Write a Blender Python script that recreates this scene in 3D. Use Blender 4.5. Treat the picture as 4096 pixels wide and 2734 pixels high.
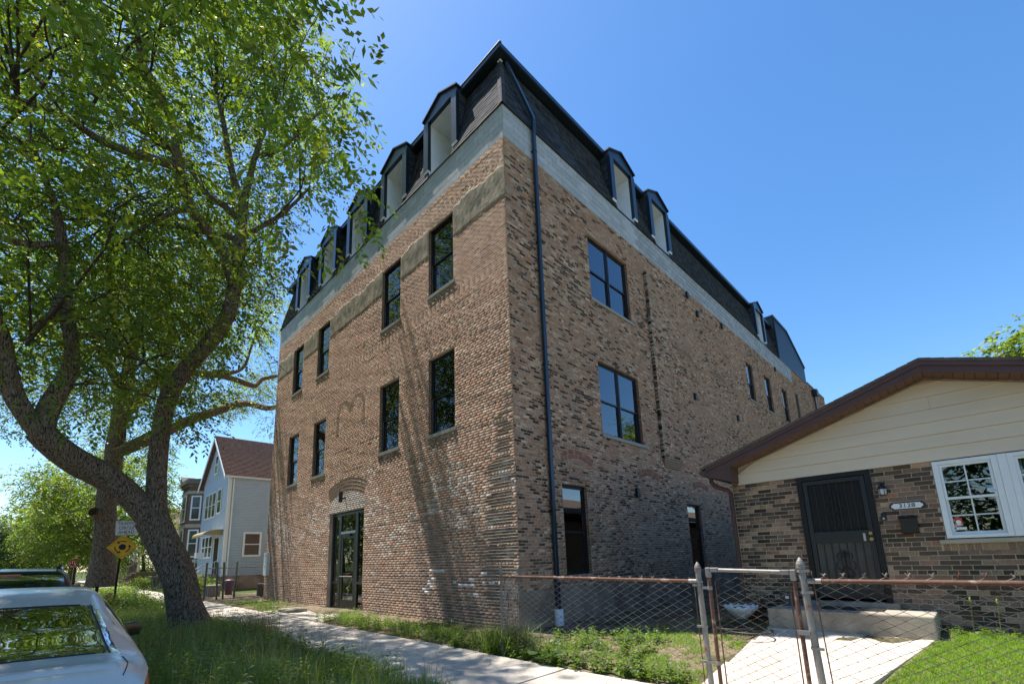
import bpy, math, random, time
import numpy as np
from mathutils import Vector, Matrix

T0 = time.time()
for _o in list(bpy.data.objects):
    bpy.data.objects.remove(_o)
scene = bpy.context.scene
COL = scene.collection
rnd = random.Random(11)
nrg = np.random.default_rng(7)

# ------------------------------------------------------------------ camera
CAM = np.array([6.833, -7.096, 1.60])
YAW, PITCH, ROLL = 0.78948, 0.19328, -0.03285
cam = bpy.data.cameras.new('camera')
cam.sensor_fit = 'HORIZONTAL'; cam.sensor_width = 36.0
cam.lens = 1825.76 / 4096 * 36.0
cam.shift_x = 0.00657; cam.shift_y = 0.12208
cam.clip_start = 0.05; cam.clip_end = 3000
cam_ob = bpy.data.objects.new('camera', cam); COL.objects.link(cam_ob)
_f = np.array([-math.sin(YAW) * math.cos(PITCH), math.cos(YAW) * math.cos(PITCH), math.sin(PITCH)])
_r = np.array([math.cos(YAW), math.sin(YAW), 0.0]); _u = np.cross(_r, _f)
_c, _s = math.cos(ROLL), math.sin(ROLL)
_r2 = _c * _r + _s * _u; _u2 = -_s * _r + _c * _u
cam_ob.matrix_world = Matrix(((_r2[0], _u2[0], -_f[0], CAM[0]), (_r2[1], _u2[1], -_f[1], CAM[1]),
                              (_r2[2], _u2[2], -_f[2], CAM[2]), (0, 0, 0, 1)))
scene.camera = cam_ob

# ------------------------------------------------------------------ sky, sun, exposure
SUN_DIR = Vector((0.385, 0.058, -1.0)).normalized()        # the way the light travels
world = bpy.data.worlds.new('World'); scene.world = world
world.use_nodes = True
wn = world.node_tree; wn.nodes.clear()
wo = wn.nodes.new('ShaderNodeOutputWorld'); wb = wn.nodes.new('ShaderNodeBackground')
sky = wn.nodes.new('ShaderNodeTexSky'); sky.sky_type = 'NISHITA'; sky.sun_disc = False
sky.sun_elevation = math.asin(-SUN_DIR.z)
sky.sun_rotation = math.atan2(-SUN_DIR.x, -SUN_DIR.y)
sky.altitude = 0; sky.air_density = 1.0; sky.dust_density = 0.3; sky.ozone_density = 2.2
wb.inputs['Strength'].default_value = 0.119
hs_ = wn.nodes.new('ShaderNodeHueSaturation'); hs_.inputs['Saturation'].default_value = 1.25
wn.links.new(sky.outputs[0], hs_.inputs['Color']); wn.links.new(hs_.outputs[0], wb.inputs[0]); wn.links.new(wb.outputs[0], wo.inputs[0])
sun = bpy.data.lights.new('sun', 'SUN'); sun.energy = 5.0; sun.angle = math.radians(0.53)
sun.color = (1.0, 0.97, 0.925)
sun_ob = bpy.data.objects.new('sun', sun); COL.objects.link(sun_ob)
sun_ob.rotation_euler = SUN_DIR.to_track_quat('-Z', 'Y').to_euler(); sun_ob.location = (-20, -8, 60)
vs = scene.view_settings
vs.view_transform = 'Standard'; vs.look = 'None'; vs.gamma = 1.0; vs.use_curve_mapping = False
vs.exposure = 1.0
scene.render.engine = 'CYCLES'
scene.cycles.max_bounces = 8; scene.cycles.transparent_max_bounces = 16

# ------------------------------------------------------------------ materials
MATS = {}
WARM = (1.07, 1.0, .90)          # the photograph's warm white balance on the surface pigments
COOL = {'dark_metal', 'grey_clapboard', 'white_pot', 'sign_yellow', 'sign_red', 'sign_black', 'sign_white', 'plate_white', 'tail_red', 'sticker_red', 'sticker_blue', 'shingle', 'purple_bin', 'black_metal', 'window_frame', 'lamp_glass', 'white_board', 'block', 'vinyl'}
def srgb(r, g, b):
    f = lambda c: (c / 255 / 12.92) if c / 255 < .04045 else ((c / 255 + .055) / 1.055) ** 2.4
    return (f(r), f(g), f(b))

def M(name, col, rough=.8, metal=0.0, spec=.4, var=.15, scale=6.0, bump=0.0, bscale=50.0, attr=False, bdist=.01,
      col2=None, c2scale=2.0, c2lo=.45, c2hi=.6, coat=0.0, stretch=(1, 1, 1), col3=None, c3scale=1.0, c3lo=.5, c3hi=.62):
    m = bpy.data.materials.new(name); m.use_nodes = True
    nt = m.node_tree; N = nt.nodes; L = nt.links
    bs = N['Principled BSDF']
    bs.inputs['Roughness'].default_value = rough; bs.inputs['Metallic'].default_value = metal
    bs.inputs['Specular IOR Level'].default_value = spec
    if coat: bs.inputs['Coat Weight'].default_value = coat; bs.inputs['Coat Roughness'].default_value = .06
    geo = N.new('ShaderNodeNewGeometry')
    mp = N.new('ShaderNodeMapping'); mp.inputs['Scale'].default_value = stretch
    L.new(geo.outputs['Position'], mp.inputs['Vector'])
    def noise(sc, det=4.0):
        n = N.new('ShaderNodeTexNoise'); n.inputs['Scale'].default_value = sc; n.inputs['Detail'].default_value = det
        L.new(mp.outputs[0], n.inputs['Vector']); return n.outputs['Fac']
    if attr:
        a = N.new('ShaderNodeAttribute'); a.attribute_name = 'Col'; base = a.outputs['Color']
    else:
        c = N.new('ShaderNodeRGB'); c.outputs[0].default_value = (*col, 1); base = c.outputs[0]
    def mixin(base, colour, sc, lo, hi):
        r = N.new('ShaderNodeMapRange'); r.inputs['From Min'].default_value = lo; r.inputs['From Max'].default_value = hi
        r.interpolation_type = 'SMOOTHSTEP'
        L.new(noise(sc, 5.0), r.inputs['Value'])
        mx = N.new('ShaderNodeMix'); mx.data_type = 'RGBA'
        L.new(r.outputs[0], mx.inputs['Factor']); L.new(base, mx.inputs['A']); mx.inputs['B'].default_value = (*colour, 1)
        return mx.outputs['Result']
    if col2: base = mixin(base, col2, c2scale, c2lo, c2hi)
    if col3: base = mixin(base, col3, c3scale, c3lo, c3hi)
    if var:
        r = N.new('ShaderNodeMapRange'); r.inputs['From Min'].default_value = .25; r.inputs['From Max'].default_value = .75
        r.inputs['To Min'].default_value = 1 - var; r.inputs['To Max'].default_value = 1 + var
        L.new(noise(scale, 6.0), r.inputs['Value'])
        mu = N.new('ShaderNodeVectorMath'); mu.operation = 'SCALE'
        L.new(base, mu.inputs[0]); L.new(r.outputs[0], mu.inputs['Scale']); base = mu.outputs[0]
    if name not in COOL:
        wv = N.new('ShaderNodeVectorMath'); wv.operation = 'MULTIPLY'; wv.inputs[1].default_value = WARM
        L.new(base, wv.inputs[0]); base = wv.outputs[0]
    L.new(base, bs.inputs['Base Color'])
    if bump:
        b = N.new('ShaderNodeBump'); b.inputs['Strength'].default_value = bump; b.inputs['Distance'].default_value = bdist
        L.new(noise(bscale, 6.0), b.inputs['Height']); L.new(b.outputs[0], bs.inputs['Normal'])
    MATS[name] = m
    return m

def leafmat(name, trans=.5, rough=.45):
    m = bpy.data.materials.new(name); m.use_nodes = True
    nt = m.node_tree; N = nt.nodes; L = nt.links; N.clear()
    o = N.new('ShaderNodeOutputMaterial'); a = N.new('ShaderNodeAttribute'); a.attribute_name = 'Col'
    d = N.new('ShaderNodeBsdfPrincipled'); d.inputs['Roughness'].default_value = rough; d.inputs['Specular IOR Level'].default_value = .35
    t = N.new('ShaderNodeBsdfTranslucent')
    g = N.new('ShaderNodeMix'); g.data_type = 'RGBA'; g.blend_type = 'MULTIPLY'; g.inputs['Factor'].default_value = 1
    g.inputs['B'].default_value = (2.1, 2.0, .75, 1)
    mx = N.new('ShaderNodeMixShader'); mx.inputs[0].default_value = trans
    L.new(a.outputs['Color'], d.inputs['Base Color']); L.new(a.outputs['Color'], g.inputs['A']); L.new(g.outputs['Result'], t.inputs['Color'])
    L.new(d.outputs[0], mx.inputs[1]); L.new(t.outputs[0], mx.inputs[2]); L.new(mx.outputs[0], o.inputs[0])
    MATS[name] = m; return m

def glassmat(name, tint=(.5, .56, .56), boost=.05, ior=1.55, rough=.01, wave=.06):
    m = bpy.data.materials.new(name); m.use_nodes = True
    nt = m.node_tree; N = nt.nodes; L = nt.links; N.clear()
    o = N.new('ShaderNodeOutputMaterial'); tr = N.new('ShaderNodeBsdfTransparent'); tr.inputs[0].default_value = (*tint, 1)
    gl = N.new('ShaderNodeBsdfGlossy'); gl.inputs['Roughness'].default_value = rough; gl.inputs[0].default_value = (.95, .97, 1, 1)
    fr = N.new('ShaderNodeFresnel'); fr.inputs[0].default_value = ior
    ad = N.new('ShaderNodeMath'); ad.operation = 'ADD'; ad.inputs[1].default_value = boost; ad.use_clamp = True
    nz = N.new('ShaderNodeTexNoise'); nz.inputs['Scale'].default_value = 1.3; nz.inputs['Detail'].default_value = 1.0
    geo = N.new('ShaderNodeNewGeometry'); L.new(geo.outputs['Position'], nz.inputs['Vector'])
    bp = N.new('ShaderNodeBump'); bp.inputs['Strength'].default_value = wave; bp.inputs['Distance'].default_value = .02
    L.new(nz.outputs['Fac'], bp.inputs['Height']); L.new(bp.outputs[0], gl.inputs['Normal'])
    mx = N.new('ShaderNodeMixShader')
    L.new(fr.outputs[0], ad.inputs[0]); L.new(ad.outputs[0], mx.inputs[0])
    L.new(tr.outputs[0], mx.inputs[1]); L.new(gl.outputs[0], mx.inputs[2]); L.new(mx.outputs[0], o.inputs[0])
    MATS[name] = m; return m

M('brick', (.3, .2, .15), rough=.92, spec=.15, attr=True, var=.22, scale=28, bump=.5, bscale=90)
M('mortar_street', (.54, .455, .37), rough=.95, spec=.1, var=.2, scale=20, bump=.5, bscale=120, col2=(.42, .35, .285), c2scale=1.1)
M('mortar_side', (.50, .35, .258), rough=.95, spec=.1, var=.22, scale=14, bump=.5, bscale=120, col2=(.38, .28, .215), c2scale=.8)
M('mortar_bungalow', (.50, .44, .37), rough=.95, spec=.1, var=.15, scale=20, bump=.4, bscale=120)
M('block', (.33, .345, .345), rough=.93, spec=.15, var=.12, scale=16, bump=.35, bscale=140, attr=True)
M('block_joint', (.17, .165, .16), rough=.95, spec=.1, var=.12, scale=20, bump=.3, bscale=120)
M('stucco', (.40, .335, .265), rough=.95, spec=.1, var=.3, scale=5.0, bump=.8, bscale=45, col2=(.28, .235, .19), c2scale=3.5, stretch=(1, 1, .45))
M('foundation', (.30, .245, .20), rough=.95, spec=.1, var=.25, scale=2.5, bump=.4, bscale=40, col2=(.2, .165, .14), c2scale=1.3)
M('shingle', (.06, .06, .065), rough=.93, spec=.15, attr=True, var=.3, scale=60, bump=.5, bscale=200)
M('dark_metal', (.03, .045, .065), rough=.3, metal=.35, spec=.5, var=.1, scale=4)
M('black_metal', (.012, .012, .014), rough=.4, spec=.5, var=.15, scale=8)
M('white_board', (.88, .87, .87), rough=.75, spec=.25, var=.06, scale=3)
M('window_frame', (.018, .018, .02), rough=.42, spec=.4, var=.1)
M('storefront_frame', (.022, .024, .028), rough=.35, spec=.5, var=.1)
M('alu', (.45, .46, .47), rough=.35, metal=.8, var=.1)
M('stone_sill', (.34, .33, .30), rough=.9, spec=.15, var=.15, scale=14, bump=.3, bscale=80)
M('shade', (.20, .20, .205), rough=.9, spec=.1, var=.05)
M('shade_dark', (.09, .09, .1), rough=.9, spec=.1, var=.05)
M('room', (.03, .03, .032), rough=.95, spec=.1, var=.2, scale=1)
M('concrete', (.50, .465, .42), rough=.93, spec=.15, var=.13, scale=5, bump=.3, bscale=110, col2=(.42, .39, .355), c2scale=.9, col3=(.35, .325, .295), c3scale=3.5, c3lo=.56, c3hi=.72)
M('concrete_old', (.34, .31, .27), rough=.95, spec=.12, var=.2, scale=7, bump=.6, bscale=90, col2=(.24, .22, .2), c2scale=2)
M('asphalt', (.125, .12, .112), rough=.92, spec=.2, var=.25, scale=30, bump=.4, bscale=200)
M('soil', (.17, .135, .10), rough=.97, spec=.08, var=.35, scale=14, bump=.9, bscale=60, col2=(.075, .07, .04), c2scale=1.6, col3=(.24, .21, .17), c3scale=24, c3lo=.6, c3hi=.7)
M('turf', (.055, .09, .022), rough=.97, spec=.08, var=.35, scale=20, bump=.6, bscale=90, col2=(.07, .08, .035), c2scale=1.2)
M('bark', (.21, .165, .13), rough=.95, spec=.12, var=.45, scale=9, bump=1.0, bscale=13, bdist=.05, stretch=(3.2, 3.2, .9), col2=(.25, .22, .18), c2scale=6, c2lo=.5, c2hi=.68, col3=(.045, .036, .03), c3scale=15, c3lo=.50, c3hi=.60)
M('twig', (.06, .048, .038), rough=.95, spec=.1, var=.3, scale=5)
M('galv', (.24, .24, .24), rough=.6, metal=.3, spec=.4, var=.2, scale=18, col2=(.22, .095, .05), c2scale=7, c2lo=.60, c2hi=.68)
M('rust', (.135, .075, .055), rough=.85, metal=.2, var=.3, scale=22, col2=(.28, .2, .17), c2scale=9, c2lo=.56, c2hi=.68)
M('wire', (.40, .35, .32), rough=.6, metal=.4, var=.35, scale=30, col2=(.17, .085, .055), c2scale=6, c2lo=.5, c2hi=.62)
M('siding_beige', (.68, .60, .505), rough=.75, spec=.25, var=.07, scale=3, bump=.12, bscale=160, stretch=(.25, 1, 1))
M('fascia', (.10, .055, .055), rough=.55, spec=.35, var=.12, scale=5)
M('soffit', (.15, .09, .075), rough=.7, spec=.25, var=.12, scale=5)
M('vinyl', (.80, .81, .82), rough=.4, spec=.4, var=.03)
M('door_black', (.014, .014, .015), rough=.6, spec=.3, var=.2, scale=10)
M('mesh_screen', (.022, .023, .026), rough=.8, spec=.2, var=.2, scale=60)
M('brass', (.35, .27, .13), rough=.35, metal=.8, var=.15)
M('plate_white', (.78, .79, .8), rough=.5, var=.04)
M('plate_dark', (.02, .02, .024), rough=.5, var=.1)
M('white_pot', (.70, .74, .80), rough=.45, var=.06, bump=.15, bscale=40)
M('grey_pot', (.09, .085, .09), rough=.6, var=.1)
M('hose', (.02, .022, .02), rough=.5, var=.1)
M('curtain', (.55, .55, .54), rough=.9, var=.1, scale=3)
M('sticker_red', (.55, .05, .03), rough=.5, var=.05)
M('sticker_blue', (.12, .42, .62), rough=.5, var=.05)
M('sign_yellow', (.75, .40, .012), rough=.45, var=.08, scale=9)
M('sign_white', (.66, .66, .65), rough=.5, var=.06, scale=9)
M('sign_red', (.42, .016, .03), rough=.45, var=.06)
M('sign_black', (.012, .012, .018), rough=.55, var=.05)
M('post_black', (.016, .013, .012), rough=.8, var=.3, scale=20)
M('silver_paint', (.62, .61, .59), rough=.30, metal=.35, spec=.45, var=.03, coat=.3)
M('black_paint', (.016, .017, .02), rough=.28, metal=.2, spec=.5, var=.03, coat=.6)
M('grey_paint', (.05, .053, .06), rough=.28, metal=.4, spec=.5, var=.03, coat=.6)
M('rubber', (.015, .015, .016), rough=.85, var=.15)
M('car_trim', (.02, .02, .022), rough=.5, var=.1)
M('tail_red', (.45, .012, .012), rough=.2, spec=.6, var=.02, coat=.5)
M('seat', (.045, .045, .05), rough=.9, var=.1)
M('grey_clapboard', (.44, .57, .78), rough=.75, spec=.25, var=.06, scale=2)
M('red_roof', (.135, .095, .088), rough=.92, spec=.15, var=.25, scale=20, col2=(.11, .075, .068), c2scale=4)
M('brown_roof', (.14, .115, .10), rough=.92, spec=.15, var=.25, scale=20)
M('awning', (.30, .26, .15), rough=.5, spec=.3, var=.08)
M('far_brick', (.17, .115, .085), rough=.93, spec=.12, attr=True, var=.2, scale=14, bump=.4, bscale=60)
M('limestone', (.40, .375, .33), rough=.9, spec=.15, var=.14, scale=4)
M('cornice', (.17, .155, .14), rough=.85, spec=.15, var=.2, scale=4)
M('purple_bin', (.10, .05, .085), rough=.5, var=.08)
M('lamp_glass', (.55, .6, .65), rough=.15, spec=.6, var=.05)
M('flower_pink', (.75, .12, .2), rough=.6, var=.1)
M('flower_yellow', (.8, .55, .05), rough=.6, var=.1)
leafmat('leaf', .52); leafmat('grass', .45, .55)
glassmat('glass'); glassmat('glass_clear', tint=(.75, .8, .8), boost=.02)
glassmat('car_glass', tint=(.16, .19, .19), boost=.03, rough=.02, wave=.012)
glassmat('glass_side', tint=(.5, .56, .6), boost=.14, rough=.02)

# ------------------------------------------------------------------ object helpers
WL = {}
def link(o, parent, wl):
    COL.objects.link(o)
    WL[o.name] = Vector(wl)
    if parent is not None:
        o.parent = parent; o.location = Vector(wl) - WL[parent.name]
    else:
        o.location = wl
    return o
def tag(o, label=None, cat=None, group=None, kind=None):
    if label: o['label'] = label
    if cat: o['category'] = cat
    if group: o['group'] = group
    if kind: o['kind'] = kind
    return o
def thing(name, loc, label, cat, group=None):
    o = bpy.data.objects.new(name, None); o.empty_display_size = .2
    link(o, None, loc); return tag(o, label, cat, group)

def bulk(name, V, F, mat, parent=None, cols=None, kind=None, smooth=False, label=None, cat=None, group=None):
    """one mesh object from numpy arrays; F is (m,3) or (m,4)"""
    V = np.asarray(V, dtype=np.float64); F = np.asarray(F, dtype=np.int32)
    c = (V.min(0) + V.max(0)) / 2; c[2] = V[:, 2].min()
    me = bpy.data.meshes.new(name)
    me.vertices.add(len(V)); me.vertices.foreach_set('co', (V - c).astype(np.float32).ravel())
    k = F.shape[1]
    me.loops.add(F.size); me.loops.foreach_set('vertex_index', F.ravel())
    me.polygons.add(len(F))
    me.polygons.foreach_set('loop_start', np.arange(0, F.size, k, dtype=np.int32))
    me.polygons.foreach_set('loop_total', np.full(len(F), k, dtype=np.int32))
    if smooth: me.polygons.foreach_set('use_smooth', np.ones(len(F), dtype=bool))
    me.update(calc_edges=True)
    if cols is not None:
        a = me.attributes.new('Col', 'FLOAT_COLOR', 'FACE')
        cc = np.ones((len(F), 4), np.float32); cc[:, :3] = cols
        a.data.foreach_set('color', cc.ravel())
    me.materials.append(MATS[mat])
    o = bpy.data.objects.new(name, me)
    link(o, parent, c)
    return tag(o, label, cat, group, kind)

class MB:
    def __init__(s): s.v = []; s.f = []; s.c = []
    def add(s, verts, faces, col=None):
        n = len(s.v); s.v += [tuple(map(float, p)) for p in verts]
        for f in faces: s.f.append(tuple(n + i for i in f)); s.c.append(col)
        return s
    def box(s, x0, x1, y0, y1, z0, z1, col=None):
        return s.add([(x0, y0, z0), (x1, y0, z0), (x1, y1, z0), (x0, y1, z0), (x0, y0, z1), (x1, y0, z1), (x1, y1, z1), (x0, y1, z1)],
                     [(0, 3, 2, 1), (4, 5, 6, 7), (0, 1, 5, 4), (1, 2, 6, 5), (2, 3, 7, 6), (3, 0, 4, 7)], col)
    def obox(s, c, ax, ay, az, hx, hy, hz, col=None):
        c, ax, ay, az = map(Vector, (c, ax, ay, az)); P = []
        for k in (-1, 1):
            for (i, j) in ((-1, -1), (1, -1), (1, 1), (-1, 1)): P.append(c + ax * (hx * i) + ay * (hy * j) + az * (hz * k))
        return s.add(P, [(0, 3, 2, 1), (4, 5, 6, 7), (0, 1, 5, 4), (1, 2, 6, 5), (2, 3, 7, 6), (3, 0, 4, 7)], col)
    def quad(s, a, b, c, d, col=None): return s.add([a, b, c, d], [(0, 1, 2, 3)], col)
    def prism(s, poly, ext, col=None):
        """poly: 3-D points, ext: extrusion vector"""
        n = len(poly); e = Vector(ext)
        P = [Vector(p) for p in poly] + [Vector(p) + e for p in poly]
        F = [tuple(range(n))[::-1], tuple(range(n, 2 * n))]
        F += [(i, (i + 1) % n, n + (i + 1) % n, n + i) for i in range(n)]
        return s.add(P, F, col)
    def tube(s, pts, r, n=8, cap=True, col=None, jitter=0.0):
        pts = [Vector(p) for p in pts]; m = len(pts)
        rr = list(r) if hasattr(r, '__len__') else [r] * m
        rings = []; up = None
        for i, p in enumerate(pts):
            t = (pts[min(i + 1, m - 1)] - pts[max(i - 1, 0)])
            t = t.normalized() if t.length > 1e-9 else Vector((0, 0, 1))
            if up is None: up = Vector((1, 0, 0)) if abs(t.x) < .8 else Vector((0, 1, 0))
            a = (up - t * up.dot(t)).normalized(); b = t.cross(a); up = a
            rings.append([p + (a * math.cos(2 * math.pi * k / n) + b * math.sin(2 * math.pi * k / n)) * rr[i] * (1 + (rnd.uniform(-jitter, jitter) if jitter else 0)) for k in range(n)])
        base = len(s.v)
        P = [q for rg in rings for q in rg]
        F = []
        for i in range(m - 1):
            for k in range(n):
                F.append((i * n + k, i * n + (k + 1) % n, (i + 1) * n + (k + 1) % n, (i + 1) * n + k))
        if cap: F.append(tuple(range(n))[::-1]); F.append(tuple((m - 1) * n + k for k in range(n)))
        return s.add(P, F, col)
    def lathe(s, c, prof, n=16, col=None):
        """prof: (r,z) from bottom to top about a vertical axis at c"""
        P = []; F = []
        for (r, z) in prof:
            for k in range(n): P.append((c[0] + r * math.cos(2 * math.pi * k / n), c[1] + r * math.sin(2 * math.pi * k / n), c[2] + z))
        for i in range(len(prof) - 1):
            for k in range(n): F.append((i * n + k, i * n + (k + 1) % n, (i + 1) * n + (k + 1) % n, (i + 1) * n + k))
        F.append(tuple(range(n))[::-1]); F.append(tuple((len(prof) - 1) * n + k for k in range(n)))
        return s.add(P, F, col)
    def build(s, name, mat, parent=None, label=None, cat=None, group=None, kind=None, smooth=False, bevel=0):
        V = np.array(s.v); c = (V.min(0) + V.max(0)) / 2; c[2] = V[:, 2].min()
        me = bpy.data.meshes.new(name); me.from_pydata((V - c).tolist(), [], s.f)
        if smooth: me.polygons.foreach_set('use_smooth', np.ones(len(s.f), dtype=bool))
        if any(q is not None for q in s.c):
            a = me.attributes.new('Col', 'FLOAT_COLOR', 'FACE'); cc = np.ones((len(s.f), 4), np.float32)
            cc[:, :3] = [q if q is not None else (.2, .2, .2) for q in s.c]; a.data.foreach_set('color', cc.ravel())
        me.materials.append(MATS[mat]); me.update()
        o = bpy.data.objects.new(name, me); link(o, parent, c)
        if bevel:
            md = o.modifiers.new('bevel', 'BEVEL'); md.width = bevel; md.segments = 2; md.limit_method = 'ANGLE'
        return tag(o, label, cat, group, kind)

def box_part(name, mat, parent, x0, x1, y0, y1, z0, z1, bevel=0, **k):
    return MB().box(x0, x1, y0, y1, z0, z1).build(name, mat, parent, bevel=bevel, **k)

def text_mesh(txt, size, font_extrude=.002):
    cu = bpy.data.curves.new('text', 'FONT'); cu.body = txt; cu.size = size; cu.extrude = font_extrude
    cu.align_x = 'CENTER'; cu.align_y = 'CENTER'; cu.resolution_u = 3
    ob = bpy.data.objects.new('text', cu); COL.objects.link(ob)
    dg = bpy.context.evaluated_depsgraph_get(); dg.update()
    me = bpy.data.meshes.new_from_object(ob.evaluated_get(dg))
    bpy.data.objects.remove(ob); bpy.data.curves.remove(cu)
    return me
def text_part(name, txt, size, mat, parent, c, xdir, zdir, sx=1.0, sy=1.0, bold=0.0):
    """flat lettering: reads along xdir, up along zdir"""
    me = text_mesh(txt, size); n = len(me.vertices)
    co = np.empty(n * 3, np.float32); me.vertices.foreach_get('co', co); co = co.reshape(-1, 3)
    X = Vector(xdir).normalized(); Z = Vector(zdir).normalized(); Nn = X.cross(Z)
    B = np.array([X * sx, Z * sy, Nn]); w = co @ B
    me.vertices.foreach_set('co', w.astype(np.float32).ravel()); me.name = name
    me.materials.clear(); me.materials.append(MATS[mat]); me.update()
    o = bpy.data.objects.new(name, me); link(o, parent, Vector(c)); return o

def sstep(t): t = np.clip(t, 0, 1); return t * t * (3 - 2 * t)
def hash2(x, y):
    return (np.sin(x * 1.7 + 1.3 * np.sin(y * 1.1 + .4)) + np.sin(y * 2.3 + 1.1 * np.sin(x * .9 + 2.0)) + .6 * np.sin(x * 5.1 + y * 3.7) + .5 * np.sin(x * 7.3 - y * 6.1 + 1)) / 3.1
def gz(x, y):
    """height of the bare ground"""
    x = np.asarray(x, float); y = np.asarray(y, float)
    yard = .025 + .05 * sstep((y + 1.7) / 1.7) + .33 * sstep((y + 1.5) / 3.4) * sstep((x - .9) / 3.0) * (y > -1.7)
    park = .015 + .03 * hash2(x * .8, y * .8)
    rough = .012 * hash2(x * 2.1, y * 2.3)
    return np.where(y > -1.75, yard, park) + rough * np.where(x > 4.2, .3, 1)
# ================================================================== THE SETTING
def structure(o): o['kind'] = 'structure'; return o
structure(MB().quad((-900, -900, -.22), (900, -900, -.22), (900, 900, -.22), (-900, 900, -.22)).build('ground', 'turf'))
structure(MB().box(-320, 60, -16.2, -6.22, -.2, -.13).build('street', 'asphalt'))
_c = MB()
for i in range(40):
    x0 = -100 + i * 3.0; _c.box(x0 + .006, x0 + 2.994, -6.22, -6.06, -.18, .02 + rnd.uniform(-.004, .004))
structure(_c.build('curb', 'concrete', bevel=.012))
structure(MB().box(-320, 60, -16.36, -16.2, -.18, .02).build('far_curb', 'concrete'))
structure(MB().box(-320, 60, -40, -16.36, -.18, .01).build('far_parkway', 'turf'))

def terrain(name, xs, ys, mat):
    X, Y = np.meshgrid(xs, ys, indexing='ij'); Z = gz(X, Y)
    V = np.stack([X, Y, Z], -1).reshape(-1, 3); n, m = len(xs), len(ys)
    i, j = np.meshgrid(np.arange(n - 1), np.arange(m - 1), indexing='ij'); a = (i * m + j).ravel()
    return structure(bulk(name, V, np.stack([a, a + m, a + m + 1, a + 1], 1), mat, smooth=True))
terrain('parkway', np.concatenate([np.linspace(-120, -30, 46), np.linspace(-29.5, 14, 175)]), np.linspace(-6.06, -3.6, 20), 'soil')
terrain('far_yards', np.linspace(-120, -22, 60), np.concatenate([np.linspace(-1.74, 3, 20), np.linspace(3.3, 60, 20)]), 'turf')
terrain('yard', np.linspace(-22, 14, 240), np.concatenate([np.linspace(-1.74, 3, 60), np.linspace(3.3, 60, 20)]), 'soil')

# sidewalk: concrete slabs with joints
sw = structure(MB().box(-110, 14, -3.64, -1.70, -.2, -.012).build('sidewalk', 'soil'))
k = 0
xj = .65
joints = [xj + 1.86 * i for i in range(-19, 7)]
for a, b in zip(joints[:-1], joints[1:]):
    t = rnd.uniform(-.006, .006); t2 = rnd.uniform(-.006, .006)
    y0, y1 = -3.62 + rnd.uniform(-.02, .02), -1.73 + rnd.uniform(-.02, .02)
    mb = MB(); g = .009
    mb.add([(a + g, y0, -.1), (b - g, y0, -.1), (b - g, y1, -.1), (a + g, y1, -.1), (a + g, y0, .03 + t), (b - g, y0, .03 + t2), (b - g, y1, .034 + t2), (a + g, y1, .034 + t)],
           [(0, 3, 2, 1), (4, 5, 6, 7), (0, 1, 5, 4), (1, 2, 6, 5), (2, 3, 7, 6), (3, 0, 4, 7)])
    mb.build('slab', 'concrete', sw, bevel=.008)
box_part('slab', 'concrete', sw, -109, joints[0] - .02, -3.62, -1.73, -.1, .03)
# hairline cracks in the near slabs
for (cx, seed) in ((-3.4, 1), (-1.9, 2), (-.1, 3), (1.7, 4), (-6.2, 5), (3.4, 6)):
    R = random.Random(seed); x, y = cx, -3.55; m = MB(); w = .003
    while y < -1.8:
        x2, y2 = x + R.uniform(-.09, .09), y + R.uniform(.05, .14); m.quad((x - w, y, .0445), (x + w, y, .0445), (x2 + w, y2, .0445), (x2 - w, y2, .0445)); x, y = x2, y2
    m.build('crack', 'soil', sw)
# the concrete apron in front of the street door
pad = structure(MB().prism([(-10.6, -1.71, .0), (-5.7, -1.71, .0), (-6.3, -1.0, .0), (-6.7, -.22, .0), (-9.5, -.22, .0), (-9.9, -.9, .0)], (0, 0, .052)).build('door_apron', 'concrete'))
# neighbour's walk from the gate to the stoop: sloping slabs
walk = structure(MB().prism([(4.3, -1.72, -.2), (5.55, -1.72, -.2), (6.3, 1.2, -.2), (4.25, 1.2, -.2)], (0, 0, .18)).build('front_walk', 'soil'))
wy = [-1.72, -.62, .45, 1.28]
for a, b in zip(wy[:-1], wy[1:]):
    xr = lambda y: 5.58 + (y + 1.72) * .235
    za, zb = .04 + (a + 1.72) * .113, .04 + (b + 1.72) * .113; g = .008
    mb = MB()
    mb.add([(4.32, a + g, za - .25), (xr(a), a + g, za - .25), (xr(b), b - g, zb - .25), (4.28, b - g, zb - .25),
            (4.32, a + g, za), (xr(a), a + g, za), (xr(b), b - g, zb), (4.28, b - g, zb)],
           [(0, 3, 2, 1), (4, 5, 6, 7), (0, 1, 5, 4), (1, 2, 6, 5), (2, 3, 7, 6), (3, 0, 4, 7)])
    mb.build('slab', 'concrete', walk, bevel=.008)

# ================================================================== THE BRICK BUILDING
W0, ZC, ZT = -16.15, 12.19, 13.19          # left end, underside and top of the block band
LEN = 36.2
CO, BL = .0677, .213                       # brick course and length
bld = thing('brick_building', (-8, 10, 0), 'tall four-storey brown brick corner building with shingled mansard roof and deep white dormers', 'building')

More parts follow.
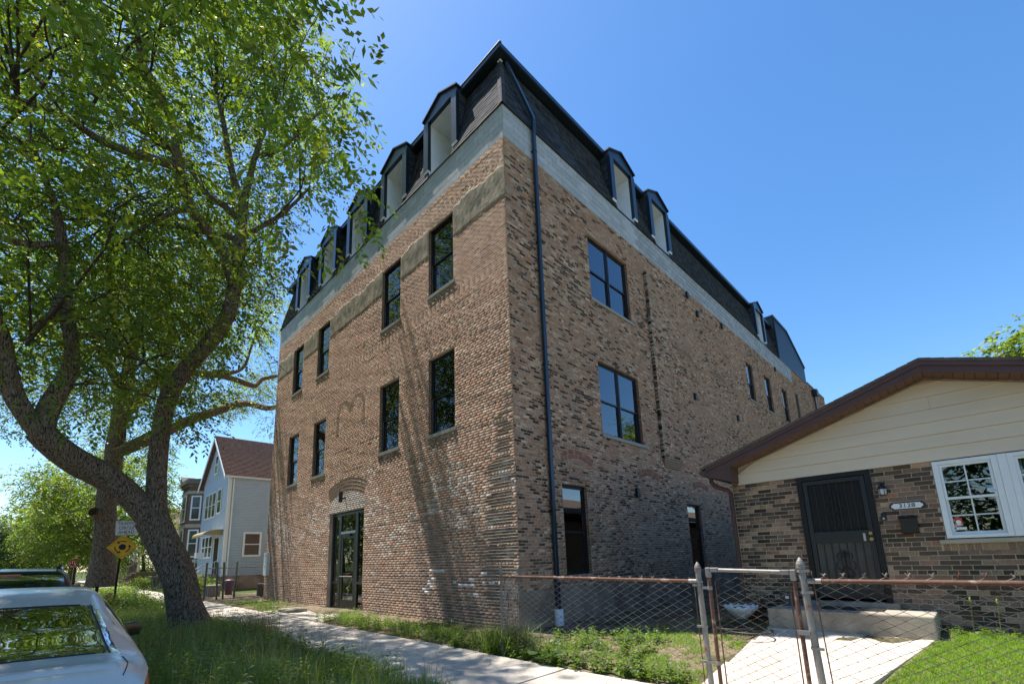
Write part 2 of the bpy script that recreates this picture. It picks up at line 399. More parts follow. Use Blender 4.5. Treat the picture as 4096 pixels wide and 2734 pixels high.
def fill(a0, a1, holes):
    """intervals of [a0,a1] left between the holes"""
    iv = [(a0, a1)]
    for h0, h1 in holes:
        nx = []
        for p, q in iv:
            if h1 <= p or h0 >= q: nx.append((p, q)); continue
            if h0 > p: nx.append((p, h0))
            if h1 < q: nx.append((h1, q))
        iv = nx
    return [(p, q) for p, q in iv if q - p > .02]
def lay(a0, a1, z0, z1, openings, excl, seed, joint=.011):
    """brick rectangles (a,b,z0,z1) of a running-bond wall"""
    R = random.Random(seed); out = []; n = int(round((z1 - z0) / CO)); rows = []
    for r in range(n):
        zl = z0 + r * CO; zc = zl + CO / 2
        holes = [(o[0], o[1]) for o in openings if o[2] < zc < o[3]]
        for e in excl: holes += e(zc)
        iv = fill(a0, a1, holes); rows.append((zl, iv))
        header = (r % 6 == 5)
        L = BL * .5 if header else BL
        for p, q in iv:
            x = a0 + math.floor((p - a0) / L) * L - (L * .5 if r % 2 else 0)
            while x < q:
                e = x + L * R.uniform(.97, 1.03); s, t = max(x, p) + joint * .5, min(e, q) - joint * .5
                if t - s > .025: out.append((s, t, zl + joint * .5, zl + CO - joint * .5))
                x = e
    return np.array(out), rows

def arch_excl(c, zc0, r0, r1, half):
    th = math.tan(half)
    def f(z):
        h = z - zc0
        if h <= 0 or h >= r1: return []
        w = math.sqrt(r1 * r1 - h * h)
        if half < 1.5: w = min(w, h * th)
        if w <= 0: return []
        if h < r0:
            i = math.sqrt(r0 * r0 - h * h)
            return [(c - w, c - i), (c + i, c + w)] if i < w else []
        return [(c - w, c + w)]
    return f

BOXF = np.array([(0, 1, 5, 4), (1, 2, 6, 5), (3, 0, 4, 7), (4, 5, 6, 7), (0, 3, 2, 1)])
def brick_bulk(name, rects, cols, plane, face, depth, mat, parent, jit, proud, seed, kind='stuff'):
    """plane 'y': wall in x-z facing -y at y=face; plane 'x': wall in y-z facing +x at x=face"""
    g = np.random.default_rng(seed); n = len(rects)
    a0, a1, z0, z1 = rects.T
    p = g.normal(0, proud, n)
    A = np.stack([a0, a1, a1, a0, a0, a1, a1, a0], 1); Z = np.stack([z0, z0, z0, z0, z1, z1, z1, z1], 1)
    # outward distance: front corners 0,1,4,5; back 2,3,6,7
    front = np.array([1, 1, 0, 0, 1, 1, 0, 0])
    Dp = np.where(front, p[:, None] + g.normal(0, jit * .7, (n, 8)), -depth)
    A = A + g.normal(0, jit, (n, 8)); Z = Z + g.normal(0, jit * .8, (n, 8))
    if plane == 'y': V = np.stack([A, face - Dp, Z], -1)
    else: V = np.stack([face + Dp, A, Z], -1)
    F = (np.arange(n)[:, None, None] * 8 + BOXF[None]).reshape(-1, 4)
    return bulk(name, V.reshape(-1, 3), F, mat, parent, cols=np.repeat(cols, 5, 0), kind=kind)

UNIT = {}
def unit_brick(matn, col, key):
    if key in UNIT: return UNIT[key]
    g = random.Random(sum(key[1]) * 7 + len(UNIT)); j = lambda: g.uniform(-.012, .012)
    P = [(sx * .5 + j(), y + (j() * .35 if y < -.5 else 0), sz * .5 + j()) for sz in (-1, 1) for (sx, y) in ((-1, -1), (1, -1), (1, 0), (-1, 0))]
    me = bpy.data.meshes.new('brick'); me.from_pydata(P, [], [tuple(f) for f in BOXF.tolist()])
    a = me.attributes.new('Col', 'FLOAT_COLOR', 'FACE'); a.data.foreach_set('color', np.tile(np.array([*col, 1], np.float32), 5))
    me.materials.append(MATS[matn]); me.update(); UNIT[key] = me; return me
def brick_obj(rect, col, plane, face, depth, matn, parent, name='brick'):
    q = tuple(round(c * 40) for c in col); me = unit_brick(matn, col, (matn, q))
    o = bpy.data.objects.new(name, me); a0, a1, z0, z1 = rect
    ac, zc = (a0 + a1) / 2, (z0 + z1) / 2; pr = rnd.gauss(0, .0008)
    o.scale = (a1 - a0, depth + pr, z1 - z0)
    if plane == 'y': wl = (ac, face + depth, zc)
    else: wl = (face - depth, ac, zc); o.rotation_euler = (0, 0, math.pi / 2)
    link(o, parent, wl); return o

def shrink(c, k): return tuple(min(1, x * k) for x in c)
def vnoise(a, z, s, seed=0):
    return hash2(a * s + seed * 3.1, z * s * 1.3 + seed * 1.7)

def street_cols(r, seed):
    g = np.random.default_rng(seed); n = len(r); a = (r[:, 0] + r[:, 1]) / 2; z = (r[:, 2] + r[:, 3]) / 2
    pal = np.array([(.27, .185, .132), (.235, .155, .11), (.305, .22, .16), (.225, .135, .095), (.19, .13, .10), (.28, .165, .113), (.225, .175, .14), (.12, .09, .075), (.35, .28, .21), (.28, .13, .082)])
    w = np.array([.28, .22, .15, .1, .08, .06, .07, .03, .03, .015]); c = pal[g.choice(len(pal), n, p=w / w.sum())]
    red = vnoise(a, z, .55, 1)
    c = np.where(((red > .55) & (g.random(n) < .25))[:, None], np.array([.29, .18, .125]), c)
    # soot and old paint low on the corner half
    low = np.clip((3.6 - z) / 2.6, 0, 1) * np.clip((a + 7.5) / 4, 0, 1) * (.6 + .6 * vnoise(a, z, 1.4, 3))
    c = c * (1 - .45 * np.clip(low, 0, 1)[:, None]) + np.array([.09, .085, .085]) * .45 * np.clip(low, 0, 1)[:, None]
    pale = (np.abs(z - 3.1) < 1.4) & (vnoise(a, z, .9, 8) > .05) & (g.random(n) < .35)
    c = np.where(pale[:, None], np.array([.36, .325, .29]), c)
    white = (np.abs(z - 1.0) < .35) & (a > -4) & (g.random(n) < .10)
    c = np.where(white[:, None], np.array([.55, .56, .58]), c)
    arch = ((a + 8.16) ** 2 + (z - .56) ** 2 < 3.4 ** 2) & (z > 3.3) & (np.abs(a + 8.16) < 1.35)
    c = np.where(arch[:, None], np.array([.28, .265, .245]), c)
    return c * g.uniform(.92, 1.08, (n, 1)) * np.array([1.18, 1.16, 1.24])
def side_cols(r, seed):
    g = np.random.default_rng(seed); n = len(r); a = (r[:, 0] + r[:, 1]) / 2; z = (r[:, 2] + r[:, 3]) / 2
    pal = np.array([(.33, .225, .158), (.28, .185, .13), (.36, .26, .19), (.050, .040, .035), (.10, .076, .062), (.31, .18, .125), (.50, .41, .32), (.31, .225, .17)])
    dark = np.clip(.13 + .22 * vnoise(a, z, .7, 2) + .18 * np.clip(1 - a / 9, 0, 1) * (z < 11.5), .04, .62)
    light = np.clip(.03 + .08 * vnoise(a, z, .5, 5), .01, .2)
    redp = np.clip(.12 + .30 * np.clip((a - 6) / 8, 0, 1) * np.clip((z - 3) / 6, 0, 1) + .15 * vnoise(a, z, .35, 7), .04, .6)
    u = g.random(n); k = g.choice([0, 1, 2, 7], n, p=[.36, .26, .2, .18])
    k = np.where(u < dark, np.where(g.random(n) < .55, 3, 4), k)
    k = np.where((u >= dark) & (u < dark + light), 6, k)
    k = np.where((u >= dark + light) & (u < dark + light + redp * .6), 5, k)
    c = pal[k]
    low = np.clip((3.4 - z) / 2.2, 0, 1)[:, None] * (.3 + .25 * vnoise(a, z, .8, 9))[:, None]
    c = c * (1 - low) + np.array([.22, .175, .14]) * low
    return c * g.uniform(.87, 1.13, (n, 1)) * np.array([1.36, 1.17, 1.10])

# ---- openings
SWX = [(-13.98, -12.88), (-11.26, -10.15), (-5.98, -4.84), (-3.27, -2.11)]
F3, F2 = (9.125, 11.32), (4.927, 7.144)
st_open = [(a, b, z0, z1) for (z0, z1) in (F3, F2) for (a, b) in SWX] + [(-9.40, -6.86, -1, 3.315)]
sd_open = [(3.52, 5.79, 9.05, 11.207), (3.58, 5.84, 4.887, 7.083), (1.605, 2.62, 1.114, 3.298), (8.5, 9.6, .95, 3.2),
           (17.25, 18.25, 9.0, 11.05), (20.2, 21.3, 9.0, 11.1), (23.5, 24.6, 9.0, 11.1), (17.65, 18.65, 4.9, 7.0)]
DA = (-8.16, .56, 3.4, 3.9, math.radians(22.1))                       # the arch over the street door
blind = [(-8.58, 6.84, .40, .53), (-7.53, 6.86, .40, .53)]            # blind round arches
side_arch = [(2.29, 3.98), (6.0, 3.9), (9.8, 3.85), (9.78, 9.07), (13.2, 9.0)]
SAR = (1.25, 1.25 + .24, math.radians(29))                            # inner and outer radius, half angle

def backing(name, plane, face, a0, a1, z0, z1, openings, mat, parent, reveal, revmat=None):
    """flat mortar sheet with openings and brick-deep reveals"""
    A = sorted({a0, a1, *[o[0] for o in openings], *[o[1] for o in openings]}); A = [a for a in A if a0 <= a <= a1]
    Z = sorted({z0, z1, *[o[2] for o in openings if z0 < o[2] < z1], *[o[3] for o in openings if z0 < o[3] < z1]})
    mb = MB(); P = (lambda a, d, z: (a, face + d, z)) if plane == 'y' else (lambda a, d, z: (face - d, a, z))
    for i in range(len(A) - 1):
        for j in range(len(Z) - 1):
            ac, zc = (A[i] + A[i + 1]) / 2, (Z[j] + Z[j + 1]) / 2
            if any(o[0] < ac < o[1] and o[2] < zc < o[3] for o in openings): continue
            mb.quad(P(A[i], 0, Z[j]), P(A[i + 1], 0, Z[j]), P(A[i + 1], 0, Z[j + 1]), P(A[i], 0, Z[j + 1]))
    for o in openings:
        b = max(o[2], z0)
        mb.quad(P(o[0], 0, b), P(o[0], reveal, b), P(o[0], reveal, o[3]), P(o[0], 0, o[3]))
        mb.quad(P(o[1], 0, b), P(o[1], reveal, b), P(o[1], reveal, o[3]), P(o[1], 0, o[3]))
        mb.quad(P(o[0], 0, o[3]), P(o[0], reveal, o[3]), P(o[1], reveal, o[3]), P(o[1], 0, o[3]))
        if o[2] > z0: mb.quad(P(o[0], 0, o[2]), P(o[0], reveal, o[2]), P(o[1], reveal, o[2]), P(o[1], 0, o[2]))
    return mb.build(name, mat, parent)
street_wall = backing('brick_wall', 'y', .005, W0, 0, -.3, ZC, st_open, 'mortar_street', bld, .2)
side_wall = backing('brick_wall', 'x', -.003, 0.0, LEN, -.3, ZC, sd_open, 'mortar_side', bld, .16)

def side_arch_excl(c, zs):     # springing circle so that the crown is at zs+.25
    return arch_excl(c, zs + .25 - SAR[1], SAR[0], SAR[1], SAR[2])
legs = [(-9.11, -8.985, 6.1, 6.84), (-7.125, -7.0, 6.12, 6.86)]
st_ex = [lambda z: [(l[0], l[1]) for l in legs if l[2] < z < l[3]]] + [arch_excl(*DA)] + [arch_excl(c, z, r0, r1, 1.55) for c, z, r0, r1 in blind]
sr, srows = lay(W0, -.002, -.15, ZC - .004, st_open, st_ex, 3, joint=.009)
sd_ex = [side_arch_excl(c, z) for c, z in side_arch]
dr, drows = lay(.002, LEN, .86, ZC - .004, sd_open + [(6.98, 8.36, 4.6, 11.4)], sd_ex, 4, joint=.016)
sc, dc = street_cols(sr, 21), side_cols(dr, 22)
# brick edges inside the reveals
def reveal_bricks(openings, plane, face, depth, colf, mat, parent, seed):
    R = random.Random(seed); mb = MB()
    for o in openings:
        z = max(o[2], 0)
        r = 0
        while z < o[3] - .03:
            for side, a in ((1, o[0]), (-1, o[1])):
                c = colf(R); d0, d1 = .004, depth * (.98 if r % 2 else .55)
                for (p, q) in ((d0, d1),) if r % 2 else ((d0, d1), (d1 + .012, depth * .98)):
                    if plane == 'y': mb.box(min(a, a + side * .006), max(a, a + side * .006), face + p, face + q, z + .006, z + CO - .006, c)
                    else: mb.box(face - q, face - p, min(a, a + side * .006), max(a, a + side * .006), z + .006, z + CO - .006, c)
            z += CO; r += 1
    return mb.build('reveal_brickwork', mat, parent, kind='stuff')
reveal_bricks(st_open[:-1], 'y', 0, .1, lambda R: R.choice([(.2, .13, .1), (.16, .12, .1), (.24, .17, .13), (.25, .1, .06)]), 'brick', street_wall, 5)
reveal_bricks(sd_open, 'x', 0, .1, lambda R: R.choice([(.2, .13, .1), (.16, .12, .1), (.24, .19, .15), (.25, .08, .05)]), 'brick', side_wall, 6)

# the 300 bricks that show largest are bricks of their own
def score(r, plane):
    ac, zc = (r[:, 0] + r[:, 1]) / 2, (r[:, 2] + r[:, 3]) / 2; L = r[:, 1] - r[:, 0]
    P = np.stack([ac, np.zeros_like(ac), zc], 1) if plane == 'y' else np.stack([np.zeros_like(ac), ac, zc], 1)
    d = CAM - P; ds = np.linalg.norm(d, axis=1); cs = (-d[:, 1] if plane == 'y' else d[:, 0]) / ds
    return L * np.abs(cs) / ds ** 2 * (zc > .5) * np.where(plane == 'x', ac < 4, ac > -4)
ss, ds_ = score(sr, 'y'), score(dr, 'x')
thr = np.sort(np.concatenate([ss, ds_]))[-286]
for (r, c, s, plane, wall) in ((sr, sc, ss, 'y', street_wall), (dr, dc, ds_, 'x', side_wall)):
    for i in np.nonzero(s >= thr)[0]: brick_obj(r[i], tuple(c[i]), plane, 0.0, .05, 'brick', wall)
brick_bulk('brickwork', sr[ss < thr], sc[ss < thr], 'y', 0.0, .05, 'brick', street_wall, .0006, .0009, 31)
brick_bulk('brickwork', dr[ds_ < thr], dc[ds_ < thr], 'x', 0.0, .05, 'brick', side_wall, .002, .0026, 32)

# squeezed-out mortar ridges along the bed joints of the street wall
def ridges(rows, face, seed):
    g = np.random.default_rng(seed); V = []; F = []; n = 0
    for zl, iv in rows:
        for p, q in iv:
            m = max(2, int((q - p) / .085)); a = np.linspace(p, q, m)
            big = .5 + .5 * np.sin(a * .7 + zl * 1.3 + math.sin(zl * 3)) 
            out = np.clip(.0034 + .0016 * math.sin(zl * 37.7) + .0018 * big + .0012 * np.sin(a * 2.7 + zl * 11.3) + .001 * np.sin(a * 6.1 + zl * 23) + g.normal(0, .0004, m), .0, .011)
            zc = zl + g.normal(0, .0007, m) + .0025 * np.sin(a * 1.9 + zl * 7) + .0015 * np.sin(a * 5.3 + zl * 17); w = g.uniform(.0065, .0105, m)
            y = face - out
            V.append(np.stack([np.stack([a, np.full(m, face + .006), zc + w], 1), np.stack([a, y, zc + w * .35], 1), np.stack([a, y, zc - w * .45], 1), np.stack([a, np.full(m, face + .006), zc - w], 1)], 1).reshape(-1, 3))
            i = n + 4 * np.arange(m - 1)[:, None]
            F.append(np.concatenate([np.concatenate([i + k, i + k + 4, i + k + 5, i + k + 1], 1) for k in range(3)])); n += 4 * m
    return bulk('mortar_ridges', np.concatenate(V), np.concatenate(F), 'mortar_street', street_wall, kind='stuff')
_n, rrows = lay(W0, -.002, -.15, ZC - .004, st_open, [arch_excl(*DA)], 3, joint=.009)
ridges(rrows, 0.0, 9)

# ---- arches
def arch_bricks(part, plane, face, c, zc, r0, rings, half, bw, ring_h, cols, as_objects, mat='brick'):
    mb = MB()
    for k in range(rings):
        r = r0 + k * ring_h + ring_h / 2; n = int(2 * half * r / bw)
        for i in range(n):
            t = -half + (i + .5) * 2 * half / n; col = shrink(rnd.choice(cols), rnd.uniform(.85, 1.15))
            a, z = c + r * math.sin(t), zc + r * math.cos(t)
            ta = (math.cos(t), -math.sin(t)); ra = (math.sin(t), math.cos(t)); pr = rnd.gauss(0, .001)
            if as_objects:
                me = unit_brick(mat, col, (mat, tuple(round(q * 40) for q in col)))
                o = bpy.data.objects.new('brick', me); o.scale = (bw - .012, .03 + pr, ring_h - .013)
                o.rotation_euler = (0, t, 0); link(o, part, (a, face + .03, z)); continue
            if plane == 'y': mb.obox((a, face + .0075 - pr, z), (ta[0], 0, ta[1]), (0, 1, 0), (ra[0], 0, ra[1]), bw / 2 - .006, .012, ring_h / 2 - .0065, col)
            else: mb.obox((face - .01 + pr, a, z), (0, ta[0], ta[1]), (1, 0, 0), (0, ra[0], ra[1]), bw / 2 - .006, .014, ring_h / 2 - .0065, col)
    if not as_objects: mb.build('brick_ring', mat, part, kind='stuff')
RED = [(.40, .245, .18), (.36, .22, .165), (.42, .285, .215), (.33, .225, .175), (.38, .27, .21)]
def arch_back(name, plane, face, c, zc, r0, r1, half, mat):
    n = 24; pts = []
    for i in range(n + 1):
        t = -half + 2 * half * i / n; pts.append((t, r1))
    for i in range(n + 1):
        t = half - 2 * half * i / n; pts.append((t, r0))
    P = [(c + r * math.sin(t), zc + r * math.cos(t)) for t, r in pts]
    mb = MB(); m = len(P)
    f = (lambda a, z: (a, face, z)) if plane == 'y' else (lambda a, z: (face, a, z))
    for i in range(n): mb.quad(f(*P[i]), f(*P[i + 1]), f(*P[m - 2 - i]), f(*P[m - 1 - i]))
    return mb.build(name, mat, bld)
_pa = arch_back('door_arch', 'y', .004, DA[0], DA[1], DA[2], DA[3], DA[4], 'mortar_street')
arch_bricks(_pa, 'y', 0.0, DA[0], DA[1], DA[2], 4, DA[4], .074, .124, RED, True)
ar = MB()                                          # mortar ridges between the rings of the door arch
for k in range(5):
    r = DA[2] + k * .124; n = 34; ts = np.linspace(-DA[4], DA[4], n)
    for t0, t1 in zip(ts[:-1], ts[1:]):
        for (ra, ya, rb, yb) in ((r + .009, .006, r + .004, -.0045), (r + .004, -.0045, r - .004, -.004), (r - .004, -.004, r - .009, .006)):
            pt = lambda rr, yy, t: (DA[0] + rr * math.sin(t), yy, DA[1] + rr * math.cos(t)); ar.quad(pt(ra, ya, t0), pt(ra, ya, t1), pt(rb, yb, t1), pt(rb, yb, t0))
ar.build('ring_mortar', 'mortar_street', _pa)
for c, z, r0, r1 in blind:
    _pa = arch_back('blind_arch', 'y', .004, c, z, r0, r1, math.pi / 2, 'mortar_street')
    arch_bricks(_pa, 'y', 0.0, c, z, r0, 1, math.pi / 2, .066, r1 - r0, RED, False)
mb = MB()
for (a, b, z0, z1) in legs:
    z = z0
    while z < z1 - .03: mb.box(a + .004, b - .004, -.0045, .02, z + .006, z + .06, shrink(rnd.choice(RED), rnd.uniform(.85, 1.15))); z += CO
mb.build('blind_arch_legs', 'brick', bld, kind='stuff')
for c, zs in side_arch:
    zc = zs + .25 - SAR[1]
    _pa = arch_back('window_arch', 'x', -.002, c, zc, SAR[0], SAR[1], SAR[2], 'mortar_side')
    arch_bricks(_pa, 'x', 0.0, c, zc, SAR[0], 2, SAR[2], .072, .12, [(.33, .15, .095), (.29, .13, .09), (.36, .19, .13), (.24, .14, .105)] if zs < 5 else [(.31, .2, .145), (.29, .18, .13)], False)

# ---- the chimney breast on the side wall
cb = MB().box(-.05, .098, 6.985, 8.355, 4.75, 11.40).build('chimney_breast', 'mortar_side', bld)
r_, _rows = lay(6.98, 8.36, 4.62, 11.42, [], [], 8); brick_bulk('brickwork', r_, side_cols(r_, 9), 'x', .10, .03, 'brick', cb, .002, .003, 33)
mb = MB(); z = 4.62
g_ = random.Random(3)
while z < 11.4:
    e = .015 * ((int(z / CO)) % 2); c = g_.choice([(.2, .15, .12), (.03, .027, .025), (.3, .26, .21), (.14, .1, .08), (.4, .36, .3)])
    mb.box(.006, .104 + e * .5, 6.958 - e, 6.99, z + .007, z + CO - .006, c); z += CO
mb.build('toothed_edge', 'brick', cb, kind='stuff')
for k in range(4): MB().box(.004, .10 - k * .022, 7.0 + .03 * k, 8.34 - .03 * k, 4.54 - k * CO, 4.61 - k * CO, (.30, .225, .17)).build('corbel', 'brick', cb)
cb2 = MB().box(-.05, .10, 26.75, 27.0, 4, 11.45, (.13, .1, .08)).build('pilaster', 'brick', bld)

# ---- foundation, closing walls and flat roof
box_part('foundation', 'foundation', bld, -.2, .035, .03, LEN, -.3, .86)
box_part('wall', 'mortar_side', bld, W0, 0, LEN, LEN + .2, -.3, 13.3)
box_part('wall', 'mortar_side', bld, W0 - .002, W0 + .15, .02, LEN, -.3, 13.2)
box_part('floor_slab', 'room', bld, W0 + .2, -.25, 1.5, LEN - .2, 3.6, 3.75)
box_part('floor_slab', 'room', bld, W0 + .2, -.25, 1.5, LEN - .2, 8.2, 8.35)
box_part('floor_slab', 'room', bld, W0 + .2, -.25, .3, LEN - .2, 12.5, 12.6)
box_part('flat_roof', 'room', bld, W0 + 1.5, -1.5, 1.5, 30.6, 15.3, 15.38)

# ---- concrete block band
bb = MB()
bb.quad((W0, .004, ZC), (0, .004, ZC), (0, .004, ZT + .03), (W0, .004, ZT + .03)); bb.quad((-.004, 0, ZC), (-.004, 26.6, ZC), (-.004, 26.6, ZT + .03), (-.004, 0, ZT + .03))
band = bb.build('block_band', 'block_joint', bld)
BH = .2
def blocks(plane, L0, L1):
    out = []
    for r in range(5):
        x = L0 - (.2 if r % 2 else 0); z0 = ZC + r * BH
        while x < L1:
            s, e = max(x, L0) + .0045, min(x + .4, L1) - .0045
            if e - s > .03: out.append((s, e, z0 + .0045, z0 + BH - .0045))
            x += .4
    return np.array(out)
b1, b2 = blocks('y', W0, -.001), blocks('x', .001, 26.6)
def block_cols(n, seed): return np.array([(.54, .53, .54)]) * np.random.default_rng(seed).uniform(.86, 1.12, (n, 1))
c1, c2 = block_cols(len(b1), 1), block_cols(len(b2), 2) * np.array([.9, .88, .86])
for i in range(len(b1)): brick_obj(b1[i], tuple(c1[i]), 'y', 0.0, .02, 'block', band, 'concrete_block')
near = b2[:, 0] < 6.5
for i in np.nonzero(near)[0]: brick_obj(b2[i], tuple(c2[i]), 'x', 0.0, .02, 'block', band, 'concrete_block')
brick_bulk('blockwork', b2[~near], c2[~near], 'x', 0.0, .02, 'block', band, .0006, .001, 35)
# brick section beyond the block band, and the lower rear part with its parapet
r_, _rows = lay(26.62, LEN, ZC + .0, 13.26, [], [], 18); brick_bulk('brickwork', r_, side_cols(r_, 19), 'x', 0.0, .05, 'brick', side_wall, .002, .0026, 36)
MB().box(-.3, -.004, 26.62, LEN, ZC, 13.24).build('parapet', 'mortar_side', bld)
box_part('parapet_cap', 'dark_metal', bld, -.35, .04, 30.9, LEN + .02, 13.27, 13.36)

# ---- stucco patches between the top windows
def stucco(x0, x1, zb, zt, seed):
    g = np.random.default_rng(seed); n = max(6, int((x1 - x0) / .045)); m = 26
    X = np.linspace(x0, x1, n); t = np.linspace(0, 1, m)
    top = zt + .04 * np.sin(X * 2.3 + seed) + .03 * np.sin(X * 6 + seed * 2) + .02 * np.sin(X * 17 + seed) + g.normal(0, .022, n); bot = zb + .012 * np.sin(X * 4 + seed) + g.normal(0, .006, n)
    P = np.empty((n, m, 3)); P[..., 0] = X[:, None]; P[..., 2] = bot[:, None] * (1 - t) + top[:, None] * t
    d = .010 + .004 * hash2(X[:, None] * 3.1 + seed, P[..., 2] * 4) + .0022 * hash2(X[:, None] * 11 + seed, P[..., 2] * 5) + g.normal(0, .0011, (n, m)); d[:, 0] = -.002; d[:, -1] = -.002; d[:, 1] = np.maximum(d[:, 1], .012); d[:, -2] = np.maximum(d[:, -2], .006)
    d[0] = -.002 if x0 > W0 else d[0]; d[-1] = -.002 if x1 < -.1 else d[-1]
    P[:, 1, 2] = P[:, 0, 2] + .012; P[:, -2, 2] = P[:, -1, 2] - .014
    P[..., 1] = -d
    i, j = np.meshgrid(np.arange(n - 1), np.arange(m - 1), indexing='ij'); a = (i * m + j).ravel()
    bulk('stucco_patch', P.reshape(-1, 3), np.stack([a, a + m, a + m + 1, a + 1], 1), 'stucco', bld, smooth=True)
for i, (a, b) in enumerate([(W0, -13.985), (-12.875, -11.265), (-10.145, -5.985), (-4.835, -3.275), (-2.105, 0)]): stucco(a, b, 10.45, 11.36 + (.05 if i == 4 else 0), i + 1)
# ---- windows of the brick building
def sash_window(parent, plane, face, a0, a1, z0, z1, shade=None, sill=True, glass='glass', light_strip=True, open_=0.0):
    """double-hung window set back in its opening; window > sash, pane, shade, sill"""
    P = (lambda m, p, q, d0, d1, u, v: m.box(p, q, face + d0, face + d1, u, v)) if plane == 'y' else (lambda m, p, q, d0, d1, u, v: m.box(face - d1, face - d0, p, q, u, v))
    fw = .045; f = MB()
    P(f, a0, a0 + fw, .085, .16, z0, z1); P(f, a1 - fw, a1, .085, .16, z0, z1)
    P(f, a0 + fw, a1 - fw, .085, .16, z1 - fw, z1); P(f, a0 + fw, a1 - fw, .085, .16, z0, z0 + fw)
    w = f.build('window', 'window_frame', parent)
    zm = z0 + (z1 - z0) * .47; sw = .04; i0, i1 = a0 + fw, a1 - fw
    for (u, v, d) in ((zm - .02, z1 - fw, .10), (z0 + fw, zm + .02, .125)):
        s = MB(); P(s, i0, i0 + sw, d, d + .028, u, v); P(s, i1 - sw, i1, d, d + .028, u, v)
        P(s, i0 + sw, i1 - sw, d, d + .028, u, u + sw); P(s, i0 + sw, i1 - sw, d, d + .028, v - sw, v)
        s.build('sash', 'window_frame', w)
        g = MB(); P(g, i0 + sw, i1 - sw, d + .012, d + .016, u + sw, v - sw); g.build('pane', glass, w)
    if light_strip:
        s = MB(); P(s, i0 + .002, i0 + .016, .092, .099, z0 + fw, zm); s.build('track', 'alu', w)
    if shade:
        s = MB(); P(s, i0 + .01, i1 - .01, .19, .194, z0 + (z1 - z0) * shade[0], z0 + (z1 - z0) * shade[1]); s.build('shade', shade[2], w)
    r = MB(); P(r, a0 - .02, a1 + .02, .9, .92, z0 - .05, z1 + .05); r.build('room_wall', 'room', w)
    if sill:
        s = MB()
        if plane == 'y': s.box(a0 - .09, a1 + .05, -.024, .11, z0 - .095, z0)
        else: s.box(-.11, .03, a0 - .05, a1 + .12, z0 - .09, z0)
        s.build('sill', 'stone_sill', w, bevel=.005)
    return w
sh3 = [(.1, .95, 'shade_dark'), (.05, .8, 'shade_dark'), (.32, .74, 'shade'), (.32, .86, 'shade')]
sh2 = [(.30, .9, 'shade'), (.0, .62, 'shade'), (.0, .52, 'shade'), (.32, .80, 'shade')]
for i, (a, b) in enumerate(SWX):
    sash_window(bld, 'y', 0.0, a, b, *F3, shade=sh3[i]); sash_window(bld, 'y', 0.0, a, b, *F2, shade=sh2[i])
for (y0, y1, z0, z1) in sd_open[:2]:
    ym = (y0 + y1) / 2
    sash_window(bld, 'x', 0.0, y0, ym - .015, z0, z1, shade=(.0, .62, 'shade_dark'), sill=False, glass='glass_side')
    sash_window(bld, 'x', 0.0, ym + .015, y1, z0, z1, shade=(.0, .4, 'shade_dark'), sill=False, glass='glass_side')
    MB().box(-.15, -.07, ym - .016, ym + .016, z0, z1).build('mullion', 'window_frame', bld)
    MB().box(-.11, .03, y0 - .03, y1 + .22, z0 - .10, z0 - .002).build('sill', 'stone_sill', bld, bevel=.005)
for i, (y0, y1, z0, z1) in enumerate(sd_open[2:]):
    sash_window(bld, 'x', 0.0, y0, y1, z0, z1, shade=(.0, .75, 'shade_dark') if i > 1 else (.0, .97, 'shade_dark'), sill=i > 1, glass='glass_side')

# ---- street door: aluminium storefront with sidelights and transom
ent = MB()
ent_y0, ent_y1 = .11, .19
D0, D1 = -9.40, -6.86
for (p, q) in ((D0, D0 + .09), (-8.86, -8.70), (-7.62, -7.46), (D1 - .07, D1)): ent.box(p, q, ent_y0, ent_y1, .06, 3.30)
ent.box(D0 + .09, -8.86, ent_y0, ent_y1, 3.2, 3.30); ent.box(-8.70, -7.62, ent_y0, ent_y1, 3.2, 3.30); ent.box(-7.46, D1 - .07, ent_y0, ent_y1, 3.2, 3.30)
ent.box(-8.70, -7.62, ent_y0, ent_y1, 2.54, 2.64)
for (p, q) in ((D0 + .09, -8.86), (-7.46, D1 - .07)): ent.box(p, q, ent_y0, ent_y1, .06, .14); ent.box(p, q, ent_y0, ent_y1, .88, .96)
entr = ent.build('entrance', 'storefront_frame', bld)
for (p, q) in ((D0 + .09, -8.86), (-7.46, D1 - .07)):
    box_part('pane', 'glass', entr, p, q, .145, .150, .14, .88); box_part('pane', 'glass', entr, p, q, .145, .150, .96, 3.2)
box_part('pane', 'glass', entr, -8.70, -7.62, .145, .15, 2.64, 3.2)
dl = MB(); x0, x1 = -8.68, -7.64
dl.box(x0, x0 + .13, .12, .17, .07, 2.53); dl.box(x1 - .11, x1, .12, .17, .07, 2.53); dl.box(x0 + .13, x1 - .11, .12, .17, 2.40, 2.53); dl.box(x0 + .13, x1 - .11, .12, .17, .07, .36)
dl.build('door', 'black_metal', entr)
box_part('pane', 'glass', entr, x0 + .13, x1 - .11, .143, .149, .36, 2.40)
MB().tube([(x0 + .06, .07, 1.12), (x1 - .07, .07, 1.12)], .016, 8).build('push_bar', 'alu', entr)
box_part('closer', 'black_metal', entr, -8.25, -7.95, .07, .11, 2.46, 2.54)
box_part('transom_cap', 'alu', entr, -8.69, -7.63, .1, .109, 2.55, 2.63)
box_part('tape', 'sticker_red', entr, -8.35, -8.02, .136, .142, 1.20, 1.23)
for i in range(14):     # crazed glass in the door
    a = rnd.uniform(0, 6.28); cx, cz = (-8.05, 1.9) if i < 8 else (-8.1, .75); L = rnd.uniform(.08, .3)
    MB().tube([(cx + rnd.uniform(-.1, .1), .1425, cz + rnd.uniform(-.2, .2)), (cx + L * math.cos(a) * .5, .1425, cz + L * math.sin(a))], .0022, 4).build('crack', 'white_board', entr)
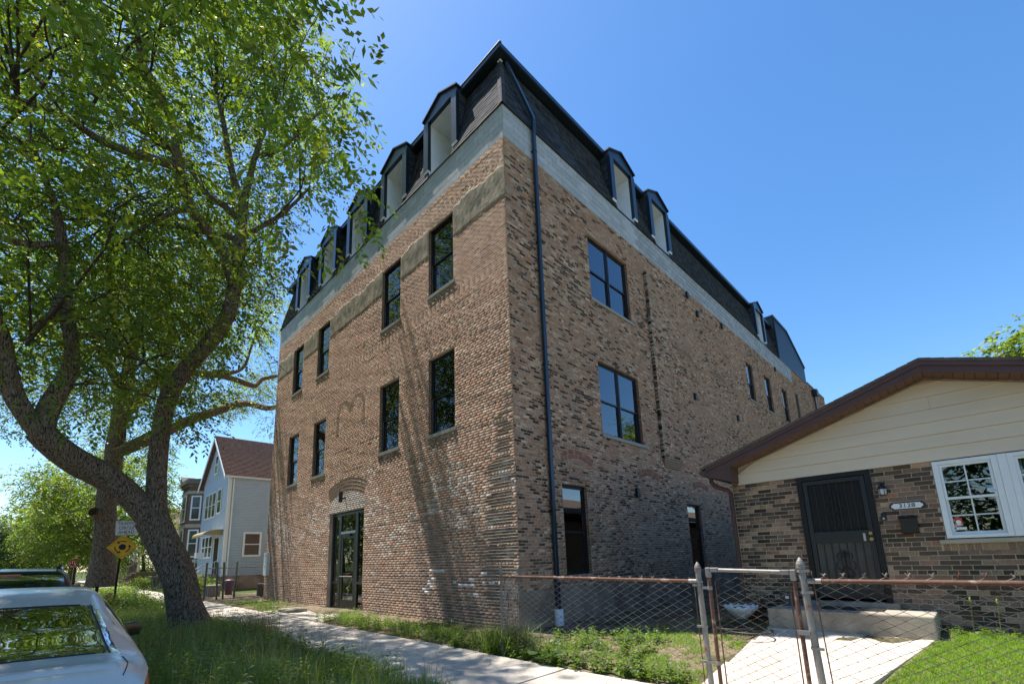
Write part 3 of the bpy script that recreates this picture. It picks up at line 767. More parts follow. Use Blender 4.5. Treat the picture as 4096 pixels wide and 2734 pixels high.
box_part('room_wall', 'room', entr, D0 - .05, D1 + .05, 2.2, 2.22, -.1, 3.6)
box_part('floor', 'concrete_old', entr, D0, D1, .2, 2.2, .02, .06)
box_part('sill', 'concrete', bld, D0 - .07, D1 + .06, -.13, .24, -.02, .055, bevel=.01)
MB().box(-9.78, -9.4, -.07, .0, -.05, .12, (.3, .27, .23)).build('base_stone', 'brick', bld)
MB().box(-6.84, -6.5, -.06, .0, -.05, .10, (.3, .27, .23)).build('base_stone', 'brick', bld)

# wall lamp above the door
wl_ = MB().tube([(-8.24, -.17, 3.61), (-8.24, -.17, 3.97)], .068, 16).build('wall_lamp', 'black_metal', bld, smooth=False)
MB().tube([(-8.24, -.11, 3.76), (-8.24, .02, 3.76)], .025, 10).build('bracket', 'black_metal', wl_)
MB().tube([(-8.24, .0, 3.76), (-8.24, .012, 3.76)], .06, 14).build('backplate', 'black_metal', wl_)
# meter box
mbx = MB().box(-15.93, -15.52, -.14, .01, 1.12, 2.12).build('meter_box', 'sign_white', bld, label='pale metal meter box on the brick wall')
for (u, v, s) in ((2.0, -15.72, .05), (1.75, -15.72, .035), (1.5, -15.7, .05)): MB().box(v - s, v + s, -.146, -.138, u - s * .4, u + s * .4).build('knockout', 'plate_dark', mbx)

# ---- mansard roof: shingles on a deck
MY0, MY1, MZ0, MZ1 = -.03, .38, 13.17, 15.20
deck = MB()
DORM_X = [(-3.30, -2.11), (-5.98, -4.80), (-8.63, -7.49), (-11.30, -10.17), (-13.99, -12.79)]
DORM_Y = [(5.50, 6.72), (8.22, 9.44), (20.42, 21.64)]
for (p, q) in fill(W0 - .04, .028, [(a - .012, b + .012) for a, b in DORM_X]):
    deck.quad((p, MY0 + .012, MZ0), (q, MY0 + .012, MZ0), (q if q < -.1 else -.392, MY1 + .012, MZ1), (p if p > W0 else W0 + .38, MY1 + .012, MZ1))
for (p, q) in fill(MY0 + .012, 30.5, [(a - .012, b + .012) for a, b in DORM_Y]):
    deck.quad((.028, p, MZ0), (.028, q, MZ0), (-.392, q, MZ1), (-.392, p if p > .1 else MY1 + .012, MZ1))
deck.quad((W0 - .028, MY0, MZ0), (W0 - .028, 30.5, MZ0), (W0 + .392, 30.5, MZ1), (W0 + .392, MY1, MZ1))
deck.quad((W0 - .04, MY0 + .012, MZ0), (W0 - .04, .06, MZ0), (.0, .06, MZ0), (.028, MY0 + .012, MZ0)); deck.quad((.028, MY0, MZ0), (-.06, .05, MZ0), (-.06, 30.5, MZ0), (.028, 30.5, MZ0))
roof = deck.build('mansard_roof', 'black_metal', bld)
SL = math.atan2(MY1 - MY0, MZ1 - MZ0); NC = 16; EXP = (MZ1 - MZ0) / NC
DORM_X = [(-3.30, -2.11), (-5.98, -4.80), (-8.63, -7.49), (-11.30, -10.17), (-13.99, -12.79)]
DORM_Y = [(5.50, 6.72), (8.22, 9.44), (20.42, 21.64)]
GB = (24.0, 30.6)
def shingle_list(plane):
    out = []; R = random.Random(14 if plane == 'y' else 15)
    for r in range(NC):
        z = MZ0 + r * EXP; ins = (MY1 - MY0) * r / NC
        a0, a1 = (W0 - .04 + ins, .04 - ins) if plane == 'y' else (-.04 + ins, 30.4)
        x = a0 - R.uniform(0, .3)
        while x < a1:
            wd = R.choice((.15, .22, .30, .33)); s, e = max(x, a0), min(x + wd, a1); x += wd
            holes = []
            for (p, q) in (DORM_X if plane == 'y' else DORM_Y): holes.append((p, q) if z < 13.50 else (p - .33, q + .33))
            if plane == 'x': holes.append((GB[0] if z < 16 else 99, 99))
            for (s2, e2) in fill(s, e, holes):
                if e2 - s2 > .03: out.append((s2 + .002, e2 - .002, z, R.uniform(.004, .011), R.uniform(.6, 1.45)))
    return np.array(out)
def shingle_geo(L, plane):
    n = len(L); a0, a1, z, th, _ = L.T
    t0 = z - .012; t1 = z + EXP * 1.02
    def pt(a, zz, off):
        y = MY0 + (MY1 - MY0) * (zz - MZ0) / (MZ1 - MZ0) - off
        return np.stack([a, y, zz], 1) if plane == 'y' else np.stack([-y, a, zz], 1)
    b0 = th + .007; tp = np.full(n, .004)
    V = np.stack([pt(a0, t0, b0), pt(a1, t0, b0), pt(a1, t1, tp), pt(a0, t1, tp), pt(a0, t0, b0 - th * 1.5), pt(a1, t0, b0 - th * 1.5), pt(a1, t1, tp - .01), pt(a0, t1, tp - .01)], 1)
    return V
SHF = np.array([(0, 1, 2, 3), (4, 5, 1, 0), (5, 6, 2, 1), (7, 4, 0, 3)])
for plane in ('y', 'x'):
    L = shingle_list(plane); V = shingle_geo(L, plane); base = np.array((.058, .055, .062)) if plane == 'y' else np.array((.05, .054, .063))
    cl = base[None] * L[:, 4:5]
    mid = V.mean(1); d = np.linalg.norm(mid - CAM, axis=1); own = np.zeros(len(L), bool); own[np.argsort(d)[:150]] = True
    for i in np.nonzero(own)[0]:
        mb = MB(); mb.add(V[i], [tuple(f) for f in SHF.tolist()], tuple(cl[i])); mb.build('shingle', 'shingle', roof)
    v = V[~own]; F = (np.arange(len(v))[:, None, None] * 8 + SHF[None]).reshape(-1, 4)
    bulk('shingles', v.reshape(-1, 3), F, 'shingle', roof, cols=np.repeat(cl[~own], 4, 0), kind='stuff')
# hip cap
hp = MB()
for r in range(15):
    t0, t1 = r / 15, (r + 1.1) / 15
    for s in (0, 1):
        p = lambda t, w: ((.062 - .42 * t - (w if s == 0 else 0)), (-.062 + .42 * t + (w if s else 0)), MZ0 - .01 + 2.03 * t)
        c = shrink((.075, .07, .075), rnd.uniform(.75, 1.3)); o = .006 * (1 - (t0 * 15 - r))
        hp.quad(p(t0, 0), p(t0, .14), p(t1, .14), p(t1, 0), c)
hp.build('hip_cap', 'shingle', roof)
box_part('flashing', 'white_board', roof, -.44, -.33, .33, .42, 15.19, 15.23)
# soffit and coping round the top
cp = MB()
for (o0, o1, z0, z1) in ((.22, -.5, 15.285, 15.315), (.24, -.5, 15.317, 15.46)):
    e = .38 - o0
    cp.box(W0 + e, -e, e, 1.6, z0, z1); cp.box(-1.6, -e, 1.6, 30.2, z0, z1); cp.box(W0 + e, W0 + 1.6, 1.6, 30.2, z0, z1)
coping = cp.build('coping', 'dark_metal', bld)
e = .38 - .262
MB().box(W0 + e, -e, e, .2, 15.452, 15.475).build('drip_edge', 'alu', coping)

# ---- dormers
def dormer(plane, c, hw=.595, tr=.235, depth=1.25, n0=.0):
    """c: centre along the wall. Local frame: a along the wall, n outward, z up"""
    P = (lambda a, n, z: (c + a, -n, z)) if plane == 'y' else (lambda a, n, z: (n, c + a, z))
    def bx(m, a0, a1, n0_, n1, z0, z1, col=None):
        p, q = P(a0, n0_, z0), P(a1, n1, z1)
        m.box(min(p[0], q[0]), max(p[0], q[0]), min(p[1], q[1]), max(p[1], q[1]), z0, z1, col); return m
    ow = hw + tr; ze, za, zo = 15.45, 15.83, 15.26
    # pediment is the body of the part
    m = MB(); m.prism([P(-ow, n0 - .01, zo + .02), P(ow, n0 - .01, zo + .02), P(ow, n0 - .01, ze), P(0, n0 - .01, za), P(-ow, n0 - .01, ze)], Vector(P(0, -.3, 0)) - Vector(P(0, 0, 0)))
    d = m.build('dormer', 'dark_metal', bld)
    for s in (-1, 1):
        a0, a1 = sorted((s * hw, s * ow))
        bx(MB(), a0, a1, n0 - .10, n0 + .02, 13.50, zo + .02).build('trim', 'dark_metal', d)
        # foot of the trim, cut back to the slope
        m = MB(); m.add([P(a0, n0 + .02, 13.50), P(a1, n0 + .02, 13.50), P(a1, n0 - .06, 13.36), P(a0, n0 - .06, 13.36), P(a0, n0 - .1, 13.5), P(a1, n0 - .1, 13.5)], [(0, 1, 2, 3), (0, 3, 4), (1, 5, 2), (3, 2, 5, 4)]); m.build('trim_foot', 'white_board' , d)
        ai = s * (hw + .003)
        a0, a1 = sorted((ai, s * (hw + .05)))
        bx(MB(), a0, a1, n0 - depth, n0 - .101, 13.22, zo).build('reveal', 'white_board', d)
        # shingled cheek
        ck = MB(); z = 13.45; r = 0
        while z < ze:
            nn = n0 - .10; k = rnd.uniform(0, .2)
            while nn > n0 - .95:
                w = rnd.choice((.16, .24, .3)); n1 = max(nn - w, n0 - .95)
                cc = shrink((.052, .055, .064), rnd.uniform(.65, 1.4)); t = rnd.uniform(.006, .012)
                p0, p1, q1, q0 = P(s * (ow + t + .004), nn - .002, z - .008), P(s * (ow + t + .004), n1 + .002, z - .008), P(s * (ow - .004), n1 + .002, z + .135), P(s * (ow - .004), nn - .002, z + .135)
                b0, b1 = P(s * (ow - .01), nn, z - .008), P(s * (ow - .01), n1, z - .008)
                ck.add([p0, p1, q1, q0, b0, b1], [(0, 1, 2, 3), (4, 5, 1, 0)], cc); nn = n1
            z += .13; r += 1
        ck.build('cheek_shingles', 'shingle', d)
        bx(MB(), *sorted((s * (hw + .055), s * (ow - .006))), n0 - 1.0, n0 - .102, 13.3, ze).build('cheek', 'black_metal', d)
        # roof slope
        m = MB(); th = .05
        m.prism([P(s * (ow + .05), n0 + .05, ze - .022), P(0, n0 + .05, za), P(0, n0 + .05, za + th), P(s * (ow + .05), n0 + .05, ze - .022 + th)], Vector(P(0, -1.7, 0)) - Vector(P(0, 0, 0)))
        m.build('dormer_roof', 'black_metal', d)
    bx(MB(), -hw, hw, n0 - .10, n0 + .018, zo - .012, zo + .05).build('head_trim', 'dark_metal', d)
    bx(MB(), -hw, hw, n0 - depth, n0 - .101, zo - .004, zo + .02).build('ceiling', 'white_board', d)
    m = MB(); m.add([P(-hw, .03, 13.195), P(hw, .03, 13.195), P(hw, -depth, 13.30), P(-hw, -depth, 13.30), P(-hw, .03, 13.17), P(hw, .03, 13.17)], [(0, 1, 2, 3), (4, 5, 1, 0)]); m.build('sill', 'white_board', d)
    bx(MB(), -hw, hw, .02, .034, 13.165, 13.197).build('sill_edge', 'dark_metal', d)
    f = MB(); bx(f, -hw, -hw + .06, n0 - depth, n0 - depth + .06, 13.3, zo); bx(f, hw - .06, hw, n0 - depth, n0 - depth + .06, 13.3, zo); bx(f, -hw + .06, hw - .06, n0 - depth, n0 - depth + .06, zo - .06, zo); bx(f, -hw + .06, hw - .06, n0 - depth, n0 - depth + .06, 13.3, 13.36); bx(f, -hw + .06, hw - .06, n0 - depth, n0 - depth + .06, 14.2, 14.25)
    f.build('window_frame', 'window_frame', d)
    bx(MB(), -hw + .06, hw - .06, n0 - depth + .02, n0 - depth + .025, 13.36, zo - .06).build('pane', 'glass', d)
    bx(MB(), -hw, hw, n0 - depth - .3, n0 - depth - .28, 13.3, zo).build('room_wall', 'room', d)
    return d
for (a, b) in DORM_X: dormer('y', (a + b) / 2)
for (a, b) in DORM_Y: dormer('x', (a + b) / 2)

# ---- sided bulkhead at the far end of the side roof
bk = MB(); pf = [(GB[0], 13.2), (30.7, 13.2), (30.75, 14.45), (27.0, 16.0), (GB[0], 16.02)]
bk.prism([(-.005, y, z) for y, z in pf], (-4.5, 0, 0)); bulk_h = bk.build('bulkhead', 'black_metal', bld)
n = 24
for i in range(n):
    z0 = 13.22 + i * .115; z1 = z0 + .115
    if z0 > 15.9: break
    ymax = 30.72 if z1 < 14.45 else (30.75 - (z1 - 14.45) / 1.55 * 3.75)
    MB().add([(.022, GB[0] + .05, z0), (.022, ymax, z0), (.004, ymax, z1), (.004, GB[0] + .05, z1), (-.004, GB[0] + .05, z0), (-.004, ymax, z0)], [(0, 1, 2, 3), (4, 5, 1, 0)]).build('siding_board', 'dark_metal', bulk_h)
MB().tube([(.03, GB[0] + .02, 13.2), (.03, GB[0] + .02, 16.05)], .04, 4).build('corner_trim', 'black_metal', bulk_h)
for (p, q) in (((GB[0] - .05, 16.05), (27.02, 16.03)), ((27.02, 16.03), (30.85, 14.42))):
    m = MB(); m.prism([(.06, p[0], p[1] - .06), (.06, q[0], q[1] - .06), (.06, q[0], q[1] + .06), (.06, p[0], p[1] + .06)], (-4.6, 0, 0)); m.build('roof_edge', 'dark_metal', bulk_h)
ck = MB()
for r in range(20):
    z = 13.3 + r * .13; 
    for i in range(6):
        x1 = -.02 - i * .2; x0 = x1 - .195; ck.add([(x0, GB[0] - .02, z), (x1, GB[0] - .02, z), (x1, GB[0] - .002, z + .135), (x0, GB[0] - .002, z + .135)], [(0, 1, 2, 3)], shrink((.055, .057, .065), rnd.uniform(.6, 1.4)))
ck.build('cheek_shingles', 'shingle', bulk_h)

# ---- downspout, vents, scupper
ds = MB(); DY = 1.12
def strap(p, q, w=.055, t=.04):
    a = (Vector(q) - Vector(p)); L = a.length; a.normalize(); s = Vector((0, 1, 0)); s = (s - a * s.dot(a)).normalized()
    return ds.obox((Vector(p) + Vector(q)) / 2, a, s, a.cross(s), L / 2, w, t)
strap((.085, DY, .40), (.085, DY, 12.98)); strap((.085, DY, 12.96), (.13, DY - .04, 13.42)); strap((.13, DY - .02, 13.40), (-.27, .52, 15.2))
dsp = ds.build('downspout', 'dark_metal', bld, bevel=.012)
for z in (2.6, 6.2, 9.6, 12.4): box_part('strap', 'black_metal', dsp, .0, .13, DY - .062, DY + .062, z, z + .03)
MB().tube([(.09, DY, -.1), (.09, DY, .42)], .105, 16).build('drain_pipe', 'white_board', bld, label='white painted drain pipe at the foot of the downspout')
for (y, z) in ((10.6, 12.01), (11.48, 11.48), (14.32, 11.92), (10.24, 7.5), (14.89, 7.52), (5.13, 3.33), (22.6, 12.05)):
    v = MB().box(0, .09, y - .085, y + .085, z - .13, z + .12); v = v.build('vent_hood', 'black_metal', bld, bevel=.01)
sc_ = MB().box(0, .35, 31.9, 32.5, 12.55, 13.0).build('scupper', 'black_metal', bld); MB().box(.06, .16, 32.1, 32.25, 8.0, 12.6).build('downspout', 'dark_metal', bld)
print('building', time.time() - T0)
# ================================================================== THE BUNGALOW
BY = 2.0; BX0, BX1 = 3.75, 9.62; ZS = 2.768; RX = 6.66
bun = thing('bungalow', (6.7, 6, .4), 'low bungalow with beige gable siding, dark mottled brick front and black security door', 'house')
b_open = [(4.81, 5.82, .66, ZS + .02), (6.54, 8.60, 1.64, ZS + .02)]
fw_ = backing('wall', 'y', BY + .006, BX0, BX1, .0, ZS, b_open, 'mortar_bungalow', bun, .12)
br_, _rows = lay(BX0 + .003, BX1, .40, ZS, b_open + [(6.47, 8.7, 1.47, 1.64)], [], 44, joint=.010)
def bun_cols(r, seed):
    g = np.random.default_rng(seed); n = len(r)
    pal = np.array([(.10, .076, .064), (.06, .05, .044), (.21, .15, .115), (.27, .20, .15), (.37, .27, .19), (.28, .18, .13), (.12, .092, .075)])
    c = pal[g.choice(7, n, p=[.24, .2, .16, .13, .09, .08, .10])]
    return c * g.uniform(.85, 1.2, (n, 1))
bc_ = bun_cols(br_, 5)
vis = (br_[:, 2] > .42) & (br_[:, 0] < 7.35)
order = np.argsort(np.where(vis, -(br_[:, 0] - 3.7) - .6 * (br_[:, 2] > 1.3), 99)); own = np.zeros(len(br_), bool); own[order[:290]] = True
for i in np.nonzero(own)[0]: brick_obj(br_[i], tuple(bc_[i]), 'y', BY, .05, 'brick', fw_)
brick_bulk('brickwork', br_[~own], bc_[~own], 'y', BY, .05, 'brick', fw_, .0012, .0016, 51)
# rowlock course under the window sill
for i in range(28):
    x = 6.49 + i * .0785
    if x > 8.6: break
    brick_obj((x, x + .068, 1.475, 1.57), shrink((.27, .20, .14), rnd.uniform(.7, 1.2)), 'y', BY, .05, 'brick', fw_)
box_part('sill', 'limestone', bun, 6.46, 8.7, BY - .045, BY + .1, 1.578, 1.632, bevel=.004)
MB().box(BX0 + .004, BX0 + .16, BY + .1, 25, .0, 2.95).build('wall', 'mortar_bungalow', bun)
lb_, _rows = lay(BY + .004, 13.5, .3, 2.94, [], [], 45)
g_ = np.random.default_rng(3); V = []
brick_bulk('brickwork', lb_[lb_[:, 0] < 3.2] * np.array([1, 1, 1, 1]), bun_cols(lb_[lb_[:, 0] < 3.2], 7), 'x', BX0 + .01, .004, 'brick', bun, .001, .001, 53)
MB().box(BX1 - .1, BX1, BY + .1, 25, 0, 2.95).build('wall', 'mortar_bungalow', bun)
MB().box(BX0 + .2, BX1 - .2, 24.9, 25, 0, 2.95).build('wall', 'mortar_bungalow', bun)
MB().box(BX0, BX0 + .13, BY - .001, BY + .1, ZS + .002, 2.93, (.2, .15, .11)).build('corner_bricks', 'brick', bun)

def rake(x): return 3.06 + .336 * ((x - 3.9) if x < RX else (2 * RX - 3.9 - x))    # underside line of the rake
# gable siding boards
SB = .193; k = 0; z = ZS
while z < 4.0:
    z1 = z + SB; pts = []
    xl = max(3.885, 3.9 + (z - 3.06) / .336); xl1 = max(3.885, 3.9 + (z1 - 3.06) / .336)
    if xl >= RX: break
    xl1 = min(xl1, RX); zt = min(z1, rake(xl1) if xl1 >= RX else z1)
    xr, xr1 = 2 * RX - xl, 2 * RX - xl1
    cuts = [xl, xr] if k % 2 else [xl, (7.68, 6.9, 8.0)[k % 3] if xr > 8.2 else (xl + xr) / 2, xr]
    yb, yt = BY - .032, BY - .014
    for c0, c1 in zip(cuts[:-1], cuts[1:]):
        t0, t1 = max(c0, xl1) if c0 == xl else c0, min(c1, xr1) if c1 == xr else c1
        if c0 == xl: t0 = xl1
        if c1 == xr: t1 = xr1
        g = .0015
        m = MB(); m.add([(c0 + g, yb, z + .003), (c1 - g, yb, z + .003), (t1 - g, yt, zt), (t0 + g, yt, zt), (c0 + g, BY + .003, z + .003), (c1 - g, BY + .003, z + .003), (t1 - g, BY + .003, zt), (t0 + g, BY + .003, zt)],
                       [(0, 1, 2, 3), (4, 7, 6, 5), (0, 4, 5, 1), (1, 5, 6, 2), (2, 6, 7, 3), (3, 7, 4, 0)])
        m.build('siding_board', 'siding_beige', bun)
    z = z1; k += 1
box_part('siding_trim', 'siding_beige', bun, 3.87, 3.886, BY - .035, BY + .0, ZS, 3.04)
# backing of the gable so that no gap shows
m = MB(); m.add([(3.8, BY + .012, ZS), (2 * RX - 3.8, BY + .012, ZS), (2 * RX - 3.8, BY + .012, 3.1), (RX, BY + .012, rake(RX) + .06), (3.8, BY + .012, 3.1)], [(0, 1, 2, 3, 4)]); m.build('gable_backing', 'mortar_bungalow', bun)

# roof slabs, rake fascia, soffit panels
RY0 = 1.60
sl = .336
rf = MB()
for s in (-1, 1):
    X = lambda d: RX + s * d
    e = RX - 3.36
    zr = 4.19
    P = [(X(0), zr), (X(e), zr - sl * e), (X(e), zr - sl * e + .035), (X(0), zr + .035)]
    rf.prism([(x, RY0 - .03, z) for x, z in P], (0, 23.8, 0))
roofb = rf.build('roof', 'brown_roof', bun)
for s in (-1, 1):     # shingle ends along the rake
    for i in range(24):
        d0 = i * .135; d1 = d0 + .13; x0, x1 = RX + s * d0, RX + s * d1
        t = .001
        MB().prism([(x0, RY0 - .035, 4.226 - sl * d0), (x1, RY0 - .035, 4.226 - sl * d1), (x1, RY0 - .035, 4.226 - sl * d1 + t + .008), (x0, RY0 - .035, 4.226 - sl * d0 + .004)], (0, .3, 0)).build('rake_shingle', 'fascia', roofb)
for s in (-1, 1):
    e = RX - 3.45; zr = 4.185
    for (h0, h1, y) in ((.0, .062, RY0 - .022), (.064, .16, RY0)):
        m = MB(); a = [(RX, zr - h1), (RX + s * e, zr - h1 - sl * e), (RX + s * e, zr - h0 - sl * e), (RX, zr - h0)]
        m.prism([(x, y, z) for x, z in a], (0, .03, 0)); m.build('fascia', 'fascia', bun)
    # soffit panels
    n = 27; w = (RX - 3.86) / n
    for i in range(n):
        d0, d1 = i * w, (i + 1) * w
        x0, x1 = RX + s * d0, RX + s * d1; z0, z1 = zr - .15 - sl * d0, zr - .15 - sl * d1
        m = MB(); g = .006 * s; k = .0
        m.add([(x0, RY0 + .03, z0), (x0, BY + .03, z0), (x0 + g, BY + .03, z0 - .010), (x0 + g, RY0 + .03, z0 - .010), (x1 - g, RY0 + .03, z1 - .010), (x1 - g, BY + .03, z1 - .010), (x1, BY + .03, z1), (x1, RY0 + .03, z1)],
              [(0, 1, 2, 3), (3, 2, 5, 4), (4, 5, 6, 7), (0, 3, 4, 7)])
        m.build('soffit_panel', 'soffit', bun)
# boxed eave return, gutter and downspout at the left corner
m = MB(); m.add([(3.45, RY0 + .002, 2.95), (3.89, RY0 + .002, 2.80), (3.89, RY0 + .002, 3.1), (3.45, RY0 + .002, 3.0), (3.45, BY + 23, 2.95), (3.89, BY + 23, 2.80), (3.89, BY + 23, 3.1), (3.45, BY + 23, 3.0)], [(0, 1, 2, 3), (0, 4, 5, 1), (1, 5, 6, 2), (3, 2, 6, 7), (0, 3, 7, 4), (4, 7, 6, 5)]); m.build('eave_box', 'fascia', bun)
m = MB(); m.prism([(3.32, RY0 - .01, 3.07), (3.45, RY0 - .01, 3.07), (3.45, RY0 - .01, 2.96), (3.38, RY0 - .01, 2.96), (3.33, RY0 - .01, 3.02)], (0, 23.5, 0)); gut = m.build('gutter', 'fascia', bun)
MB().tube([(3.42, BY - .1, 2.96), (3.42, BY - .1, 2.88), (3.46, BY - .06, 2.80), (3.66, BY + .03, 2.70), (3.70, BY + .05, 2.62), (3.70, BY + .05, .45)], .042, 8).build('downspout', 'fascia', bun)

M('kick_glass', (.05, .052, .058), rough=.25, spec=.4, var=.3, scale=4)
# security door
dr_ = MB()
for (a, b, c, d) in ((4.81, 4.885, .70, ZS), (5.745, 5.82, .70, ZS), (4.885, 5.745, ZS - .075, ZS)): dr_.box(a, b, BY - .035, BY + .1, c, d)
door = dr_.build('security_door', 'door_black', bun)
lf = MB(); x0, x1, z0, z1 = 4.89, 5.74, .78, 2.685
for (a, b, c, d) in ((x0, x0 + .065, z0, z1), (x1 - .065, x1, z0, z1), (x0 + .065, x1 - .065, z1 - .065, z1), (x0 + .065, x1 - .065, z0, z0 + .12), (x0 + .065, x1 - .065, 1.64, 1.83)): lf.box(a, b, BY - .02, BY + .02, c, d)
lf.build('door_leaf', 'black_metal', door, bevel=.004)
box_part('screen', 'mesh_screen', door, x0 + .06, x1 - .06, BY + .022, BY + .026, z0 + .1, z1 - .06)
box_part('kick_glass', 'kick_glass', door, x0 + .07, x1 - .07, BY + .014, BY + .018, z0 + .12, 1.64)
for i in range(1, 7):
    x = x0 + .065 + (x1 - x0 - .13) * i / 7 if i else 0
    MB().box(x - .006, x + .006, BY - .01, BY + .004, z0 + .12, 1.64).build('bar', 'black_metal', door); MB().box(x - .006, x + .006, BY - .01, BY + .004, 1.83, z1 - .065).build('bar', 'black_metal', door)
def scroll(cx, cz, h, flip):
    m = MB(); 
    for s in (-1, 1):
        for (zz, rr) in ((.25, .055), (-.02, .07), (-.27, .05)):
            pts = [(cx + s * (.012 + rr * (1 - math.cos(t)) * .8), BY - .018, cz + zz * h + rr * math.sin(t) * (1 if zz > 0 else -1)) for t in np.linspace(0, 4.4, 14)]
            m.tube(pts, .0055, 6)
        m.tube([(cx, BY - .018, cz + .42 * h), (cx + s * .035, BY - .018, cz + .33 * h), (cx + s * .05, BY - .018, cz + .26 * h), (cx + s * .01, BY - .018, cz + .2 * h)], .0055, 6)
    m.tube([(cx, BY - .018, cz - .42 * h), (cx, BY - .018, cz + .45 * h)], .009, 6)
    m.build('scroll_ornament', 'black_metal', door)
scroll(5.315, 2.2, .62, 1); scroll(5.315, 1.30, .52, 1)
for z in (1.685, 1.775): MB().tube([(5.70, BY - .02, z), (5.70, BY - .035, z), (5.70, BY - .06, z)], [.03, .016, .028] if z < 1.7 else [.03, .03, .026], 12).build('knob', 'brass', door)
box_part('strike', 'alu', door, 5.60, 5.63, BY - .026, BY - .019, 1.66, 1.78)
box_part('threshold', 'concrete_old', bun, 4.76, 5.9, BY - .16, BY + .1, .60, .735, bevel=.01)

# white double windows
def bung_window(x0, x1, first):
    w = MB(); zt, zb = 2.755, 1.65; yo = BY - .03
    for (a, b, c, d) in ((x0, x0 + .065, zb, zt), (x1 - .065, x1, zb, zt), (x0 + .065, x1 - .065, zt - .055, zt), (x0 + .065, x1 - .065, zb, zb + .05)): w.box(a, b, yo, BY + .09, c, d)
    win = w.build('window', 'vinyl', bun, bevel=.004)
    zm = 2.21; i0, i1 = x0 + .067, x1 - .067
    for (u, v, y) in ((zm - .018, zt - .057, BY - .005), (zb + .052, zm + .018, BY + .025)):
        s = MB()
        for (a, b, c, d) in ((i0, i0 + .03, u, v), (i1 - .03, i1, u, v), (i0 + .03, i1 - .03, v - .035, v), (i0 + .03, i1 - .03, u, u + .035)): s.box(a, b, y, y + .03, c, d)
        s.build('sash', 'vinyl', win)
        xm = (i0 + i1) / 2; zc = (u + v) / 2
        s = MB().box(xm - .009, xm + .009, y + .012, y + .02, u + .035, v - .035).box(i0 + .03, xm - .0095, y + .012, y + .02, zc - .009, zc + .009).box(xm + .0095, i1 - .03, y + .012, y + .02, zc - .009, zc + .009)
        s.build('muntin', 'vinyl', win)
        for (a, b) in ((i0 + .03, xm - .009), (xm + .009, i1 - .03)):
            for (c, d) in ((u + .035, zc - .009), (zc + .009, v - .035)): box_part('pane', 'glass', win, a, b, y + .008, y + .011, c, d)
    box_part('insect_screen', 'mesh_screen', win, i0 + .03, i1 - .03, BY + .075, BY + .077, zb + .08, zm) if first else None
    cu = MB(); n = 16
    for i in range(n):
        a = i0 + (i1 - i0) * i / n; b = i0 + (i1 - i0) * (i + 1) / n
        if first and .22 < i / n < 1.1: continue
        cu.quad((a, BY + .2 + .02 * (i % 2), zb), (b, BY + .2 + .02 * ((i + 1) % 2), zb), (b, BY + .2 + .02 * ((i + 1) % 2), zt), (a, BY + .2 + .02 * (i % 2), zt))
    if cu.v: cu.build('curtain', 'curtain', win)
    box_part('room_wall', 'room', win, x0, x1, BY + .9, BY + .92, 1.2, 2.9)
    return win
w1 = bung_window(6.545, 7.205, True)
box_part('mullion', 'vinyl', bun, 7.206, 7.29, BY - .036, BY + .08, 1.65, 2.755)
w2 = bung_window(7.291, 7.95, False); box_part('mullion', 'vinyl', bun, 7.951, 7.985, BY - .036, BY + .08, 1.65, 2.755); bung_window(7.986, 8.60, False)
# stickers
st_ = MB(); st_.prism([(7.05 + x, BY - .001, 2.25 + z) for x, z in ((0, .02), (.02, 0), (.075, 0), (.095, .02), (.095, .055), (.075, .085), (.02, .085), (0, .055))], (0, .002, 0)); st = st_.build('ring_sticker', 'plate_white', w1)
MB().prism([(7.05 + x, BY - .0022, 2.25 + z) for x, z in ((0, .055), (.095, .055), (.075, .085), (.02, .085))], (0, .001, 0)).build('blue_top', 'sticker_blue', w1)
text_part('lettering', 'ring', .042, 'sticker_blue', w1, (7.0975, BY - .0035, 2.283), (1, 0, 0), (0, 0, 1))
box_part('red_sticker', 'sticker_red', w1, 6.655, 6.735, BY + .030, BY + .032, 1.82, 1.93)
MB().prism([(6.695 + .026 * math.cos(t) * 1.1, BY + .0285, 1.872 + .03 * math.sin(t)) for t in np.linspace(0, 6.28, 9)[:-1]], (0, .001, 0)).build('emblem', 'plate_white', w1)
box_part('emblem_bar', 'plate_white', w1, 6.662, 6.728, BY + .0285, BY + .0295, 1.828, 1.842); box_part('grey_sticker', 'plate_white', w1, 6.66, 6.765, BY + .030, BY + .032, 1.765, 1.80)

# things on the front wall
lan = thing('wall_lantern', (5.94, BY - .07, 2.32), 'small black carriage lantern mounted beside the security door', 'lantern')
MB().box(5.915, 5.965, BY - .015, BY + .003, 2.40, 2.52).build('backplate', 'black_metal', lan)
MB().tube([(5.94, BY - .01, 2.44), (5.94, BY - .04, 2.47), (5.94, BY - .075, 2.475)], .008, 8).build('arm', 'black_metal', lan)
MB().lathe((5.94, BY - .075, 2.33), [(.03, 0), (.05, .008), (.052, .014)], 6).build('base', 'black_metal', lan)
MB().lathe((5.94, BY - .075, 2.33), [(.044, .014), (.054, .10)], 6).build('glass_shade', 'lamp_glass', lan)
MB().lathe((5.94, BY - .075, 2.33), [(.066, .10), (.06, .112), (.045, .135), (.02, .155), (.012, .17), (.02, .178), (.018, .19), (.003, .205)], 12).build('cap', 'black_metal', lan)
for k in range(6):
    a = math.pi / 3 * k; MB().tube([(5.94 + .047 * math.cos(a), BY - .075 + .047 * math.sin(a), 2.343), (5.94 + .057 * math.cos(a), BY - .075 + .057 * math.sin(a), 2.431)], .004, 5).build('rib', 'black_metal', lan)
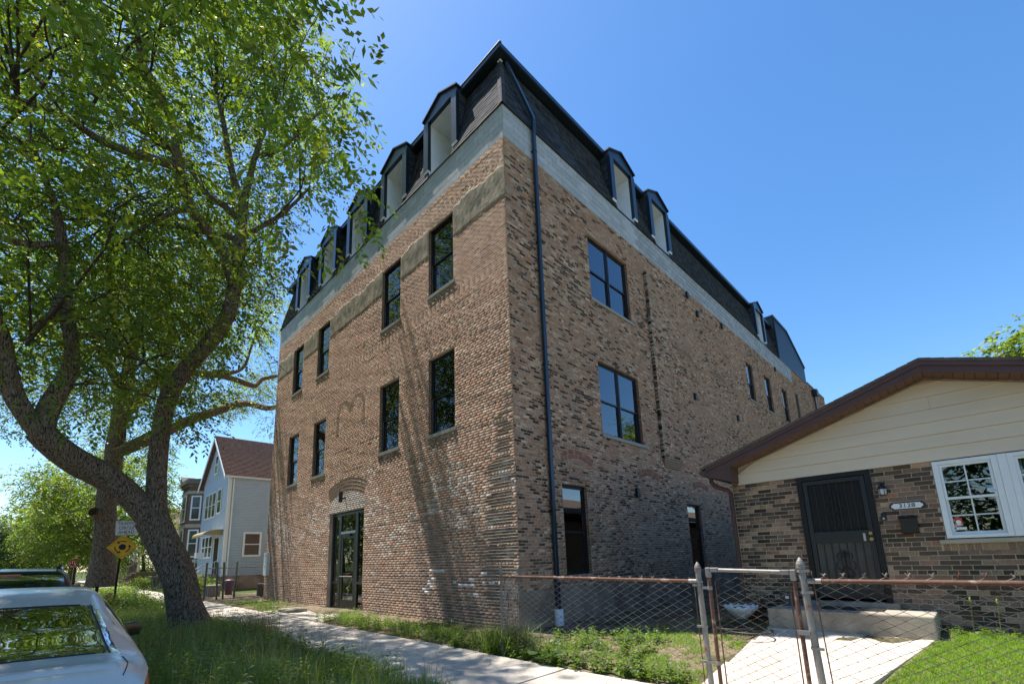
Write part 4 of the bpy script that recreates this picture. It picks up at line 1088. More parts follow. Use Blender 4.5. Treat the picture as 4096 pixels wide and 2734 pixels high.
def plaque(w, h, y, t, name, mat, parent, notch):
    n = notch; p = [(-w + n, -h), (w - n, -h), (w - n * .6, -h * .55), (w, -h * .35), (w, h * .35), (w - n * .6, h * .55), (w - n, h), (-w + n, h), (-w + n * .6, h * .55), (-w, h * .35), (-w, -h * .35), (-w + n * .6, -h * .55)]
    return MB().prism([(6.185 + a, y, 2.155 + b) for a, b in p], (0, t, 0)).build(name, mat, parent)
hn = thing('house_number_sign', (6.185, BY, 2.1), 'white house number plaque with dark rim reading 3128', 'sign')
plaque(.205, .056, BY - .016, .018, 'rim', 'plate_dark', hn, .03); plaque(.182, .041, BY - .0185, .002, 'plate', 'plate_white', hn, .03)
text_part('number', '3128', .082, 'sign_black', hn, (6.185, BY - .021, 2.155), (1, 0, 0), (0, 0, 1), sx=1.18)
db = thing('doorbell', (5.89, BY, 1.95), 'slim black doorbell camera below the lantern', 'doorbell')
MB().box(5.862, 5.918, BY - .026, BY + .003, 1.955, 2.07).build('body', 'plate_dark', db, bevel=.008); MB().tube([(5.89, BY - .024, 1.985), (5.89, BY - .030, 1.985)], .017, 16).build('button', 'alu', db)
MB().tube([(5.89, BY - .024, 2.04), (5.89, BY - .029, 2.04)], .01, 12).build('lens', 'black_metal', db)
mlb = thing('mailbox', (6.17, BY, 1.74), 'glossy black mailbox with a lid hung under the house number', 'mailbox')
MB().prism([(6.075, BY + .002, 1.745), (6.075, BY - .085, 1.76), (6.075, BY - .10, 1.95), (6.075, BY + .002, 1.985)], (.195, 0, 0)).build('box', 'black_metal', mlb, bevel=.006)
MB().prism([(6.068, BY + .001, 1.99), (6.068, BY - .112, 1.953), (6.068, BY - .114, 1.935), (6.068, BY - .118, 1.957), (6.068, BY + .001, 2.0)], (.209, 0, 0)).build('lid', 'black_metal', mlb)

# stoop and the things on it
stp = MB().box(4.32, 6.30, 1.16, BY - .17, .1, .66)
stoop = stp.build('stoop', 'concrete_old', bun, bevel=.02)
MB().box(4.32, 6.30, BY - .168, BY + .004, .1, .655).build('stoop_back', 'concrete_old', bun)
tag(MB().box(4.95, 5.75, 1.42, 1.80, .6605, .675).build('doormat', 'plate_dark', bevel=.004), 'black rubber doormat on the concrete stoop', 'doormat')
pl = thing('white_planter', (3.83, 1.45, .4), 'white scalloped bowl planter standing beside the stoop', 'planter')
m = MB(); n = 40; prof = [(.07, 0), (.10, .02), (.19, .10), (.245, .17), (.27, .21), (.25, .2), (.2, .15)]
P = []; F = []
for i, (r, z) in enumerate(prof):
    for k in range(n):
        q = 1 + (.05 * (i / 4) if i < 5 else 0) * math.sin(k * 2 * math.pi / n * 13); P.append((3.83 + r * q * math.cos(2 * math.pi * k / n), 1.45 + r * q * math.sin(2 * math.pi * k / n), .44 + z + (.018 * math.sin(k * 2 * math.pi / n * 13) if 3 <= i < 6 else 0)))
for i in range(len(prof) - 1):
    for k in range(n): F.append((i * n + k, i * n + (k + 1) % n, (i + 1) * n + (k + 1) % n, (i + 1) * n + k))
m.add(P, F); m.build('bowl', 'white_pot', pl, smooth=True)
MB().lathe((3.83, 1.45, .34), [(.13, 0), (.1, .03), (.07, .10)], 16).build('foot', 'grey_pot', pl)
MB().lathe((3.83, 1.45, .60), [(.22, 0), (.2, .01)], 20).build('potting_soil', 'soil', pl)
pt_ = thing('dark_flower_pot', (4.5, 1.78, .66), 'dark plastic flower pot standing on the left of the stoop', 'pot')
MB().lathe((4.5, 1.72, .66), [(.085, 0), (.12, .18), (.13, .18), (.132, .205), (.115, .205), (.11, .19)], 20).build('pot', 'grey_pot', pt_, smooth=False)
box_part('label', 'plate_white', pt_, 4.49, 4.54, 1.592, 1.600, .78, .82)
pt2 = thing('clay_flower_pot', (3.72, 1.95, .4), 'round flower pot in the shade behind the white planter', 'pot')
MB().lathe((3.9, 1.86, .40), [(.10, 0), (.15, .24), (.165, .24), (.165, .28), (.14, .28)], 20).build('pot', 'rust', pt2)
hs = []
for t in np.linspace(0, 15.5, 90):
    r = .42 - .012 * t; hs.append((4.05 + .15 * math.sin(t * .31) + r * math.cos(t), .62 + .12 * math.cos(t * .4) + r * .75 * math.sin(t), float(gz(4.1, .7)) + .055 + .0045 * t))
hs += [(3.5, .5, .28), (3.1, .9, .28), (2.9, 1.6, .30), (3.3, 2.4, .36)]
tag(MB().tube(hs, .0135, 7).build('garden_hose', 'hose', smooth=True), 'black garden hose lying coiled on the walk beside the stoop', 'hose')

# ================================================================== CHAIN-LINK FENCE
FY = -1.62
def chain_link(name, p, q, z0, z1, parent, mat='wire', w=.080, h=.086, r=.0047, barbs=True):
    p = np.array(p, float); q = np.array(q, float); L = np.linalg.norm(q - p); u = (q - p) / L
    nrm = np.array([-u[1], u[0]]); n = int(L / w); m = int((z1 - z0) / (h / 2))
    g = np.random.default_rng(int(abs(p[0] * 100)) + 3); V = []; F = []; nv = 0
    quad = np.array([(0, 1, 5, 4), (1, 2, 6, 5), (2, 3, 7, 6), (3, 0, 4, 7)])
    def wire(pts):
        nonlocal nv
        k = len(pts); off = np.array([(r, 0), (0, r), (-r, 0), (0, -r)])
        R = np.empty((k, 4, 3))
        for c in range(4): R[:, c] = pts + np.array([nrm[0] * off[c, 0] + u[0] * off[c, 1], nrm[1] * off[c, 0] + u[1] * off[c, 1], 0])
        V.append(R.reshape(-1, 3)); b = nv + 4 * np.arange(k - 1)[:, None]
        F.append((b[:, :, None] + quad[None]).reshape(-1, 4)); nv += 4 * k
    ks = np.arange(m + 1)
    for i in range(n):
        s = 1 if i % 2 else -1
        a = (i + .5) * w + s * (w / 2 + .002) * np.where(ks % 2, 1, -1) + g.normal(0, .0012, m + 1); z = z0 + ks * h / 2 + g.normal(0, .001, m + 1)
        bow = .006 * np.sin(a * 1.7) * np.sin(z * 3); d = np.where(ks % 2, .0022, -.0022) * s + bow
        pts = np.stack([p[0] + u[0] * a + nrm[0] * d, p[1] + u[1] * a + nrm[1] * d, z], 1); wire(pts)
        if barbs:
            e = pts[-1]; sg = -s if m % 2 else s
            for t in (-1, 1):
                tw = np.array([e, e + np.array([u[0], u[1], 0]) * .004 * t + np.array([0, 0, .016]), e + np.array([u[0], u[1], 0]) * g.uniform(.010, .022) * t + np.array([nrm[0], nrm[1], 0]) * g.normal(0, .006) + np.array([0, 0, g.uniform(.026, .040)])]); wire(tw)
    return bulk(name, np.concatenate(V), np.concatenate(F), mat, parent, kind='stuff')
def post(name, x, y, z0, z1, r, mat, parent, lean=(0, 0), cap=True):
    top = (x + lean[0], y + lean[1], z1)
    o = MB().tube([(x, y, z0), top], r, 14).build(name, mat, parent, smooth=False)
    if cap:
        MB().lathe(top, [(r * 1.12, -.045), (r * 1.18, -.04), (r * 1.18, .0), (r * 1.05, .012), (r * .8, .035), (r * .4, .055), (.003, .068)], 14).build('cap', 'galv', o)
    return o
def band(x, y, z, r, parent, side=1):
    b = MB(); b.tube([(x, y, z - .013), (x, y, z + .013)], r + .004, 14); b.box(x + side * r * .5 - .006, x + side * (r + .045), y - r - .004, y - r * .3, z - .012, z + .012)
    return b.build('tension_band', 'galv', parent)
fl = thing('chain_link_fence', (2.7, FY, 0), 'rusty chain-link fence panel between the building corner and the gate', 'fence', 'chain-link fences along the sidewalk')
PA, GL, GR = (1.12, FY), (4.49, FY), (5.535, FY)
pa = post('corner_post', PA[0], PA[1], -.05, 1.39, .022, 'galv', fl, cap=True)
pbk = post('end_post', .26, -.30, -.05, 1.36, .032, 'galv', fl)
band(PA[0], FY, .75, .022, fl); band(PA[0], FY, 1.27, .022, fl)
MB().tube([(PA[0], FY, 1.275), (2.8, FY, 1.262), (GL[0] - .05, FY, 1.245)], .0205, 12).build('top_rail', 'rust', fl)
MB().tube([(GL[0] - .13, FY, 1.246), (GL[0] - .035, FY, 1.245)], .0245, 12).build('rail_end', 'galv', fl)
chain_link('chain_link_mesh', (PA[0] + .03, FY + .028), (GL[0] - .07, FY + .028), .10, 1.30, fl)
chain_link('chain_link_mesh', (PA[0], FY + .05), (.27, -.33), .06, 1.28, fl, w=.06)
MB().box(GL[0] - .085, GL[0] - .075, FY + .014, FY + .019, .1, 1.29).build('tension_bar', 'rust', fl)
gp = post('gate_post', GL[0], GL[1], -.05, 1.40, .031, 'galv', fl, lean=(-.012, 0))
for z in (1.24, 1.20, .74, .36): band(GL[0] - .004, FY, z, .031, fl, -1)

gt = thing('chain_link_gate', (5.0, FY, 0), 'closed chain-link walk gate with bright galvanized top rail and rusty side pipes', 'gate')
x0, x1 = 4.60, 5.462; zt = 1.375
MB().tube([(x0, FY - .01, .08), (x0, FY - .01, zt - .05)], .021, 12).build('hinge_stile', 'rust', gt)
MB().tube([(x1, FY - .01, .08), (x1, FY - .01, zt - .08)], .021, 12).build('latch_stile', 'rust', gt)
MB().tube([(x0 + .03, FY - .01, zt), (x1 - .03, FY - .01, zt - .025)], .020, 12).build('top_pipe', 'galv', gt)
MB().tube([(x0, FY - .01, .10), (x1, FY - .01, .10)], .020, 12).build('bottom_pipe', 'rust', gt)
for (x, z) in ((x0, zt), (x1, zt - .026)):
    s = 1 if x == x0 else -1
    MB().box(x - .026, x + .026, FY - .036, FY + .016, z - .085, z + .026).box(x + (.027 if s > 0 else -.12), x + (.12 if s > 0 else -.027), FY - .034, FY + .014, z - .024, z + .024).build('corner_elbow', 'galv', gt, bevel=.008)
chain_link('chain_link_mesh', (x0 + .07, FY), (x1 - .05, FY), .12, zt - .05, gt, w=.078, h=.084, barbs=False)
for x in (x0 + .062, x1 - .052): MB().box(x - .006, x + .006, FY - .005, FY + .002, .1, zt - .13).build('tension_bar', 'rust', gt)
for z in (1.17, .36):
    h = MB(); h.tube([(x0, FY - .01, z - .02), (x0, FY - .01, z + .02)], .028, 12); h.box(GL[0] + .02, x0, FY - .03, FY + .01, z - .012, z + .016); h.build('hinge', 'galv', gt)
lt = MB(); lt.box(x1 - .035, x1 + .075, FY - .045, FY - .030, .74, .785).box(x1 - .03, x1 + .03, FY - .031, FY + .02, .745, .78); lt.build('latch', 'galv', gt)

fr = thing('chain_link_fence', (7.3, FY, 0), 'rusty chain-link fence panel running right from the leaning gate post', 'fence', 'chain-link fences along the sidewalk')
post('gate_post', GR[0] + .045, FY, -.05, 1.43, .034, 'galv', fr, lean=(-.045, 0))
for z in (1.36, 1.15, .62): band(GR[0] + .04 - .045 * z / 1.43, FY, z, .034, fr, 1)
MB().tube([(GR[0] + .06, FY, 1.262), (9.6, FY, 1.262)], .0205, 12).build('top_rail', 'rust', fr)
MB().tube([(GR[0] + .04, FY, 1.262), (GR[0] + .16, FY, 1.262)], .0245, 12).build('rail_end', 'galv', fr)
chain_link('chain_link_mesh', (GR[0] + .1, FY + .028), (9.6, FY + .028), .10, 1.31, fr)
MB().tube([(GR[0] + .125, FY + .01, .1), (GR[0] + .085, FY + .01, 1.36)], .006, 6).build('tension_bar', 'rust', fr)
post('line_post', 8.9, FY, -.05, 1.30, .026, 'galv', fr)
print('bungalow+fence', time.time() - T0)
TREE1_LIMBS = {"trunk":[[-6.87,-4.25,-0.39,0.546],[-6.9,-4.37,0.03,0.44],[-6.94,-4.56,0.55,0.387],[-6.93,-4.83,1.4,0.352],[-6.93,-5.16,2.18,0.343],[-6.97,-5.42,2.76,0.352]],"R":[[-6.96,-5.34,2.5,0.246],[-6.97,-5.42,3.39,0.221],[-6.87,-5.47,4.24,0.193],[-6.77,-5.48,4.99,0.193],[-6.66,-5.41,5.76,0.193],[-6.52,-5.13,6.61,0.184],[-6.36,-4.74,7.33,0.18],[-6.1,-4.44,8.07,0.176],[-5.98,-4.37,8.88,0.164],[-5.88,-4.38,9.73,0.148],[-5.88,-4.37,10.4,0.135],[-5.77,-4.36,11.3,0.107],[-5.66,-4.31,12.08,0.082],[-5.54,-4.25,12.75,0.07],[-5.41,-4.13,13.45,0.049],[-5.28,-4.01,14.02,0.033]],"R2":[[-5.77,-4.36,11.3,0.1],[-5.84,-4.66,12.05,0.09],[-5.77,-4.87,12.77,0.08],[-5.7,-5.05,13.51,0.06],[-5.63,-5.25,14.0,0.04]],"R3":[[-5.87,-4.35,10.81,0.09],[-6.24,-4.67,11.31,0.08],[-6.63,-5.14,11.8,0.065],[-7.08,-5.55,12.71,0.05],[-7.44,-6.15,13.29,0.03]],"U":[[-5.99,-4.4,8.93,0.136],[-5.76,-4.79,9.73,0.132],[-5.63,-5.21,10.07,0.123],[-5.57,-5.53,10.38,0.119],[-5.49,-5.75,10.86,0.115],[-5.31,-5.95,11.29,0.106],[-5.12,-6.04,11.77,0.098],[-4.94,-6.27,12.19,0.089],[-4.75,-6.55,12.48,0.081],[-4.56,-6.82,12.69,0.072],[-4.37,-6.94,12.92,0.064],[-4.17,-7.05,13.21,0.055],[-3.97,-7.22,13.48,0.047],[-3.76,-7.43,13.96,0.025]],"UB":[[-5.31,-5.92,11.12,0.1],[-5.35,-6.41,11.07,0.095],[-5.17,-6.99,10.82,0.085],[-4.96,-7.42,10.67,0.075],[-4.74,-7.83,10.63,0.06],[-4.51,-8.21,10.42,0.05],[-4.06,-8.65,10.0,0.03]],"UC":[[-5.56,-5.47,10.39,0.06],[-5.51,-5.95,9.96,0.05],[-5.35,-6.4,9.26,0.04],[-5.16,-6.8,8.5,0.025]],"UD":[[-5.85,-4.26,10.18,0.09],[-6.33,-4.59,10.55,0.08],[-6.79,-4.92,10.71,0.06],[-7.28,-5.56,10.87,0.05],[-7.74,-6.28,10.96,0.04],[-8.17,-6.97,10.9,0.02]],"L":[[-6.95,-5.32,2.55,0.286],[-6.91,-5.89,3.25,0.277],[-6.75,-6.41,3.67,0.277],[-6.57,-6.87,3.91,0.277],[-6.37,-7.25,4.16,0.26],[-6.26,-7.53,4.43,0.244]],"L1":[[-6.26,-7.46,4.33,0.212],[-6.15,-7.76,4.71,0.178],[-6.04,-7.99,5.13,0.166],[-5.93,-8.12,5.57,0.153],[-5.82,-8.22,6.04,0.145],[-5.7,-8.39,6.49,0.136],[-5.47,-8.62,7.38,0.111],[-5.05,-8.78,8.43,0.076],[-4.64,-8.83,9.5,0.043]],"L2":[[-6.26,-7.51,4.47,0.212],[-6.26,-7.45,4.95,0.187],[-6.17,-7.31,5.43,0.162],[-6.07,-7.21,5.92,0.14],[-5.97,-7.3,6.5,0.128],[-5.86,-7.45,7.11,0.119],[-5.76,-7.51,7.75,0.111],[-5.65,-7.68,8.54,0.093],[-5.54,-7.84,9.11,0.072],[-5.43,-8.1,9.71,0.051],[-5.3,-8.33,10.3,0.03]],"L3":[[-5.76,-7.49,7.55,0.08],[-5.46,-7.6,6.68,0.07],[-5.25,-7.77,6.29,0.05],[-5.04,-7.85,5.78,0.03]],"L4":[[-5.66,-7.59,8.38,0.07],[-5.33,-8.06,7.96,0.06],[-4.99,-8.42,7.72,0.05],[-4.66,-8.7,7.6,0.03]],"L5":[[-5.97,-7.29,6.5,0.07],[-6.27,-6.94,6.74,0.06],[-6.65,-6.51,6.87,0.045],[-6.92,-5.96,6.62,0.03]],"Rr":[[-5.54,-4.25,12.75,0.05],[-4.92,-3.83,12.79,0.045],[-4.39,-3.46,13.28,0.035],[-3.85,-3.11,13.81,0.02]],"Rs":[[-5.88,-4.37,10.33,0.07],[-5.38,-3.99,10.58,0.06],[-4.74,-3.56,10.96,0.045],[-4.2,-3.21,11.49,0.03]]}
